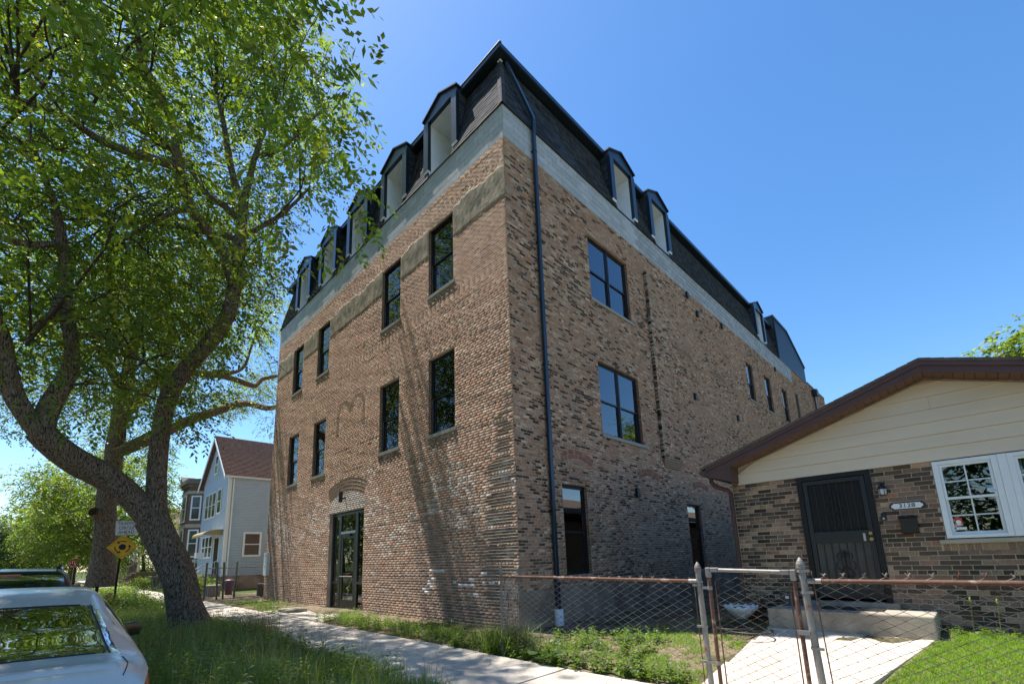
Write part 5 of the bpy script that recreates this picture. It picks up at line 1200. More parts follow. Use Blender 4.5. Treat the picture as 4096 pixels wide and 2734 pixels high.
TREE1_CLUMPS = [[-12.26,-5.58,8.69,0.89],[3.01,-4.71,16.02,0.74],[-8.92,-6.92,7.32,0.72],[-13.13,-7.66,14.75,0.65],[-8.62,-5.43,16.48,0.68],[2.66,-7.13,10.53,0.89],[-0.12,-10.08,11.89,0.72],[-7.03,-9.58,10.91,1.09],[-9.24,-5.38,17.59,0.96],[-3.85,-11.26,13.8,0.76],[-8.04,-3.41,17.04,1.02],[-4.97,-4.84,7.32,1.03],[-6.73,-3.67,17.67,0.94],[-9.29,-6.32,6.46,1.02],[-7.57,-10.95,14.93,0.69],[-8.19,-4.2,20.79,1.02],[-11.74,-4.01,14.09,1.08],[-5.37,-6.25,9.93,0.87],[-9.02,-3.86,12.57,0.94],[-8.89,-4.78,10.21,0.78],[-9.76,-5.75,20.08,1.05],[-6.6,-4.26,16.54,0.93],[-2.94,-5.13,19.98,0.9],[-9.56,-4.56,8.82,0.99],[-4.99,-9.74,8.49,0.82],[-11.78,-3.65,10.52,0.76],[-8.3,-3.79,10.43,0.82],[0.18,-6.03,18.98,0.88],[1.71,-5.44,17.43,0.65],[-9.31,-9.4,9.38,0.76],[-7.74,-7.53,12.46,0.78],[-6.58,-4.25,8.67,0.68],[-11.25,-8.14,15.99,0.78],[-3.28,-8.53,11.79,0.81],[-4.75,-9.28,16.56,0.85],[2.17,-5.68,11.88,0.85],[-13.71,-4.25,12.69,1.05],[-7.23,-8.73,9.21,0.74],[-8.47,-2.93,19.17,0.93],[-7.41,-5.5,16.46,0.83],[-7.28,-9.19,15.6,1.05],[-9.48,-3.69,19.75,0.73],[-1.2,-6.23,11.73,0.89],[-10.18,-2.76,18.79,0.86],[-10.58,-6.76,12.3,0.96],[-8.97,-9.95,12.64,0.81],[-8.97,-7.22,18.92,0.88],[-5.81,-10.34,9.25,1.08],[-0.29,-6.01,14.59,1.06],[-10.4,-6.17,9.11,0.86],[-6.06,-10.48,10.98,1.05],[-6.58,-8.09,17.32,0.82],[-6.76,-5.15,14.88,0.68],[-1.05,-4.84,11.11,1.07],[-8.91,-4.56,18.6,0.71],[-9.56,-7.98,17.82,0.98],[-3.7,-9.94,16.76,0.93],[-13.1,-5.69,15.53,1.05],[-11.15,-9.68,12.85,0.96],[-6.25,-4.29,20.01,0.72],[-9.48,-5.28,13.61,1.06],[-4.3,-3.19,11.63,1.03],[-13.14,-2.51,11.48,1.04],[-5.19,-10.11,11.57,0.75],[-0.46,-9.98,13.64,0.69],[-4.53,-5.98,9.13,0.9],[-6.6,-8.81,13.25,1.06],[-7.43,-3.54,20.12,0.8],[-5.3,-7.88,17.15,0.77],[-6.26,-3.72,19.07,0.72],[-0.55,-7.23,14.56,0.94],[-6.74,-6.26,21.1,0.71],[-1.13,-5.14,16.6,0.93],[-6.05,-5.96,18.15,0.86],[-1.18,-6.58,7.32,1.08],[-1.89,-8.71,11.34,0.85],[-6.81,-3.22,15.69,1.05],[-2.85,-10.9,13.22,0.86],[-11.58,-7.95,12.14,0.68],[-8.14,-8.81,16.09,0.86],[-8.06,-5.11,18.88,0.91],[-6.08,-9.4,10.15,0.96],[0.96,-9.2,12.57,0.79],[-9.3,-9.25,11.5,1.07],[-7.06,-8.23,15.03,0.85],[-2.44,-8.38,12.99,0.91],[-11.14,-2.47,12.85,0.65],[-0.9,-4.05,9.98,0.83],[-8.86,-8.57,7.99,0.95],[-3.78,-7.91,16.92,0.74],[-8.06,-5.51,13.37,0.79],[-9.28,-5.57,14.72,0.94],[-11.89,-5.87,14.02,0.74],[-12.87,-7.04,16.31,0.93],[1.81,-5.92,8.88,0.87],[-1.98,-6.84,14.98,0.93],[-0.72,-8.59,12.87,0.89],[-6.33,-4.38,21.36,0.8],[-11.66,-5.37,14.96,0.96],[0.31,-8.41,15.85,0.91],[-5.72,-7.32,8.9,0.81],[-8.82,-10.37,11.75,0.88],[-8.23,-8.5,9.83,0.87],[-8.04,-7.12,7.41,0.75],[-6.6,-8.99,8.23,0.7],[-8.03,-6.29,9.24,1.0],[-10.32,-3.48,10.6,0.78],[-2.05,-5.53,20.6,0.85],[2.45,-3.69,14.52,1.01],[-10.82,-6.23,7.17,0.66],[-2.21,-6.96,11.91,0.95],[-2.71,-7.84,19.61,0.92],[-6.71,-5.56,10.82,0.91],[-9.5,-2.94,11.08,0.67],[0.39,-7.35,10.47,0.99],[-8.39,-3.16,15.41,1.1],[-8.2,-6.57,6.62,0.96],[-0.71,-7.11,8.62,0.82],[-2.05,-8.1,16.92,1.06],[-3.83,-4.86,17.92,0.91],[-4.48,-6.1,19.71,0.71],[-6.4,-10.47,13.38,0.76],[-0.08,-5.69,12.92,1.07],[-3.53,-7.59,15.79,0.87],[-9.49,-6.16,10.96,0.83],[-7.51,-5.71,11.64,0.92],[-9.29,-7.13,13.13,0.72],[-11.12,-4.7,12.95,0.74],[-10.01,-3.58,13.9,0.78],[-5.82,-6.36,15.16,0.82],[-13.03,-3.65,10.97,0.86],[-9.52,-2.93,14.96,0.82],[-2.22,-6.74,17.78,0.82],[-8.95,-9.27,10.1,0.71],[-9.9,-7.61,12.96,0.71],[-10.51,-6.47,6.53,0.71],[1.12,-4.09,17.79,1.1],[-0.6,-7.76,16.78,0.7],[-6.47,-8.46,7.48,0.8],[-12.13,-6.08,13.12,0.68],[-5.65,-7.36,12.65,1.09],[-10.77,-5.38,12.87,0.66],[-12.03,-5.69,17.51,1.02],[-0.03,-9.05,9.89,0.71],[-10.53,-8.48,14.6,0.97],[-8.34,-10.88,12.5,0.66],[-2.84,-5.45,17.19,1.02],[1.34,-5.54,13.53,0.74],[-12.86,-5.96,10.31,0.76],[-10.95,-6.62,14.16,1.09],[-6.58,-5.13,18.67,0.98],[-3.69,-5.4,19.53,0.71],[-8.78,-8.13,8.99,0.66],[1.96,-7.83,13.66,0.79],[-7.61,-2.67,14.12,0.78],[-7.15,-10.64,11.36,1.02],[-11.96,-7.83,14.48,1.06],[-13.06,-7.17,10.73,0.68],[-11.3,-7.66,8.34,0.74],[-5.38,-8.43,12.85,0.84],[-13.04,-7.69,13.7,0.75],[-10.41,-6.45,18.8,0.99],[0.17,-7.79,14.06,0.72],[-3.14,-8.77,18.88,0.93],[-8.15,-4.44,7.7,0.9],[-6.32,-6.44,16.79,0.73],[-4.9,-6.52,21.15,1.1],[-4.07,-5.18,15.45,1.08],[-3.88,-8.83,19.5,0.7],[-12.72,-4.19,14.75,0.73],[-5.75,-9.63,13.12,0.87],[-6.72,-9.49,17.27,0.69],[-10.08,-3.87,12.44,0.91],[-3.97,-4.07,16.33,0.88],[-11.21,-3.71,9.66,0.67],[-11.75,-4.83,16.41,0.73],[-0.76,-9.9,9.54,0.96],[-6.56,-9.9,7.97,0.79],[3.26,-6.14,15.0,0.89],[-11.08,-6.98,17.45,1.04],[-7.13,-3.94,12.02,0.98],[-2.09,-8.18,6.78,1.01],[-13.74,-5.83,13.31,0.82],[-9.25,-4.14,13.59,0.75],[-4.56,-8.14,18.04,0.76],[-8.55,-7.28,13.92,0.87],[-5.1,-3.51,16.74,0.76],[-8.3,-7.2,16.37,1.09],[2.05,-3.69,16.21,1.05],[-0.84,-4.52,17.72,0.71],[-12.51,-4.28,15.84,0.74],[-7.61,-4.94,9.11,0.69],[0.75,-7.11,14.86,0.69],[-6.59,-5.71,8.27,1.04],[2.86,-6.29,13.39,0.78],[-3.05,-6.74,6.47,0.79],[-10.44,-5.51,19.23,0.7],[3.46,-5.41,11.68,1.05],[-11.26,-4.39,10.74,0.89],[-11.43,-5.89,10.27,0.66],[-0.87,-9.13,10.66,0.8],[-3.6,-6.1,16.7,0.65],[-10.4,-7.14,16.06,0.93],[-9.89,-5.19,11.25,0.95],[-2.06,-10.01,16.84,0.69],[-9.39,-3.79,10.93,0.65],[-5.05,-10.9,12.41,0.85],[-7.51,-6.36,19.03,1.01],[-4.79,-10.79,9.75,0.68],[-5.35,-5.42,8.1,0.81],[-5.02,-2.79,15.28,0.73],[1.79,-6.5,17.08,1.02],[-6.94,-9.68,14.46,0.77],[-10.44,-8.78,17.89,0.69],[-10.04,-9.68,15.83,0.95],[-11.27,-5.95,11.94,1.08],[0.77,-4.17,15.3,0.98],[-10.36,-8.28,15.68,0.76],[-8.94,-8.18,10.47,0.99],[-10.7,-8.86,10.47,1.03],[-4.14,-5.64,20.81,0.73],[-9.8,-7.44,8.99,0.94],[-3.75,-9.25,8.93,1.0],[-1.68,-9.25,13.46,0.94],[-11.96,-2.41,12.1,0.97],[3.08,-6.86,11.65,0.96],[-9.88,-6.0,9.85,0.78],[-5.46,-8.58,9.18,0.9],[-11.79,-6.53,9.35,0.83],[-7.81,-7.93,18.96,0.99],[-5.37,-8.06,11.27,0.7],[-10.26,-6.95,10.92,0.78],[-12.92,-3.29,12.92,0.83],[-6.37,-9.28,6.7,0.97],[0.89,-5.28,8.6,1.04],[-12.53,-7.46,9.22,1.04],[-5.69,-5.4,6.47,0.92],[-8.88,-3.74,14.58,0.82],[-8.2,-7.37,9.01,0.67],[-5.83,-7.01,5.44,1.08],[-13.57,-5.09,14.23,0.94],[-10.27,-8.9,11.8,0.79],[-6.16,-6.63,7.67,0.9],[-5.33,-5.67,5.17,0.79],[-2.3,-10.88,11.98,0.67],[-8.63,-2.97,11.04,0.75],[-3.83,-7.5,6.39,0.65],[-5.15,-8.4,15.36,1.09],[-6.84,-8.93,11.84,0.87],[-11.89,-8.4,10.76,0.81],[-4.42,-7.68,18.85,0.65],[-0.97,-7.46,11.42,1.01],[-9.32,-9.98,16.6,0.78],[-1.36,-10.28,11.73,0.82],[-6.79,-6.33,20.06,0.79],[-11.84,-6.87,18.36,0.93],[-5.46,-4.53,14.04,0.84],[-4.03,-4.75,20.37,0.81],[-0.02,-7.71,17.84,0.7],[-3.23,-5.83,9.41,0.74],[-11.93,-9.11,13.87,1.02],[-8.99,-8.26,15.59,0.91],[-2.76,-4.42,8.99,0.72],[2.01,-6.95,12.34,0.95],[-8.04,-9.52,17.9,0.95],[0.01,-5.68,15.66,1.02],[-11.73,-4.36,8.33,0.66],[-0.54,-7.06,13.16,1.09],[-11.58,-8.83,12.18,0.66],[-4.8,-5.24,18.78,0.73],[0.79,-8.23,16.62,0.79],[-10.42,-4.41,14.52,1.07],[-7.12,-7.68,7.99,0.98],[-7.4,-3.62,10.2,0.66],[1.35,-6.62,10.4,0.83],[-11.46,-2.76,14.72,0.67],[-4.5,-9.73,17.52,0.68],[-12.61,-5.0,16.8,0.66],[-9.66,-7.76,7.43,0.83],[-3.22,-10.4,9.29,0.7],[-7.19,-10.28,8.96,0.98],[-5.12,-9.06,6.69,0.67],[-3.54,-7.48,19.01,0.75],[-1.0,-5.88,18.27,0.97],[-3.32,-7.99,18.21,0.87],[-5.45,-8.51,7.12,0.66],[-11.65,-8.32,9.07,0.91],[-0.41,-5.14,19.34,0.73],[-14.0,-3.97,13.79,0.83],[-0.53,-4.45,16.83,0.79],[-12.55,-7.92,15.4,0.91],[-12.12,-5.42,11.44,0.79],[-4.91,-4.92,19.59,0.75],[-8.91,-8.48,18.78,0.77],[2.89,-5.69,16.16,0.86],[-0.09,-8.06,8.64,1.01],[-4.95,-3.85,9.41,0.73],[-7.26,-9.91,13.32,0.75],[-10.04,-6.69,17.72,0.67],[-9.08,-9.26,13.35,0.97],[-6.19,-4.55,7.99,0.82],[-4.18,-9.6,11.67,0.72],[-12.91,-2.65,14.41,1.0],[0.96,-4.62,14.03,0.93],[-12.63,-6.53,11.77,1.04],[-1.29,-9.46,8.15,0.75],[-0.11,-6.69,17.19,0.74],[-11.29,-6.92,11.34,0.85],[-1.21,-9.4,16.53,0.71],[-6.33,-7.62,18.7,0.72],[-12.34,-3.73,9.41,0.67],[-11.26,-8.02,13.31,0.92],[-7.04,-6.39,7.6,0.72],[-1.58,-8.38,14.59,0.67],[-12.49,-4.17,13.19,0.78],[-5.44,-7.08,6.68,1.06],[0.88,-8.21,11.74,0.95],[-8.42,-6.67,10.17,0.95],[-8.15,-4.35,19.61,0.74],[0.77,-4.82,16.65,0.82],[-8.02,-9.45,12.37,0.78],[-7.46,-9.09,18.81,0.97],[-2.89,-7.24,16.37,0.71],[-3.03,-5.01,14.68,0.94],[-6.42,-7.38,20.02,0.91],[-3.73,-5.44,18.7,0.77],[0.92,-4.96,6.9,0.86],[-11.29,-9.23,16.0,0.67],[-11.11,-6.57,16.06,0.71],[-9.65,-6.38,16.78,0.9],[-7.67,-8.58,6.45,1.05],[-0.04,-9.18,15.4,0.71],[-6.36,-5.13,5.32,0.87],[-4.96,-7.54,10.35,0.85],[-0.56,-7.61,9.45,0.76],[-1.27,-10.58,14.05,0.95],[2.07,-8.16,11.08,0.79],[-9.87,-4.41,6.48,0.69],[-9.23,-4.6,11.89,0.78],[-12.71,-4.84,10.2,0.93],[-5.28,-6.62,8.24,0.78],[-8.85,-2.77,16.97,0.74],[-2.13,-7.69,16.02,0.71],[-7.65,-4.9,17.39,0.8],[-7.51,-5.44,20.54,0.74],[-1.51,-6.27,17.13,1.05],[-4.85,-9.84,10.38,0.68],[-6.08,-6.56,13.62,0.69],[-8.08,-10.44,13.95,0.72],[-9.76,-7.72,14.52,0.95],[2.28,-7.51,15.72,0.87],[0.08,-8.42,13.31,0.72],[-8.56,-2.84,12.43,0.84],[1.78,-5.86,15.73,0.96],[-11.36,-5.39,9.42,0.94],[-6.04,-6.87,15.95,0.83],[1.02,-7.01,13.71,1.07],[-7.94,-8.15,11.02,0.87],[-4.76,-10.14,13.24,0.69],[-6.29,-4.1,13.94,0.74],[-11.28,-9.33,14.85,0.78],[-11.55,-3.88,11.57,0.92],[0.64,-7.87,7.87,0.68],[-2.86,-9.02,14.05,1.05],[-7.89,-5.87,14.61,0.85],[-8.99,-7.15,12.25,0.95],[-6.04,-8.18,8.41,0.93],[-6.52,-2.65,16.66,0.79],[2.78,-5.38,13.93,0.9],[-4.97,-6.19,18.27,1.07],[-1.83,-6.59,10.49,1.08],[-9.0,-5.39,18.75,0.65],[0.58,-5.31,18.21,0.79],[-6.49,-4.45,15.33,0.68],[-3.16,-10.27,11.91,1.1],[-6.75,-8.01,12.19,0.79],[-1.69,-4.29,18.9,0.65],[-9.11,-6.67,8.81,0.96],[-9.93,-3.73,18.42,1.07],[-0.28,-7.3,15.65,0.87],[-9.13,-3.16,13.29,0.82],[-1.5,-8.58,18.25,1.09],[-2.13,-6.75,19.55,0.87],[-6.01,-9.34,16.65,0.68],[-7.67,-6.96,10.9,0.69],[-10.96,-7.22,7.3,1.1],[-11.43,-3.07,18.34,0.93],[-10.47,-9.73,14.16,0.82],[-5.83,-5.9,17.26,0.65],[-4.13,-5.17,8.71,0.9],[-6.61,-7.06,17.99,0.98],[-7.38,-8.42,16.67,0.92],[-11.96,-5.54,18.57,0.87],[-6.65,-7.56,9.88,0.72],[-6.25,-5.9,12.36,0.94],[-7.22,-4.93,7.9,0.87],[-10.22,-5.11,9.7,0.92],[-4.24,-7.04,15.98,0.74],[-0.83,-7.37,18.57,0.87],[-2.44,-8.93,7.94,0.8],[-8.49,-9.71,8.61,0.89],[-0.88,-9.38,12.24,0.76],[-9.62,-6.1,12.01,0.91],[-5.81,-8.02,6.11,1.06],[-5.96,-4.36,17.72,0.96],[-13.71,-6.9,11.62,1.0],[-0.49,-8.77,14.38,1.07],[-5.09,-8.55,18.83,0.74],[-10.08,-7.69,19.06,0.9],[-8.69,-10.01,14.73,0.67],[-5.79,-9.4,8.08,0.7],[-7.27,-4.84,6.32,0.81],[-11.92,-3.24,13.25,1.05],[-5.05,-6.47,11.5,0.82],[-6.12,-6.95,9.7,0.74],[-4.09,-7.02,13.29,0.95],[-3.84,-7.35,20.42,0.98],[-3.83,-3.39,14.81,0.89],[-4.79,-7.02,9.49,0.83],[-10.4,-5.26,8.31,1.06],[3.4,-4.54,11.14,0.85],[-3.25,-9.87,13.45,0.88],[-0.1,-5.3,17.39,0.87],[-2.24,-3.67,10.78,0.68],[-3.78,-6.22,6.86,0.71],[-13.38,-4.97,10.97,0.86],[-3.57,-7.71,9.12,0.79],[-7.67,-9.02,13.47,0.98],[1.02,-8.41,9.8,0.88],[-10.83,-6.01,18.05,0.76],[-10.55,-6.95,9.73,0.81],[-8.16,-4.8,9.89,0.68],[-7.25,-7.52,14.44,0.88],[-9.53,-9.33,15.01,0.88],[-7.11,-2.78,19.57,0.82],[-6.1,-3.87,12.39,1.04],[-7.89,-2.83,18.43,0.72],[-4.23,-10.11,14.38,0.65],[-12.77,-5.62,14.32,0.83],[-1.61,-7.93,19.45,0.87],[-7.29,-1.47,16.96,0.33],[-9.03,-1.33,15.99,0.37],[-8.43,-1.28,16.11,0.37],[-8.08,-1.31,16.89,0.35],[-8.54,-1.25,17.83,0.37],[-7.88,-1.44,16.46,0.36],[-8.41,-1.36,16.08,0.39],[-8.27,-1.28,16.4,0.35],[-8.49,-1.43,18.27,0.42],[-9.12,-1.31,17.85,0.38],[-8.71,-1.27,18.32,0.34],[-8.93,-1.27,18.11,0.42],[-8.29,-1.42,17.27,0.33],[-8.74,-1.39,16.95,0.41],[-9.38,-1.29,19.31,0.35],[-8.55,-1.37,16.66,0.37],[-9.49,-1.46,18.64,0.41],[-7.53,-1.48,18.11,0.34],[-8.41,-1.38,19.78,0.37],[-8.3,-1.27,17.67,0.34],[-8.87,-1.31,17.18,0.41],[-8.29,-1.4,19.71,0.41],[-9.25,-1.38,18.22,0.4],[-9.58,-1.32,17.21,0.4],[-7.38,-1.43,18.3,0.38],[-9.36,-1.35,19.06,0.33],[-8.55,-1.49,16.86,0.34],[-8.62,-1.34,18.49,0.39],[-9.51,-1.33,17.31,0.34],[-7.78,-1.48,18.83,0.38],[-8.13,-1.29,16.55,0.33],[-8.85,-1.27,17.95,0.35],[-9.49,-1.36,16.22,0.35],[-7.6,-1.47,17.67,0.41],[-8.26,-1.33,19.18,0.41],[-8.24,-1.41,19.66,0.35],[-9.2,-1.32,17.59,0.33],[-8.18,-1.3,19.72,0.41],[-8.11,-1.42,17.55,0.35],[-8.36,-1.45,18.85,0.36],[-9.12,-1.35,17.95,0.33],[-8.73,-1.27,16.45,0.33],[-8.78,-1.36,17.52,0.42],[-8.06,-1.33,18.99,0.38]]
TREE2_LIMBS = {"trunk":[[-17.32,-5.53,0.95,0.52],[-17.32,-5.55,1.54,0.41],[-17.32,-5.62,2.72,0.36],[-17.33,-5.69,3.92,0.34],[-17.33,-5.71,4.98,0.33],[-17.33,-5.67,6.25,0.31],[-17.12,-5.66,7.69,0.28],[-17.12,-5.6,9.23,0.25]],"a":[[-17.33,-5.67,6.25,0.22],[-16.86,-4.82,6.84,0.26],[-17.54,-3.74,7.75,0.22],[-17.8,-2.84,8.5,0.2],[-18.09,-2.19,8.92,0.19],[-18.33,-1.42,9.44,0.18],[-18.55,-0.59,9.84,0.16],[-18.72,0.31,9.83,0.14],[-18.85,1.23,10.14,0.1]],"b":[[-17.12,-5.66,7.69,0.25],[-17.06,-4.87,9.2,0.2],[-17.47,-4.0,10.58,0.18],[-17.84,-3.09,10.62,0.17],[-18.02,-2.35,10.81,0.16],[-18.32,-1.33,10.9,0.14],[-18.49,-0.36,10.84,0.12],[-18.61,-0.04,11.32,0.1],[-18.69,1.07,11.89,0.06]],"c":[[-18.02,-2.37,10.99,0.1],[-18.26,-1.56,11.17,0.09],[-18.43,-0.96,11.75,0.08],[-18.38,-0.73,12.78,0.06],[-18.32,-0.5,13.83,0.04],[-18.17,0.03,14.99,0.02]],"d":[[-17.12,-5.6,9.23,0.25],[-16.91,-5.52,11.15,0.2],[-16.7,-5.29,13.19,0.15],[-16.46,-4.91,15.38,0.1]],"e":[[-17.33,-5.72,3.57,0.19],[-17.14,-5.93,3.72,0.18],[-16.94,-6.07,3.84,0.175]],"f":[[-17.12,-5.63,8.83,0.2],[-17.36,-6.38,10.25,0.16],[-17.57,-7.06,11.67,0.11],[-17.76,-7.61,13.13,0.06]]}
TREE2_CLUMPS = [[-20.94,1.02,13.29,0.65],[-19.1,-3.86,9.64,1.02],[-24.75,-6.02,8.18,0.86],[-23.4,-5.12,17.61,0.6],[-18.56,-4.45,10.8,0.66],[-16.6,-6.26,12.47,0.8],[-23.12,1.26,13.51,0.82],[-24.8,-6.77,11.3,0.68],[-22.54,-0.19,11.23,0.73],[-20.02,-7.37,13.18,0.75],[-24.15,-1.46,15.65,0.98],[-18.88,-0.99,15.72,1.05],[-22.2,-5.54,18.0,0.99],[-15.25,-5.18,8.98,0.61],[-25.66,-2.35,13.73,1.0],[-17.97,-3.91,16.0,0.63],[-20.81,-4.7,15.85,1.03],[-23.98,-5.05,13.83,0.89],[-23.23,-5.92,16.59,0.74],[-18.58,-5.65,6.86,0.66],[-23.35,-1.43,13.51,1.06],[-24.44,0.76,16.5,0.78],[-25.48,-7.98,10.95,0.88],[-14.45,-8.54,10.56,0.76],[-23.15,-0.06,14.79,0.81],[-22.2,-7.94,8.36,0.93],[-25.1,-4.67,9.57,0.76],[-24.57,1.03,15.31,0.97],[-17.11,-8.71,11.82,0.7],[-23.37,2.39,10.04,1.01],[-11.41,-6.38,10.71,0.73],[-20.62,-7.26,15.74,0.96],[-17.51,-4.15,9.01,0.77],[-23.8,-5.99,8.95,0.84],[-22.43,-6.74,9.62,0.94],[-12.55,-4.59,9.0,0.86],[-12.29,-3.0,8.57,0.75],[-19.24,-2.59,10.26,0.88],[-23.71,-5.46,16.06,0.62],[-18.38,-8.77,10.07,0.69],[-12.57,-7.17,9.39,0.67],[-22.56,-1.54,15.24,0.87],[-25.17,-4.77,13.79,0.6],[-22.55,-10.08,11.54,0.63],[-16.11,-6.25,14.77,0.6],[-17.82,-1.59,9.44,1.02],[-20.99,-6.98,16.52,0.62],[-25.15,-8.36,13.01,0.78],[-17.78,0.16,9.5,0.94],[-14.56,-4.26,10.27,0.75],[-21.33,0.59,12.17,1.07],[-19.7,-8.61,12.15,0.89],[-14.66,-3.67,13.35,0.95],[-23.55,-7.49,12.58,0.71],[-20.31,-7.31,9.23,0.77],[-20.0,-10.55,10.94,0.64],[-24.44,-7.75,10.35,0.76],[-20.76,-9.46,10.72,0.88],[-23.76,-9.44,11.8,0.83],[-16.03,-2.69,12.07,1.1],[-11.49,-4.53,8.72,1.04],[-18.07,-9.66,14.91,1.01],[-12.37,-5.66,12.08,0.65],[-22.36,1.77,16.57,0.88],[-19.24,-7.57,12.39,1.06],[-24.54,-3.68,14.77,0.84],[-17.02,-8.03,9.61,0.71],[-20.39,1.25,15.17,0.99],[-21.19,-6.01,7.45,1.02],[-13.09,-5.19,11.37,0.73],[-27.04,-2.47,12.95,0.76],[-14.07,-7.67,8.08,0.83],[-13.46,-5.65,12.33,1.05],[-13.18,-4.37,9.66,0.77],[-23.58,-7.69,15.84,0.77],[-20.6,-0.49,19.23,0.79],[-23.39,-3.99,16.47,1.09],[-18.15,-4.99,9.34,0.76],[-18.45,-2.27,17.34,0.62],[-23.03,-6.71,13.15,0.95],[-19.65,-9.02,8.95,1.09],[-25.07,-3.82,11.74,1.0],[-22.13,-2.76,11.19,0.71],[-14.21,-6.64,12.15,0.91],[-26.57,-3.48,13.06,1.05],[-19.96,-9.64,13.75,0.92],[-18.36,-7.36,9.52,0.85],[-18.62,-9.72,12.07,1.09],[-17.54,-6.42,15.53,0.93],[-21.17,-6.02,11.16,0.64],[-24.32,1.82,13.4,1.07],[-23.21,-3.93,7.85,0.93],[-27.11,-5.35,12.51,0.71],[-11.04,-4.18,11.62,0.74],[-18.6,-10.67,13.27,0.93],[-20.24,-1.17,10.74,1.06],[-14.61,-5.39,13.61,1.04],[-15.7,-7.13,7.65,0.71],[-22.81,-8.24,13.02,0.94],[-18.85,-3.69,16.21,0.78],[-20.07,-6.15,15.24,1.01],[-23.19,-5.12,12.08,0.91],[-15.67,-7.11,8.9,0.73],[-24.95,-2.53,11.46,0.62],[-21.0,-5.56,9.16,0.79],[-16.19,-5.83,11.67,0.97],[-25.92,-4.48,7.96,0.97],[-17.0,-6.39,10.36,0.69],[-19.27,-10.37,15.41,0.81],[-22.51,0.93,11.84,1.08],[-15.74,-9.91,12.41,1.05],[-21.68,-9.08,13.28,0.93],[-21.32,-1.16,10.34,0.91],[-17.55,-6.17,9.12,0.74],[-16.97,-9.78,8.44,0.89],[-23.8,-1.26,10.83,1.03],[-25.69,-5.67,11.75,0.9],[-25.07,-5.91,13.4,0.85],[-19.09,-10.52,10.66,0.74],[-14.0,-4.97,8.21,0.84],[-19.59,-4.02,11.3,0.76],[-17.65,-5.26,13.02,0.93],[-21.89,-2.84,15.39,0.96],[-20.31,-3.13,12.92,1.05],[-22.23,-4.21,14.43,1.05],[-20.36,0.06,16.54,0.7],[-25.31,-3.3,16.44,0.68],[-24.99,-5.56,10.05,1.06],[-14.96,-7.22,10.05,0.86],[-23.82,-2.66,10.26,1.07],[-19.87,-5.82,13.34,0.72],[-20.46,-10.12,9.94,0.76],[-13.32,-4.49,13.93,0.91],[-21.32,-10.59,10.75,0.87],[-16.5,-5.54,8.01,0.81],[-14.17,-6.34,10.84,0.63],[-22.21,-5.66,15.94,0.94],[-13.69,-8.03,9.27,0.61],[-18.39,-6.92,14.74,0.95],[-26.87,-3.07,9.47,1.09],[-27.11,-4.96,10.4,0.86],[-22.65,-3.28,8.44,0.66],[-24.23,-8.23,11.97,0.9],[-24.6,-4.05,16.3,0.9],[-12.64,-2.71,11.91,0.72],[-18.51,-3.44,11.8,1.07],[-24.8,-1.36,17.27,1.01],[-15.91,-4.31,7.0,0.68],[-15.51,-5.06,6.04,1.05],[-19.58,-4.23,13.44,0.68],[-21.56,-6.62,9.16,0.65],[-17.11,-8.87,13.34,0.94],[-19.49,-4.35,14.26,0.61],[-12.33,-6.1,9.1,0.97],[-23.65,-6.55,15.48,0.62],[-21.85,-7.38,12.32,0.61],[-12.49,-5.31,7.83,0.83],[-17.67,-5.31,11.58,0.9],[-15.89,-3.27,15.37,0.77],[-22.58,-8.76,8.85,0.86],[-17.52,-7.9,7.02,0.79],[-20.15,0.36,14.74,0.69],[-22.79,-7.74,9.39,1.03],[-21.44,-8.82,16.71,1.09],[-13.48,-2.92,10.53,0.77],[-24.67,0.34,11.61,1.06],[-22.15,1.29,17.55,1.1],[-14.92,-8.96,13.28,0.95],[-22.01,-8.66,15.51,1.06],[-16.21,-7.01,11.69,0.95],[-20.23,-9.14,7.69,1.02],[-17.78,-9.98,10.3,0.78],[-18.55,-8.39,8.45,0.62],[-22.17,-9.9,12.27,0.83],[-18.9,-8.75,14.96,1.03],[-17.65,-8.64,8.7,0.62],[-21.46,-6.45,17.09,0.86],[-21.46,-4.13,7.68,0.64],[-23.69,-7.94,9.0,0.71],[-16.96,-5.61,14.16,1.08],[-22.97,-2.28,16.72,0.94],[-25.98,-5.85,13.91,0.7],[-18.28,0.64,15.29,1.04],[-23.04,0.91,15.92,0.8],[-20.94,-4.88,8.01,0.9],[-26.65,-4.25,14.23,0.87],[-21.23,-9.02,14.41,1.08],[-12.43,-2.51,13.28,0.85],[-23.1,-2.91,14.19,0.79],[-24.25,0.72,12.99,0.72]]
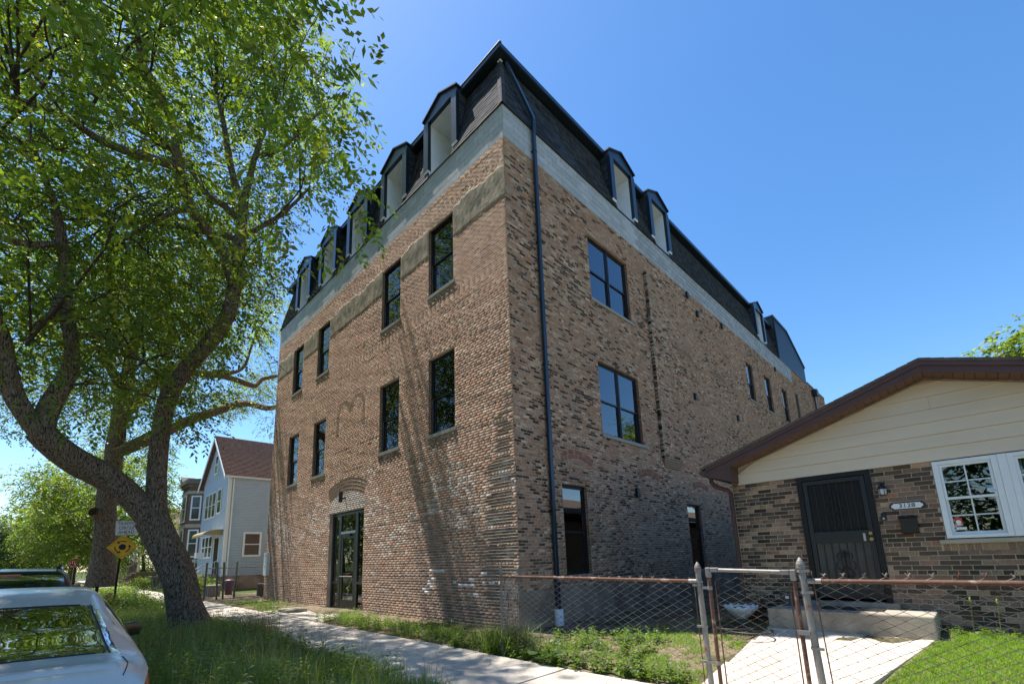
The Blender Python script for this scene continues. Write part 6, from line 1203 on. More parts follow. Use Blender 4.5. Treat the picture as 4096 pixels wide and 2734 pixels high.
# ================================================================== TREES
def spline(pts, step):
    P = np.array(pts, float); out = []
    for i in range(len(P) - 1):
        a, b, c, d = P[max(i - 1, 0)], P[i], P[i + 1], P[min(i + 2, len(P) - 1)]
        n = max(2, int(np.linalg.norm(c[:3] - b[:3]) / step))
        for t in np.arange(n) / n:
            out.append(.5 * (2 * b + (c - a) * t + (2 * a - 5 * b + 4 * c - d) * t * t + (3 * b - a - 3 * c + d) * t ** 3))
    out.append(P[-1]); return np.array(out)
def limb_geo(pts, n=14, step=.16, rough=.05, seed=0):
    S = spline(pts, step); C = S[:, :3]; r = np.maximum(S[:, 3], .004); m = len(S)
    T = np.gradient(C, axis=0); T /= np.linalg.norm(T, axis=1)[:, None] + 1e-9
    A = np.empty_like(C); up = np.array([1., 0, 0]) if abs(T[0, 0]) < .8 else np.array([0, 1., 0])
    for i in range(m): up = up - T[i] * up.dot(T[i]); up /= np.linalg.norm(up); A[i] = up
    B = np.cross(T, A); th = np.arange(n) * 2 * np.pi / n; s = np.arange(m)[:, None] * step
    wob = 1 + rough * (np.sin(3 * th[None] + s * 2.1 + seed) + .7 * np.sin(5 * th[None] - s * 3.3 + seed * 2) + .6 * np.sin(8 * th[None] + s * 1.3) + .5 * np.sin(s * 4 + seed))
    R = r[:, None] * wob
    V = C[:, None] + R[..., None] * (np.cos(th)[None, :, None] * A[:, None] + np.sin(th)[None, :, None] * B[:, None])
    i, k = np.meshgrid(np.arange(m - 1), np.arange(n), indexing='ij'); k2 = (k + 1) % n
    F = np.stack([i * n + k, i * n + k2, (i + 1) * n + k2, (i + 1) * n + k], -1).reshape(-1, 4)
    return V.reshape(-1, 3), F
def join(parts):
    V = []; F = []; n = 0
    for v, f in parts: V.append(v); F.append(f + n); n += len(v)
    return np.concatenate(V), np.concatenate(F)
def leaf_sprays(clumps, dens, K, llen, lwid, rach, pal, seed, droop=.35, thin=None):
    g = np.random.default_rng(seed); C = np.array(clumps, float)
    cnt = np.maximum(4, (dens * C[:, 3] ** 2.2 * g.uniform(.7, 1.3, len(C))).astype(int)); idx = np.repeat(np.arange(len(C)), cnt); S = len(idx)
    d = g.normal(size=(S, 3)); d /= np.linalg.norm(d, axis=1)[:, None]; rad = g.random(S) ** .45
    O = C[idx, :3] + d * (rad * C[idx, 3])[:, None] * np.array([1.15, 1.15, .85])
    # drooping twig direction, outwards
    D = d * np.array([1, 1, .4]) + g.normal(0, .5, (S, 3)); D[:, 2] -= droop; D /= np.linalg.norm(D, axis=1)[:, None]
    side = np.cross(D, np.array([0, 0, 1.0])); side /= np.linalg.norm(side, axis=1)[:, None] + 1e-6; upv = np.cross(side, D)
    t = np.linspace(.15, 1, K); sg = np.where(np.arange(K) % 2, 1, -1); last = np.arange(K) == K - 1
    RL = rach * g.uniform(.7, 1.3, S)
    base = O[:, None] + D[:, None] * (RL[:, None] * t[None])[..., None] - np.array([0, 0, 1.]) * (RL[:, None] * t[None] ** 2 * .25)[..., None]
    L = llen * g.uniform(.55, 1.4, (S, K)) * g.uniform(.75, 1.25, (S, 1)); W = lwid * g.uniform(.75, 1.25, (S, K))
    ld = D[:, None] * np.where(last, 1, .55)[None, :, None] + side[:, None] * (np.where(last, 0, .8) * sg)[None, :, None] + g.normal(0, .22, (S, K, 3)); ld[..., 2] -= .28; ld /= np.linalg.norm(ld, axis=2)[..., None]
    ln = upv[:, None] + g.normal(0, .5, (S, K, 3)); wv = np.cross(ld, ln); wv /= np.linalg.norm(wv, axis=2)[..., None] + 1e-6
    nn = np.cross(wv, ld)
    tip = base + ld * L[..., None]; mid = base + ld * (L * .45)[..., None] + nn * (L * .06)[..., None]
    V = np.stack([base, mid + wv * (W / 2)[..., None], tip, mid - wv * (W / 2)[..., None]], 2).reshape(-1, 3)
    n = S * K; F = np.arange(n * 4).reshape(n, 4)
    P = np.array(pal); cc = P[g.integers(0, len(P), S)][:, None] * g.uniform(.72, 1.3, (S, K, 1)) * g.uniform(.72, 1.25, len(C))[idx][:, None, None] * np.stack([g.uniform(.85, 1.2, S), np.ones(S), g.uniform(.8, 1.3, S)], 1)[:, None] ; cc = cc.reshape(-1, 3)
    return V, F, cc
GREEN = [(.115, .172, .022), (.14, .195, .026), (.085, .138, .022), (.16, .21, .030), (.075, .118, .026), (.105, .155, .03)]
GREEN_PALE = [(.12, .175, .055), (.105, .16, .05), (.14, .195, .062), (.09, .14, .045)]
GREEN_LIGHT = [(.09, .15, .03), (.075, .13, .028), (.105, .165, .04)]
GREEN_DARK = [(.030, .058, .016), (.038, .07, .02), (.045, .082, .02)]

def twig_geo(limbs, clumps, seed, r0=.022, sub=4):
    R = random.Random(seed); nodes = [q for l in limbs for q in l if q[3] < .17]; parts = []
    N = np.concatenate([spline(l, .3)[:, :4] for l in limbs]); N = N[N[:, 3] < .17][:, :3]
    for (x, y, z, r) in clumps:
        c = np.array([x, y, z]); i = int(np.argmin(np.linalg.norm(N - c, axis=1) + .6 * np.maximum(0, N[:, 2] - z + .5) + np.array([R.uniform(0, 1.2) for _ in range(len(N))]))); s = N[i]
        d = np.linalg.norm(c - s)
        if d > 4.5: continue
        m = (s + c) / 2 + np.array([R.uniform(-.3, .3), R.uniform(-.3, .3), .12 * d])
        m2 = s * .25 + c * .75 + np.array([R.uniform(-.2, .2), R.uniform(-.2, .2), .08 * d])
        rr = min(.026, r0 * (.4 + .13 * d)); parts.append(limb_geo([[*s, rr * 1.3], [*m, rr], [*m2, rr * .7], [*c, rr * .4]], 5, .35, .03))
        for k in range(sub):
            a = R.uniform(0, 6.28); e = c + np.array([math.cos(a) * r * .9, math.sin(a) * r * .9, R.uniform(-.5, .5) * r]); q = m2 * .5 + c * .5
            parts.append(limb_geo([[*q, .010], [*((q + e) / 2 + np.array([0, 0, .1])), .008], [*e, .003]], 4, .3, .02))
    return join(parts)
def make_tree(name, label, limbs, clumps, dens, K, llen, lwid, rach, pal, seed, n=14, step=.16, group=None, sub=4, cat='tree', rough=.05):
    b = limbs[0][0]; t = thing(name, (b[0], b[1], 0), label, cat, group)
    V, F = join([limb_geo(l, n if max(q[3] for q in l) > .1 else 8, step, rough, i) for i, l in enumerate(limbs)])
    bulk('trunk', V, F, 'bark', t, smooth=True)
    V, F = twig_geo(limbs, clumps, seed, sub=sub); bulk('twigs', V, F, 'twig', t, smooth=True, kind='stuff')
    V, F, c = leaf_sprays(clumps, dens, K, llen, lwid, rach, pal, seed); bulk('crown', V, F, 'leaf', t, cols=c, kind='stuff')
    return t
make_tree('street_tree', 'large leaning multi-stemmed tree on the parkway beside the brick building', list(TREE1_LIMBS.values()), TREE1_CLUMPS, 56, 9, .13, .06, .42, GREEN, 1, n=18, step=.12, rough=.045)
make_tree('old_street_tree', 'thick straight dark trunk standing behind the traffic sign with crooked limbs', list(TREE2_LIMBS.values()), TREE2_CLUMPS, 60, 8, .13, .06, .42, GREEN_PALE, 2, n=14, step=.2, sub=3)

def round_tree(x, y, h, R, zc, rz, seed, pal, label, group=None, tr=.22, dens=26, leaf=.22, nc=60, base=-.05, name='tree', cat='tree'):
    g = random.Random(seed); limbs = [[[x, y, base, tr * 1.25], [x + g.uniform(-.1, .1), y, h * .18, tr], [x + g.uniform(-.3, .3), y + g.uniform(-.3, .3), h * .42, tr * .8], [x + g.uniform(-.5, .5), y + g.uniform(-.5, .5), h * .7, tr * .4], [x, y, h * .9, .03]]]
    for i in range(7):
        a = i * .9 + g.uniform(-.3, .3); z0 = h * g.uniform(.3, .55); e = R * g.uniform(.6, .85)
        limbs.append([[x, y, z0, tr * .5], [x + math.cos(a) * e * .5, y + math.sin(a) * e * .5, z0 + h * .14, tr * .3], [x + math.cos(a) * e, y + math.sin(a) * e, z0 + h * .25, .03]])
    cl = []; k = 0
    while len(cl) < nc and k < 8000:
        k += 1; e = np.array([g.uniform(-1, 1) for _ in range(3)]); n = np.linalg.norm(e)
        if n > 1 or n < .4: continue
        X = np.array([x, y, zc]) + e * np.array([R, R, rz]) * (1 + .12 * math.sin(5 * math.atan2(e[1], e[0]) + seed)); r = R * g.uniform(.16, .26)
        if any(np.linalg.norm(X - np.array(c[:3])) < .45 * (r + c[3]) for c in cl): continue
        cl.append([*X, r])
    return make_tree(name, label, limbs, cl, dens / max(R * .2, .6) ** .8, 6, leaf, leaf * .5, leaf * 2.4, pal, seed, n=10, step=.4, group=group, sub=2, cat=cat)
G1 = 'trees lining the street in the distance'
round_tree(-44, -4.3, 12.0, 5.4, 7.2, 4.6, 11, GREEN, 'leafy street tree with drooping crown beyond the thick dark trunk', G1, nc=110, dens=40)
round_tree(-58, -5.2, 10.5, 5.0, 6.0, 4.6, 12, GREEN, 'mid green street tree above the lamp post', G1, nc=95, dens=38)
round_tree(-74, -5.0, 11, 5.2, 6.2, 4.8, 13, GREEN_DARK, 'dark green street tree beyond the stop sign', G1, nc=60, leaf=.3)
round_tree(-95, -15, 10, 6.0, 5.2, 4.6, 14, GREEN, 'round green tree at the far left end of the street', G1, nc=60, leaf=.34)
round_tree(-118, -22, 12, 7.5, 6.2, 5.4, 15, GREEN_DARK, 'dark round tree farthest left across the street', G1, nc=60, leaf=.4)
round_tree(-140, -12, 13, 8, 7.0, 6.0, 16, GREEN_PALE, 'hazy pale tree at the very end of the street', G1, nc=55, leaf=.45)
round_tree(-108, -6, 12, 6.5, 6.5, 5.4, 17, GREEN, 'green tree right of the far end of the street', G1, nc=55, leaf=.36)
round_tree(-40, 20, 13, 4.5, 9.0, 4.0, 18, GREEN_PALE, 'thin crowned tree rising behind the bay-windowed brick house', None, nc=45, leaf=.26)
round_tree(11.5, 29.0, 12.4, 4.3, 9.5, 3.2, 19, GREEN, 'bright green tree behind the bungalow roof', None, nc=100, dens=44, leaf=.24)

G2 = 'trees across the street and behind the yards'
round_tree(-84, -10.5, 10, 5.0, 5.2, 4.8, 21, GREEN_DARK, 'dark tree standing over the far curb beside the lamp arm', G1, nc=70, leaf=.32)
round_tree(-80, 3, 10, 5.2, 5.0, 5.0, 22, GREEN, 'green tree standing beyond the porch house', G1, nc=70, leaf=.3)
round_tree(-98, 1, 11, 6, 5.4, 5.4, 23, GREEN_DARK, 'dark tree far beyond the porch house', G1, nc=60, leaf=.34)
for i, (tx, ty, hh) in enumerate(((16, -24, 12), (5, -25, 11), (-9, -24, 12), (-24, -23, 12), (30, -19, 12), (7, 46, 11), (14, 52, 12), (-38, -23, 12), (-51, -24, 12), (-64, -26, 12))):
    round_tree(tx, ty, hh, 5.2, hh * .55, hh * .42, 200 + i, (GREEN, GREEN_DARK, GREEN_PALE)[i % 3], 'leafy tree ' + ('across the street opposite the bungalow', 'across the street opposite the gate', 'across the street opposite the street door', 'across the street opposite the meter box', 'across the street right of the bungalow', 'in the back yards behind the passage', 'in the back yards behind the bungalow', 'across the street opposite the grey house', 'across the street opposite the bay-fronted house', 'across the street opposite the porch house')[i], G2, nc=40, leaf=.4)

# ================================================================== GRASS AND WEEDS
def blades(x, y, z, h, w, lean, seed, pal, curl=.5):
    g = np.random.default_rng(seed); n = len(x); a = g.uniform(0, 2 * np.pi, n); b = a + g.normal(np.pi / 2, .3, n)
    H = h * g.uniform(.55, 1.2, n); ln = lean * H * g.uniform(.3, 1.4, n); W = w * g.uniform(.7, 1.3, n)
    P = np.stack([x, y, z], 1); s = np.stack([np.cos(a), np.sin(a), np.zeros(n)], 1) * (W / 2)[:, None]; d = np.stack([np.cos(b), np.sin(b), np.zeros(n)], 1)
    up = np.array([0, 0, 1.0])
    m = P + d * (ln * .32)[:, None] + up * (H * .58)[:, None]; t = P + d * ln[:, None] + up * (H * (1 - curl * .25))[:, None]
    V = np.stack([P - s, P + s, m + s * .75, m - s * .75, t + s * .08, t - s * .08], 1).reshape(-1, 3)
    i = np.arange(n)[:, None] * 6; F = np.concatenate([i + np.array([0, 1, 2, 3]), i + np.array([3, 2, 4, 5])], 1).reshape(-1, 4)
    c = np.array(pal)[g.integers(0, len(pal), n)] * g.uniform(.75, 1.25, (n, 1)); return V, F, np.repeat(c, 2, 0)
def scatter(n, x0, x1, y0, y1, seed, dens=None):
    g = np.random.default_rng(seed); x = g.uniform(x0, x1, n); y = g.uniform(y0, y1, n)
    if dens is not None: k = g.random(n) < np.clip(dens(x, y), 0, 1); x, y = x[k], y[k]
    return x, y
LAWN = [(.135, .25, .018), (.11, .22, .016), (.165, .28, .024), (.17, .25, .032)]
WILD = [(.15, .235, .05), (.13, .21, .048), (.19, .27, .075), (.23, .26, .11)]
def stuff_mesh(name, parts, mat, label, cat):
    V = []; F = []; C = []; n = 0
    for v, f, c in parts: V.append(v); F.append(f + n); C.append(c); n += len(v)
    return bulk(name, np.concatenate(V), np.concatenate(F), mat, None, cols=np.concatenate(C), kind='stuff', label=label, cat=cat)
# tall unmown grass and weeds of the parkway
def park_d(x, y): return (.35 + .8 * (hash2(x * .9, y * 1.1) > -.25)) * (1 - .9 * ((x + 6.95) ** 2 + (y + 4.35) ** 2 < .42)) * (1 - .75 * ((x > .6) & (x < 1.5)))
parts = []
x, y = scatter(46000, -13, 2.6, -6.0, -3.58, 61, park_d); parts.append(blades(x, y, gz(x, y) - .01, .30 + .16 * hash2(x * .7, y), .0085, .55, 62, WILD))
x, y = scatter(26000, -34, -13, -6.0, -3.58, 63, park_d); parts.append(blades(x, y, gz(x, y) - .01, .42 + .2 * hash2(x * .5, y), .014, .5, 64, WILD))
x, y = scatter(9000, 1.0, 8.5, -6.0, -3.6, 65, lambda x, y: .6 + 0 * x); parts.append(blades(x, y, gz(x, y) - .01, .16, .008, .6, 66, LAWN))
x, y = scatter(5200, -13, 2.4, -3.75, -3.52, 67, park_d); parts.append(blades(x, y, gz(x, y) - .01, .20, .008, .9, 68, LAWN + WILD))
x, y = scatter(3600, -12, 2.2, -5.95, -3.62, 105, park_d); parts.append(blades(x, y, gz(x, y) - .01, .62, .006, .35, 106, [(.30, .28, .15), (.24, .25, .12), (.36, .33, .20)]))
x, y = scatter(420, -4.6, -3.4, -3.95, -3.55, 107); parts.append(blades(x, y, gz(x, y) - .01, .75, .006, .4, 108, [(.22, .17, .10), (.16, .12, .08), (.3, .26, .15)]))
stuff_mesh('parkway_grass', parts, 'grass', 'tall unmown grass covering the parkway strip', 'grass')
# leafy weeds through the parkway
def weeds(n, x0, x1, y0, y1, h, leaf, seed, dens=None, pal=GREEN_LIGHT, K=11):
    x, y = scatter(n, x0, x1, y0, y1, seed, dens); g = np.random.default_rng(seed + 1); S = len(x); H = h * g.uniform(.45, 1.25, S)
    t = np.linspace(.15, 1, K); a = g.uniform(0, 6.28, (S, 1)) + np.arange(K)[None] * 2.4; z = gz(x, y)
    sway = g.normal(0, .12, (S, 2))
    B = np.stack([x[:, None] + sway[:, :1] * H[:, None] * t, y[:, None] + sway[:, 1:] * H[:, None] * t, z[:, None] + H[:, None] * t], -1)
    L = leaf * (1.15 - .55 * t)[None] * g.uniform(.7, 1.3, (S, K)); d = np.stack([np.cos(a), np.sin(a), g.normal(.15, .35, (S, K))], -1); d /= np.linalg.norm(d, axis=2)[..., None]
    wv = np.cross(d, np.array([0, 0, 1.0])) + g.normal(0, .25, (S, K, 3)); wv /= np.linalg.norm(wv, axis=2)[..., None]; W = L * .42
    m = B + d * (L * .45)[..., None] + np.array([0, 0, 1.]) * (L * .06)[..., None]
    V = np.stack([B, m + wv * (W / 2)[..., None], B + d * L[..., None] - np.array([0, 0, 1.]) * (L * .15)[..., None], m - wv * (W / 2)[..., None]], 2).reshape(-1, 3)
    c = np.array(pal)[g.integers(0, len(pal), S)][:, None] * g.uniform(.75, 1.25, (S, K, 1))
    F = np.arange(S * K * 4).reshape(-1, 4)
    # stems
    sv, sf, sc2 = blades(x, y, z, H, .006, .1, seed + 2, pal); return [(V, F, c.reshape(-1, 3)), (sv, sf, sc2)]
wd = weeds(2300, -12, 1.6, -5.9, -3.72, .42, .09, 71, lambda x, y: .2 + .8 * (hash2(x * 1.1 + 3, y * 1.3) > .0), WILD + GREEN_LIGHT[:1]) + weeds(900, -30, -12, -5.9, -3.6, .75, .13, 73, None, WILD + GREEN)
wd += weeds(120, -2.6, .9, -4.1, -3.62, .30, .09, 75, None, GREEN_LIGHT) + weeds(60, -5.6, -3.6, -4.2, -3.6, .55, .08, 77, None, WILD)
stuff_mesh('parkway_weeds', wd, 'leaf', 'leafy green weeds growing through the parkway grass', 'weeds')
# neighbour's lawn and the rough patch left of the walk
def not_walk(x, y): return 1.0 * ((x > 5.62 + (y + 1.72) * .235) | (x < 4.26))
parts = []
x, y = scatter(76000, 5.3, 8.4, -1.6, 1.9, 81, lambda x, y: not_walk(x, y) * (1 - .9 * (y > 1.65)) * (1 - .9 * ((y > 1.05) & (x < 6.42)))); parts.append(blades(x, y, gz(x, y) - .005, .058, .0062, .8, 82, LAWN))
x, y = scatter(30000, 1.3, 4.26, -1.55, 1.6, 83, lambda x, y: (.12 + .95 * (hash2(x * 1.5, y * 1.9) > .02)) * (1 - .8 * (y > .6)) * (.35 + .65 * (x > 3.2) + .4 * (y > -1.0) * (x < 3.2))); parts.append(blades(x, y, gz(x, y) - .005, .065, .0060, .8, 84, LAWN))
stuff_mesh('lawn', parts, 'grass', 'short bright green lawn in the bungalow front yard', 'grass')
# weeds along the foot of the building and the fence
parts = []
x, y = scatter(3400, .3, 1.75, -1.75, -.75, 85, lambda x, y: np.exp(-(((x - 1.0) / .42) ** 2 + ((y + 1.4) / .33) ** 2) * 1.3)); parts.append(blades(x, y, gz(x, y) - .01, .55, .011, .75, 86, [(.075, .125, .03), (.06, .105, .026), (.11, .15, .05), (.13, .15, .07)], curl=.9))
x, y = scatter(5200, -6.4, .3, -1.72, -.75, 87, lambda x, y: .15 + .8 * (hash2(x * 1.9, y * 2) > .25)); parts.append(blades(x, y, gz(x, y) - .01, .17, .007, .8, 88, LAWN + WILD))
x, y = scatter(3000, -16, -9.8, -1.72, -.7, 89, lambda x, y: .1 + .9 * (hash2(x * 1.3, y * 2) > .1)); parts.append(blades(x, y, gz(x, y) - .01, .10, .008, .8, 90, LAWN))
x, y = scatter(260, -.3, .35, -3.5, -3.2, 91); x2 = .65 + np.random.default_rng(4).normal(0, .012, len(x)); parts.append(blades(x2, y, .03 + 0 * x, .06, .006, 1.0, 92, LAWN))
stuff_mesh('verge_grass', parts, 'grass', 'rough grass tufts along the foot of the brick wall and fence', 'grass')
wd = weeds(330, -6.6, .6, -1.7, -.6, .22, .08, 93, None, GREEN_LIGHT) + weeds(130, 1.3, 4.2, -1.72, -1.2, .2, .09, 95, None, GREEN_LIGHT) + weeds(110, 1.2, 3.2, -.9, .2, .2, .1, 97, None, GREEN_LIGHT) + weeds(60, -15.9, -10.4, -1.6, -.3, .22, .09, 99, None, GREEN_LIGHT) + weeds(40, -.6, 1.1, -1.75, -1.4, .2, .1, 101, None, GREEN_LIGHT)
wd += weeds(40, 5.9, 7.2, 1.55, 1.75, .1, .06, 103, None, GREEN_LIGHT)
stuff_mesh('verge_weeds', wd, 'leaf', 'small leafy weeds along the foot of the brick wall and fence', 'weeds')
# dry leaf litter and rubble
g_ = np.random.default_rng(5); n = 2600; x = g_.uniform(-16, 4.2, n); y = g_.uniform(-1.7, .0, n) ; y = np.where(x > .2, g_.uniform(-1.6, 1.6, n), y); z = gz(x, y) + .006
s = g_.uniform(.008, .03, n); a = g_.uniform(0, 6.28, n); u = np.stack([np.cos(a), np.sin(a), g_.normal(0, .3, n)], 1) * s[:, None]; v = np.stack([-np.sin(a), np.cos(a), g_.normal(0, .3, n)], 1) * (s * .5)[:, None]; P = np.stack([x, y, z], 1)
pal = np.array([(.22, .18, .13), (.16, .12, .085), (.3, .27, .22), (.10, .08, .06)])
stuff_mesh('leaf_litter', [(np.stack([P - u, P - v, P + u, P + v], 1).reshape(-1, 3), np.arange(n * 4).reshape(-1, 4), pal[g_.integers(0, 4, n)])], 'grass', 'dry leaf litter and chips on the bare soil', 'litter')
# single plants by the bungalow wall: two tall seed stalks with strap leaves
for i, (px_, py_) in enumerate(((6.62, 1.52), (6.86, 1.45))):
    t = thing('stalk_plant', (px_, py_, .38), ('left' if i == 0 else 'right') + ' of two tall green seed stalks by the bungalow wall', 'plant', 'seed stalks by the bungalow wall')
    z0 = float(gz(px_, py_)) - .01
    MB().tube([(px_, py_, z0), (px_ + .015, py_, z0 + .25), (px_ + .03, py_ - .01, z0 + .45)], [.005, .004, .003], 6).build('stem', 'grass_solid' if 'grass_solid' in MATS else M('grass_solid', (.10, .16, .035), rough=.7, var=.15) and 'grass_solid', t)
    MB().lathe((px_ + .03, py_ - .01, z0 + .44), [(.004, 0), (.012, .015), (.011, .05), (.003, .07)], 8).build('seed_head', M('seed', (.25, .26, .05), rough=.8, var=.2) and 'seed' if 'seed' not in MATS else 'seed', t)
    for k in range(5):
        a = k * 1.26 + i; m = MB(); L = .2 + .05 * (k % 2)
        pts = [(px_ + math.cos(a) * L * q, py_ + math.sin(a) * L * q * .6, z0 + L * 1.1 * q - L * 1.0 * q * q) for q in (0, .33, .66, 1)]; w = [.012, .022, .016, .002]; sd = (-math.sin(a), math.cos(a))
        for j in range(3):
            p, q2 = pts[j], pts[j + 1]; m.quad((p[0] - sd[0] * w[j], p[1] - sd[1] * w[j], p[2]), (p[0] + sd[0] * w[j], p[1] + sd[1] * w[j], p[2]), (q2[0] + sd[0] * w[j + 1], q2[1] + sd[1] * w[j + 1], q2[2]), (q2[0] - sd[0] * w[j + 1], q2[1] - sd[1] * w[j + 1], q2[2]), (.11, .17, .04))
        m.build('leaf', 'leaf', t)
# big broad-leaved burdock by the sidewalk
bd = thing('burdock_plant', (2.05, -1.55, 0), 'broad-leaved burdock plant at the sidewalk edge in front of the fence', 'plant')
for k in range(9):
    a = k * .7; L = .12 + .05 * (k % 3); c = (2.05 + math.cos(a) * .1, -1.6 + math.sin(a) * .08, .10 + .03 * (k % 3)); m = MB(); P = [(c[0], c[1], c[2])]
    for q in range(9):
        b = a + (q - 4) * .62; rr = L * (.75 if q in (0, 8) else 1) * (.85 + .15 * math.cos((q - 4) * .6)); P.append((c[0] + math.cos(b) * rr * .6 + math.cos(a) * L * .4, c[1] + math.sin(b) * rr * .6 + math.sin(a) * L * .4, c[2] + .03 - .05 * rr / L * abs(math.sin(b - a))))
    m.add(P, [(0, q, q + 1) for q in range(1, 9)], shrink((.07, .13, .035), rnd.uniform(.8, 1.2))); m.build('leaf', 'leaf', bd)
# plants in the pots
for (nm, cx, cy, cz, lab) in (('potted_plant', 3.83, 1.45, .62, 'small green plant growing in the white scalloped planter'), ('potted_plant', 4.5, 1.72, .86, 'leafy plant growing in the dark pot on the stoop')):
    V, F, c = leaf_sprays([[cx, cy, cz + .05, .12]], 900, 5, .05, .02, .1, GREEN, 5, droop=-.2); bulk(nm, V, F, 'leaf', None, cols=c, label=lab, cat='plant', kind='stuff')
# stone slab and bricks lying by the wall
tag(MB().box(-9.75, -8.9, -1.5, -.85, .055, .15).build('stone_slab', 'concrete_old', bevel=.02), 'pale stone slab lying on the ground left of the street door', 'slab')
tag(MB().box(-11.3, -11.05, -1.12, -1.0, .06, .12, (.36, .33, .3)).build('loose_brick', 'brick', bevel=.006), 'loose pale brick lying left of the stone slab', 'brick')
print('plants', time.time() - T0)
# ================================================================== VEHICLES
def cinterp(s, S, Y):
    """smooth interpolation of the columns of Y at s"""
    S = np.array(S); Y = np.array(Y, float); m = np.empty_like(Y)
    d = np.diff(Y, axis=0) / np.diff(S)[:, None]; m[0], m[-1] = d[0], d[-1]
    m[1:-1] = np.where(d[:-1] * d[1:] > 0, 2 * d[:-1] * d[1:] / (d[:-1] + d[1:] + 1e-12), 0)
    i = np.clip(np.searchsorted(S, s, side='right') - 1, 0, len(S) - 2); h = (S[i + 1] - S[i])[:, None]; t = ((s - S[i]) / (S[i + 1] - S[i]))[:, None]
    return (2 * t ** 3 - 3 * t ** 2 + 1) * Y[i] + (t ** 3 - 2 * t ** 2 + t) * h * m[i] + (-2 * t ** 3 + 3 * t ** 2) * Y[i + 1] + (t ** 3 - t ** 2) * h * m[i + 1]
def car(name, label, x_rear, yc, stations, paint, rear_glass, wind, side_glass, tail, wheels, group, rz=(.0, .0), wheel_r=.32, zg=-.13):
    S = [q[0] for q in stations]; st = np.linspace(S[0], S[-1], 110); Q = cinterp(st, S, [q[1:] for q in stations])   # ztop zbelt wb wr zbot
    sec = []
    for (zt, zb, wb, wr, z0) in Q:
        zl = z0 + (zb - z0) * .45; key = [(0, z0), (wb * .86, z0), (wb * .97, z0 + .10), (wb, zl), (wb * .985, z0 + (zb - z0) * .8), (wb * .955, zb), (wr, zt - .055 * min(1, (zt - zb) * 6 + .3)), (wr * .86, zt - .012), (wr * .5, zt), (0, zt + .006)]
        T = [0, 1, 1.4, 2.2, 3, 3.4, 5, 5.5, 6.2, 7.2]; tt = np.concatenate([np.linspace(0, 1, 3)[:-1], np.linspace(1, 3.4, 11)[:-1], np.linspace(3.4, 5, 8)[:-1], np.linspace(5, 7.2, 10)])
        sec.append(cinterp(tt, T, key))
    sec = np.array(sec); n, m = sec.shape[:2]
    full = np.concatenate([sec, sec[:, -2:0:-1] * np.array([-1, 1])], 1); M2 = full.shape[1]
    V = np.stack([np.broadcast_to((x_rear - st)[:, None], (n, M2)), yc + full[..., 0], full[..., 1]], -1).reshape(-1, 3)
    body, glassF, sideF, tailF = [], {'rear_window': [], 'windshield': []}, [], []
    tpos = np.concatenate([tt, tt[-2:0:-1]])
    for i in range(n - 1):
        sm = (st[i] + st[i + 1]) / 2
        for k in range(M2):
            k2 = (k + 1) % M2; tm = (tpos[k] + tpos[k2]) / 2; f = (i * M2 + k, i * M2 + k2, (i + 1) * M2 + k2, (i + 1) * M2 + k)
            if rear_glass[0] < sm < rear_glass[1] and tm > 5.15: glassF['rear_window'].append(f)
            elif wind[0] < sm < wind[1] and tm > 5.15: glassF['windshield'].append(f)
            elif side_glass[0] < sm < side_glass[1] and 3.62 < tm < 4.85 and not any(abs(sm - p) < .045 for p in side_glass[2:]): sideF.append(f)
            elif tail[0] < sm < tail[1] and tail[2] < tm < tail[3]: tailF.append(f)
            else: body.append(f)
    body.append(tuple(range(M2))[::-1]); body.append(tuple((n - 1) * M2 + k for k in range(M2)))
    t = thing(name, ((x_rear - st[-1] / 2), yc, zg), label, 'car', group)
    def sub(nm, faces, mat, parent=t):
        if not faces: return None
        used = sorted({q for f in faces for q in f}); mp = {u: i for i, u in enumerate(used)}
        mb = MB(); mb.add(V[used], [tuple(mp[q] for q in f) for f in faces]); return mb.build(nm, mat, parent, smooth=True)
    b = sub('body', body, paint)
    for k, f in glassF.items(): sub(k, f, 'car_glass')
    L = [f for f in sideF if V[f[0]][1] > yc]; sub('side_window', L, 'car_glass'); sub('side_window', [f for f in sideF if V[f[0]][1] < yc], 'car_glass')
    sub('tail_light', [f for f in tailF if V[f[0]][1] > yc], 'tail_red'); sub('tail_light', [f for f in tailF if V[f[0]][1] < yc], 'tail_red')
    wmax = max(q[3] for q in stations)
    for sx in wheels:
        for s in (-1, 1):
            x = x_rear - sx; y = yc + s * (wmax - .10)
            w = MB().tube([(x, y - .105, zg + wheel_r), (x, y - .09, zg + wheel_r), (x, y + .09, zg + wheel_r), (x, y + .105, zg + wheel_r)], [wheel_r - .03, wheel_r, wheel_r, wheel_r - .03], 28).build('wheel', 'rubber', t, smooth=False)
            MB().tube([(x, y + s * .106, zg + wheel_r), (x, y + s * .112, zg + wheel_r)], wheel_r * .66, 20).build('rim', 'alu', w)
            MB().tube([(x, y - s * .05, zg + wheel_r), (x, y + s * .104, zg + wheel_r)], wheel_r * 1.13, 24).build('wheel_arch', 'car_trim', t)
    return t, V, M2, st
GC = 'vehicles parked along the curb'
sed = [(0.0, .60, .50, .66, .52, .28), (.05, .80, .66, .77, .64, .22), (.13, .935, .80, .83, .715, .17), (.24, .99, .885, .862, .745, .14), (.34, .985, .905, .875, .75, .12), (.56, 1.005, .925, .885, .735, .10),
       (1.0, 1.18, .94, .893, .665, .08), (1.42, 1.325, .945, .9, .615, .07), (1.9, 1.42, .95, .9, .605, .07), (2.4, 1.45, .95, .9, .605, .07), (2.85, 1.425, .94, .9, .61, .07), (3.2, 1.29, .93, .9, .65, .07), (3.7, 1.02, .91, .89, .72, .07), (4.2, .93, .85, .86, .70, .08), (4.5, .80, .70, .76, .58, .16), (4.6, .62, .5, .62, .45, .24)]
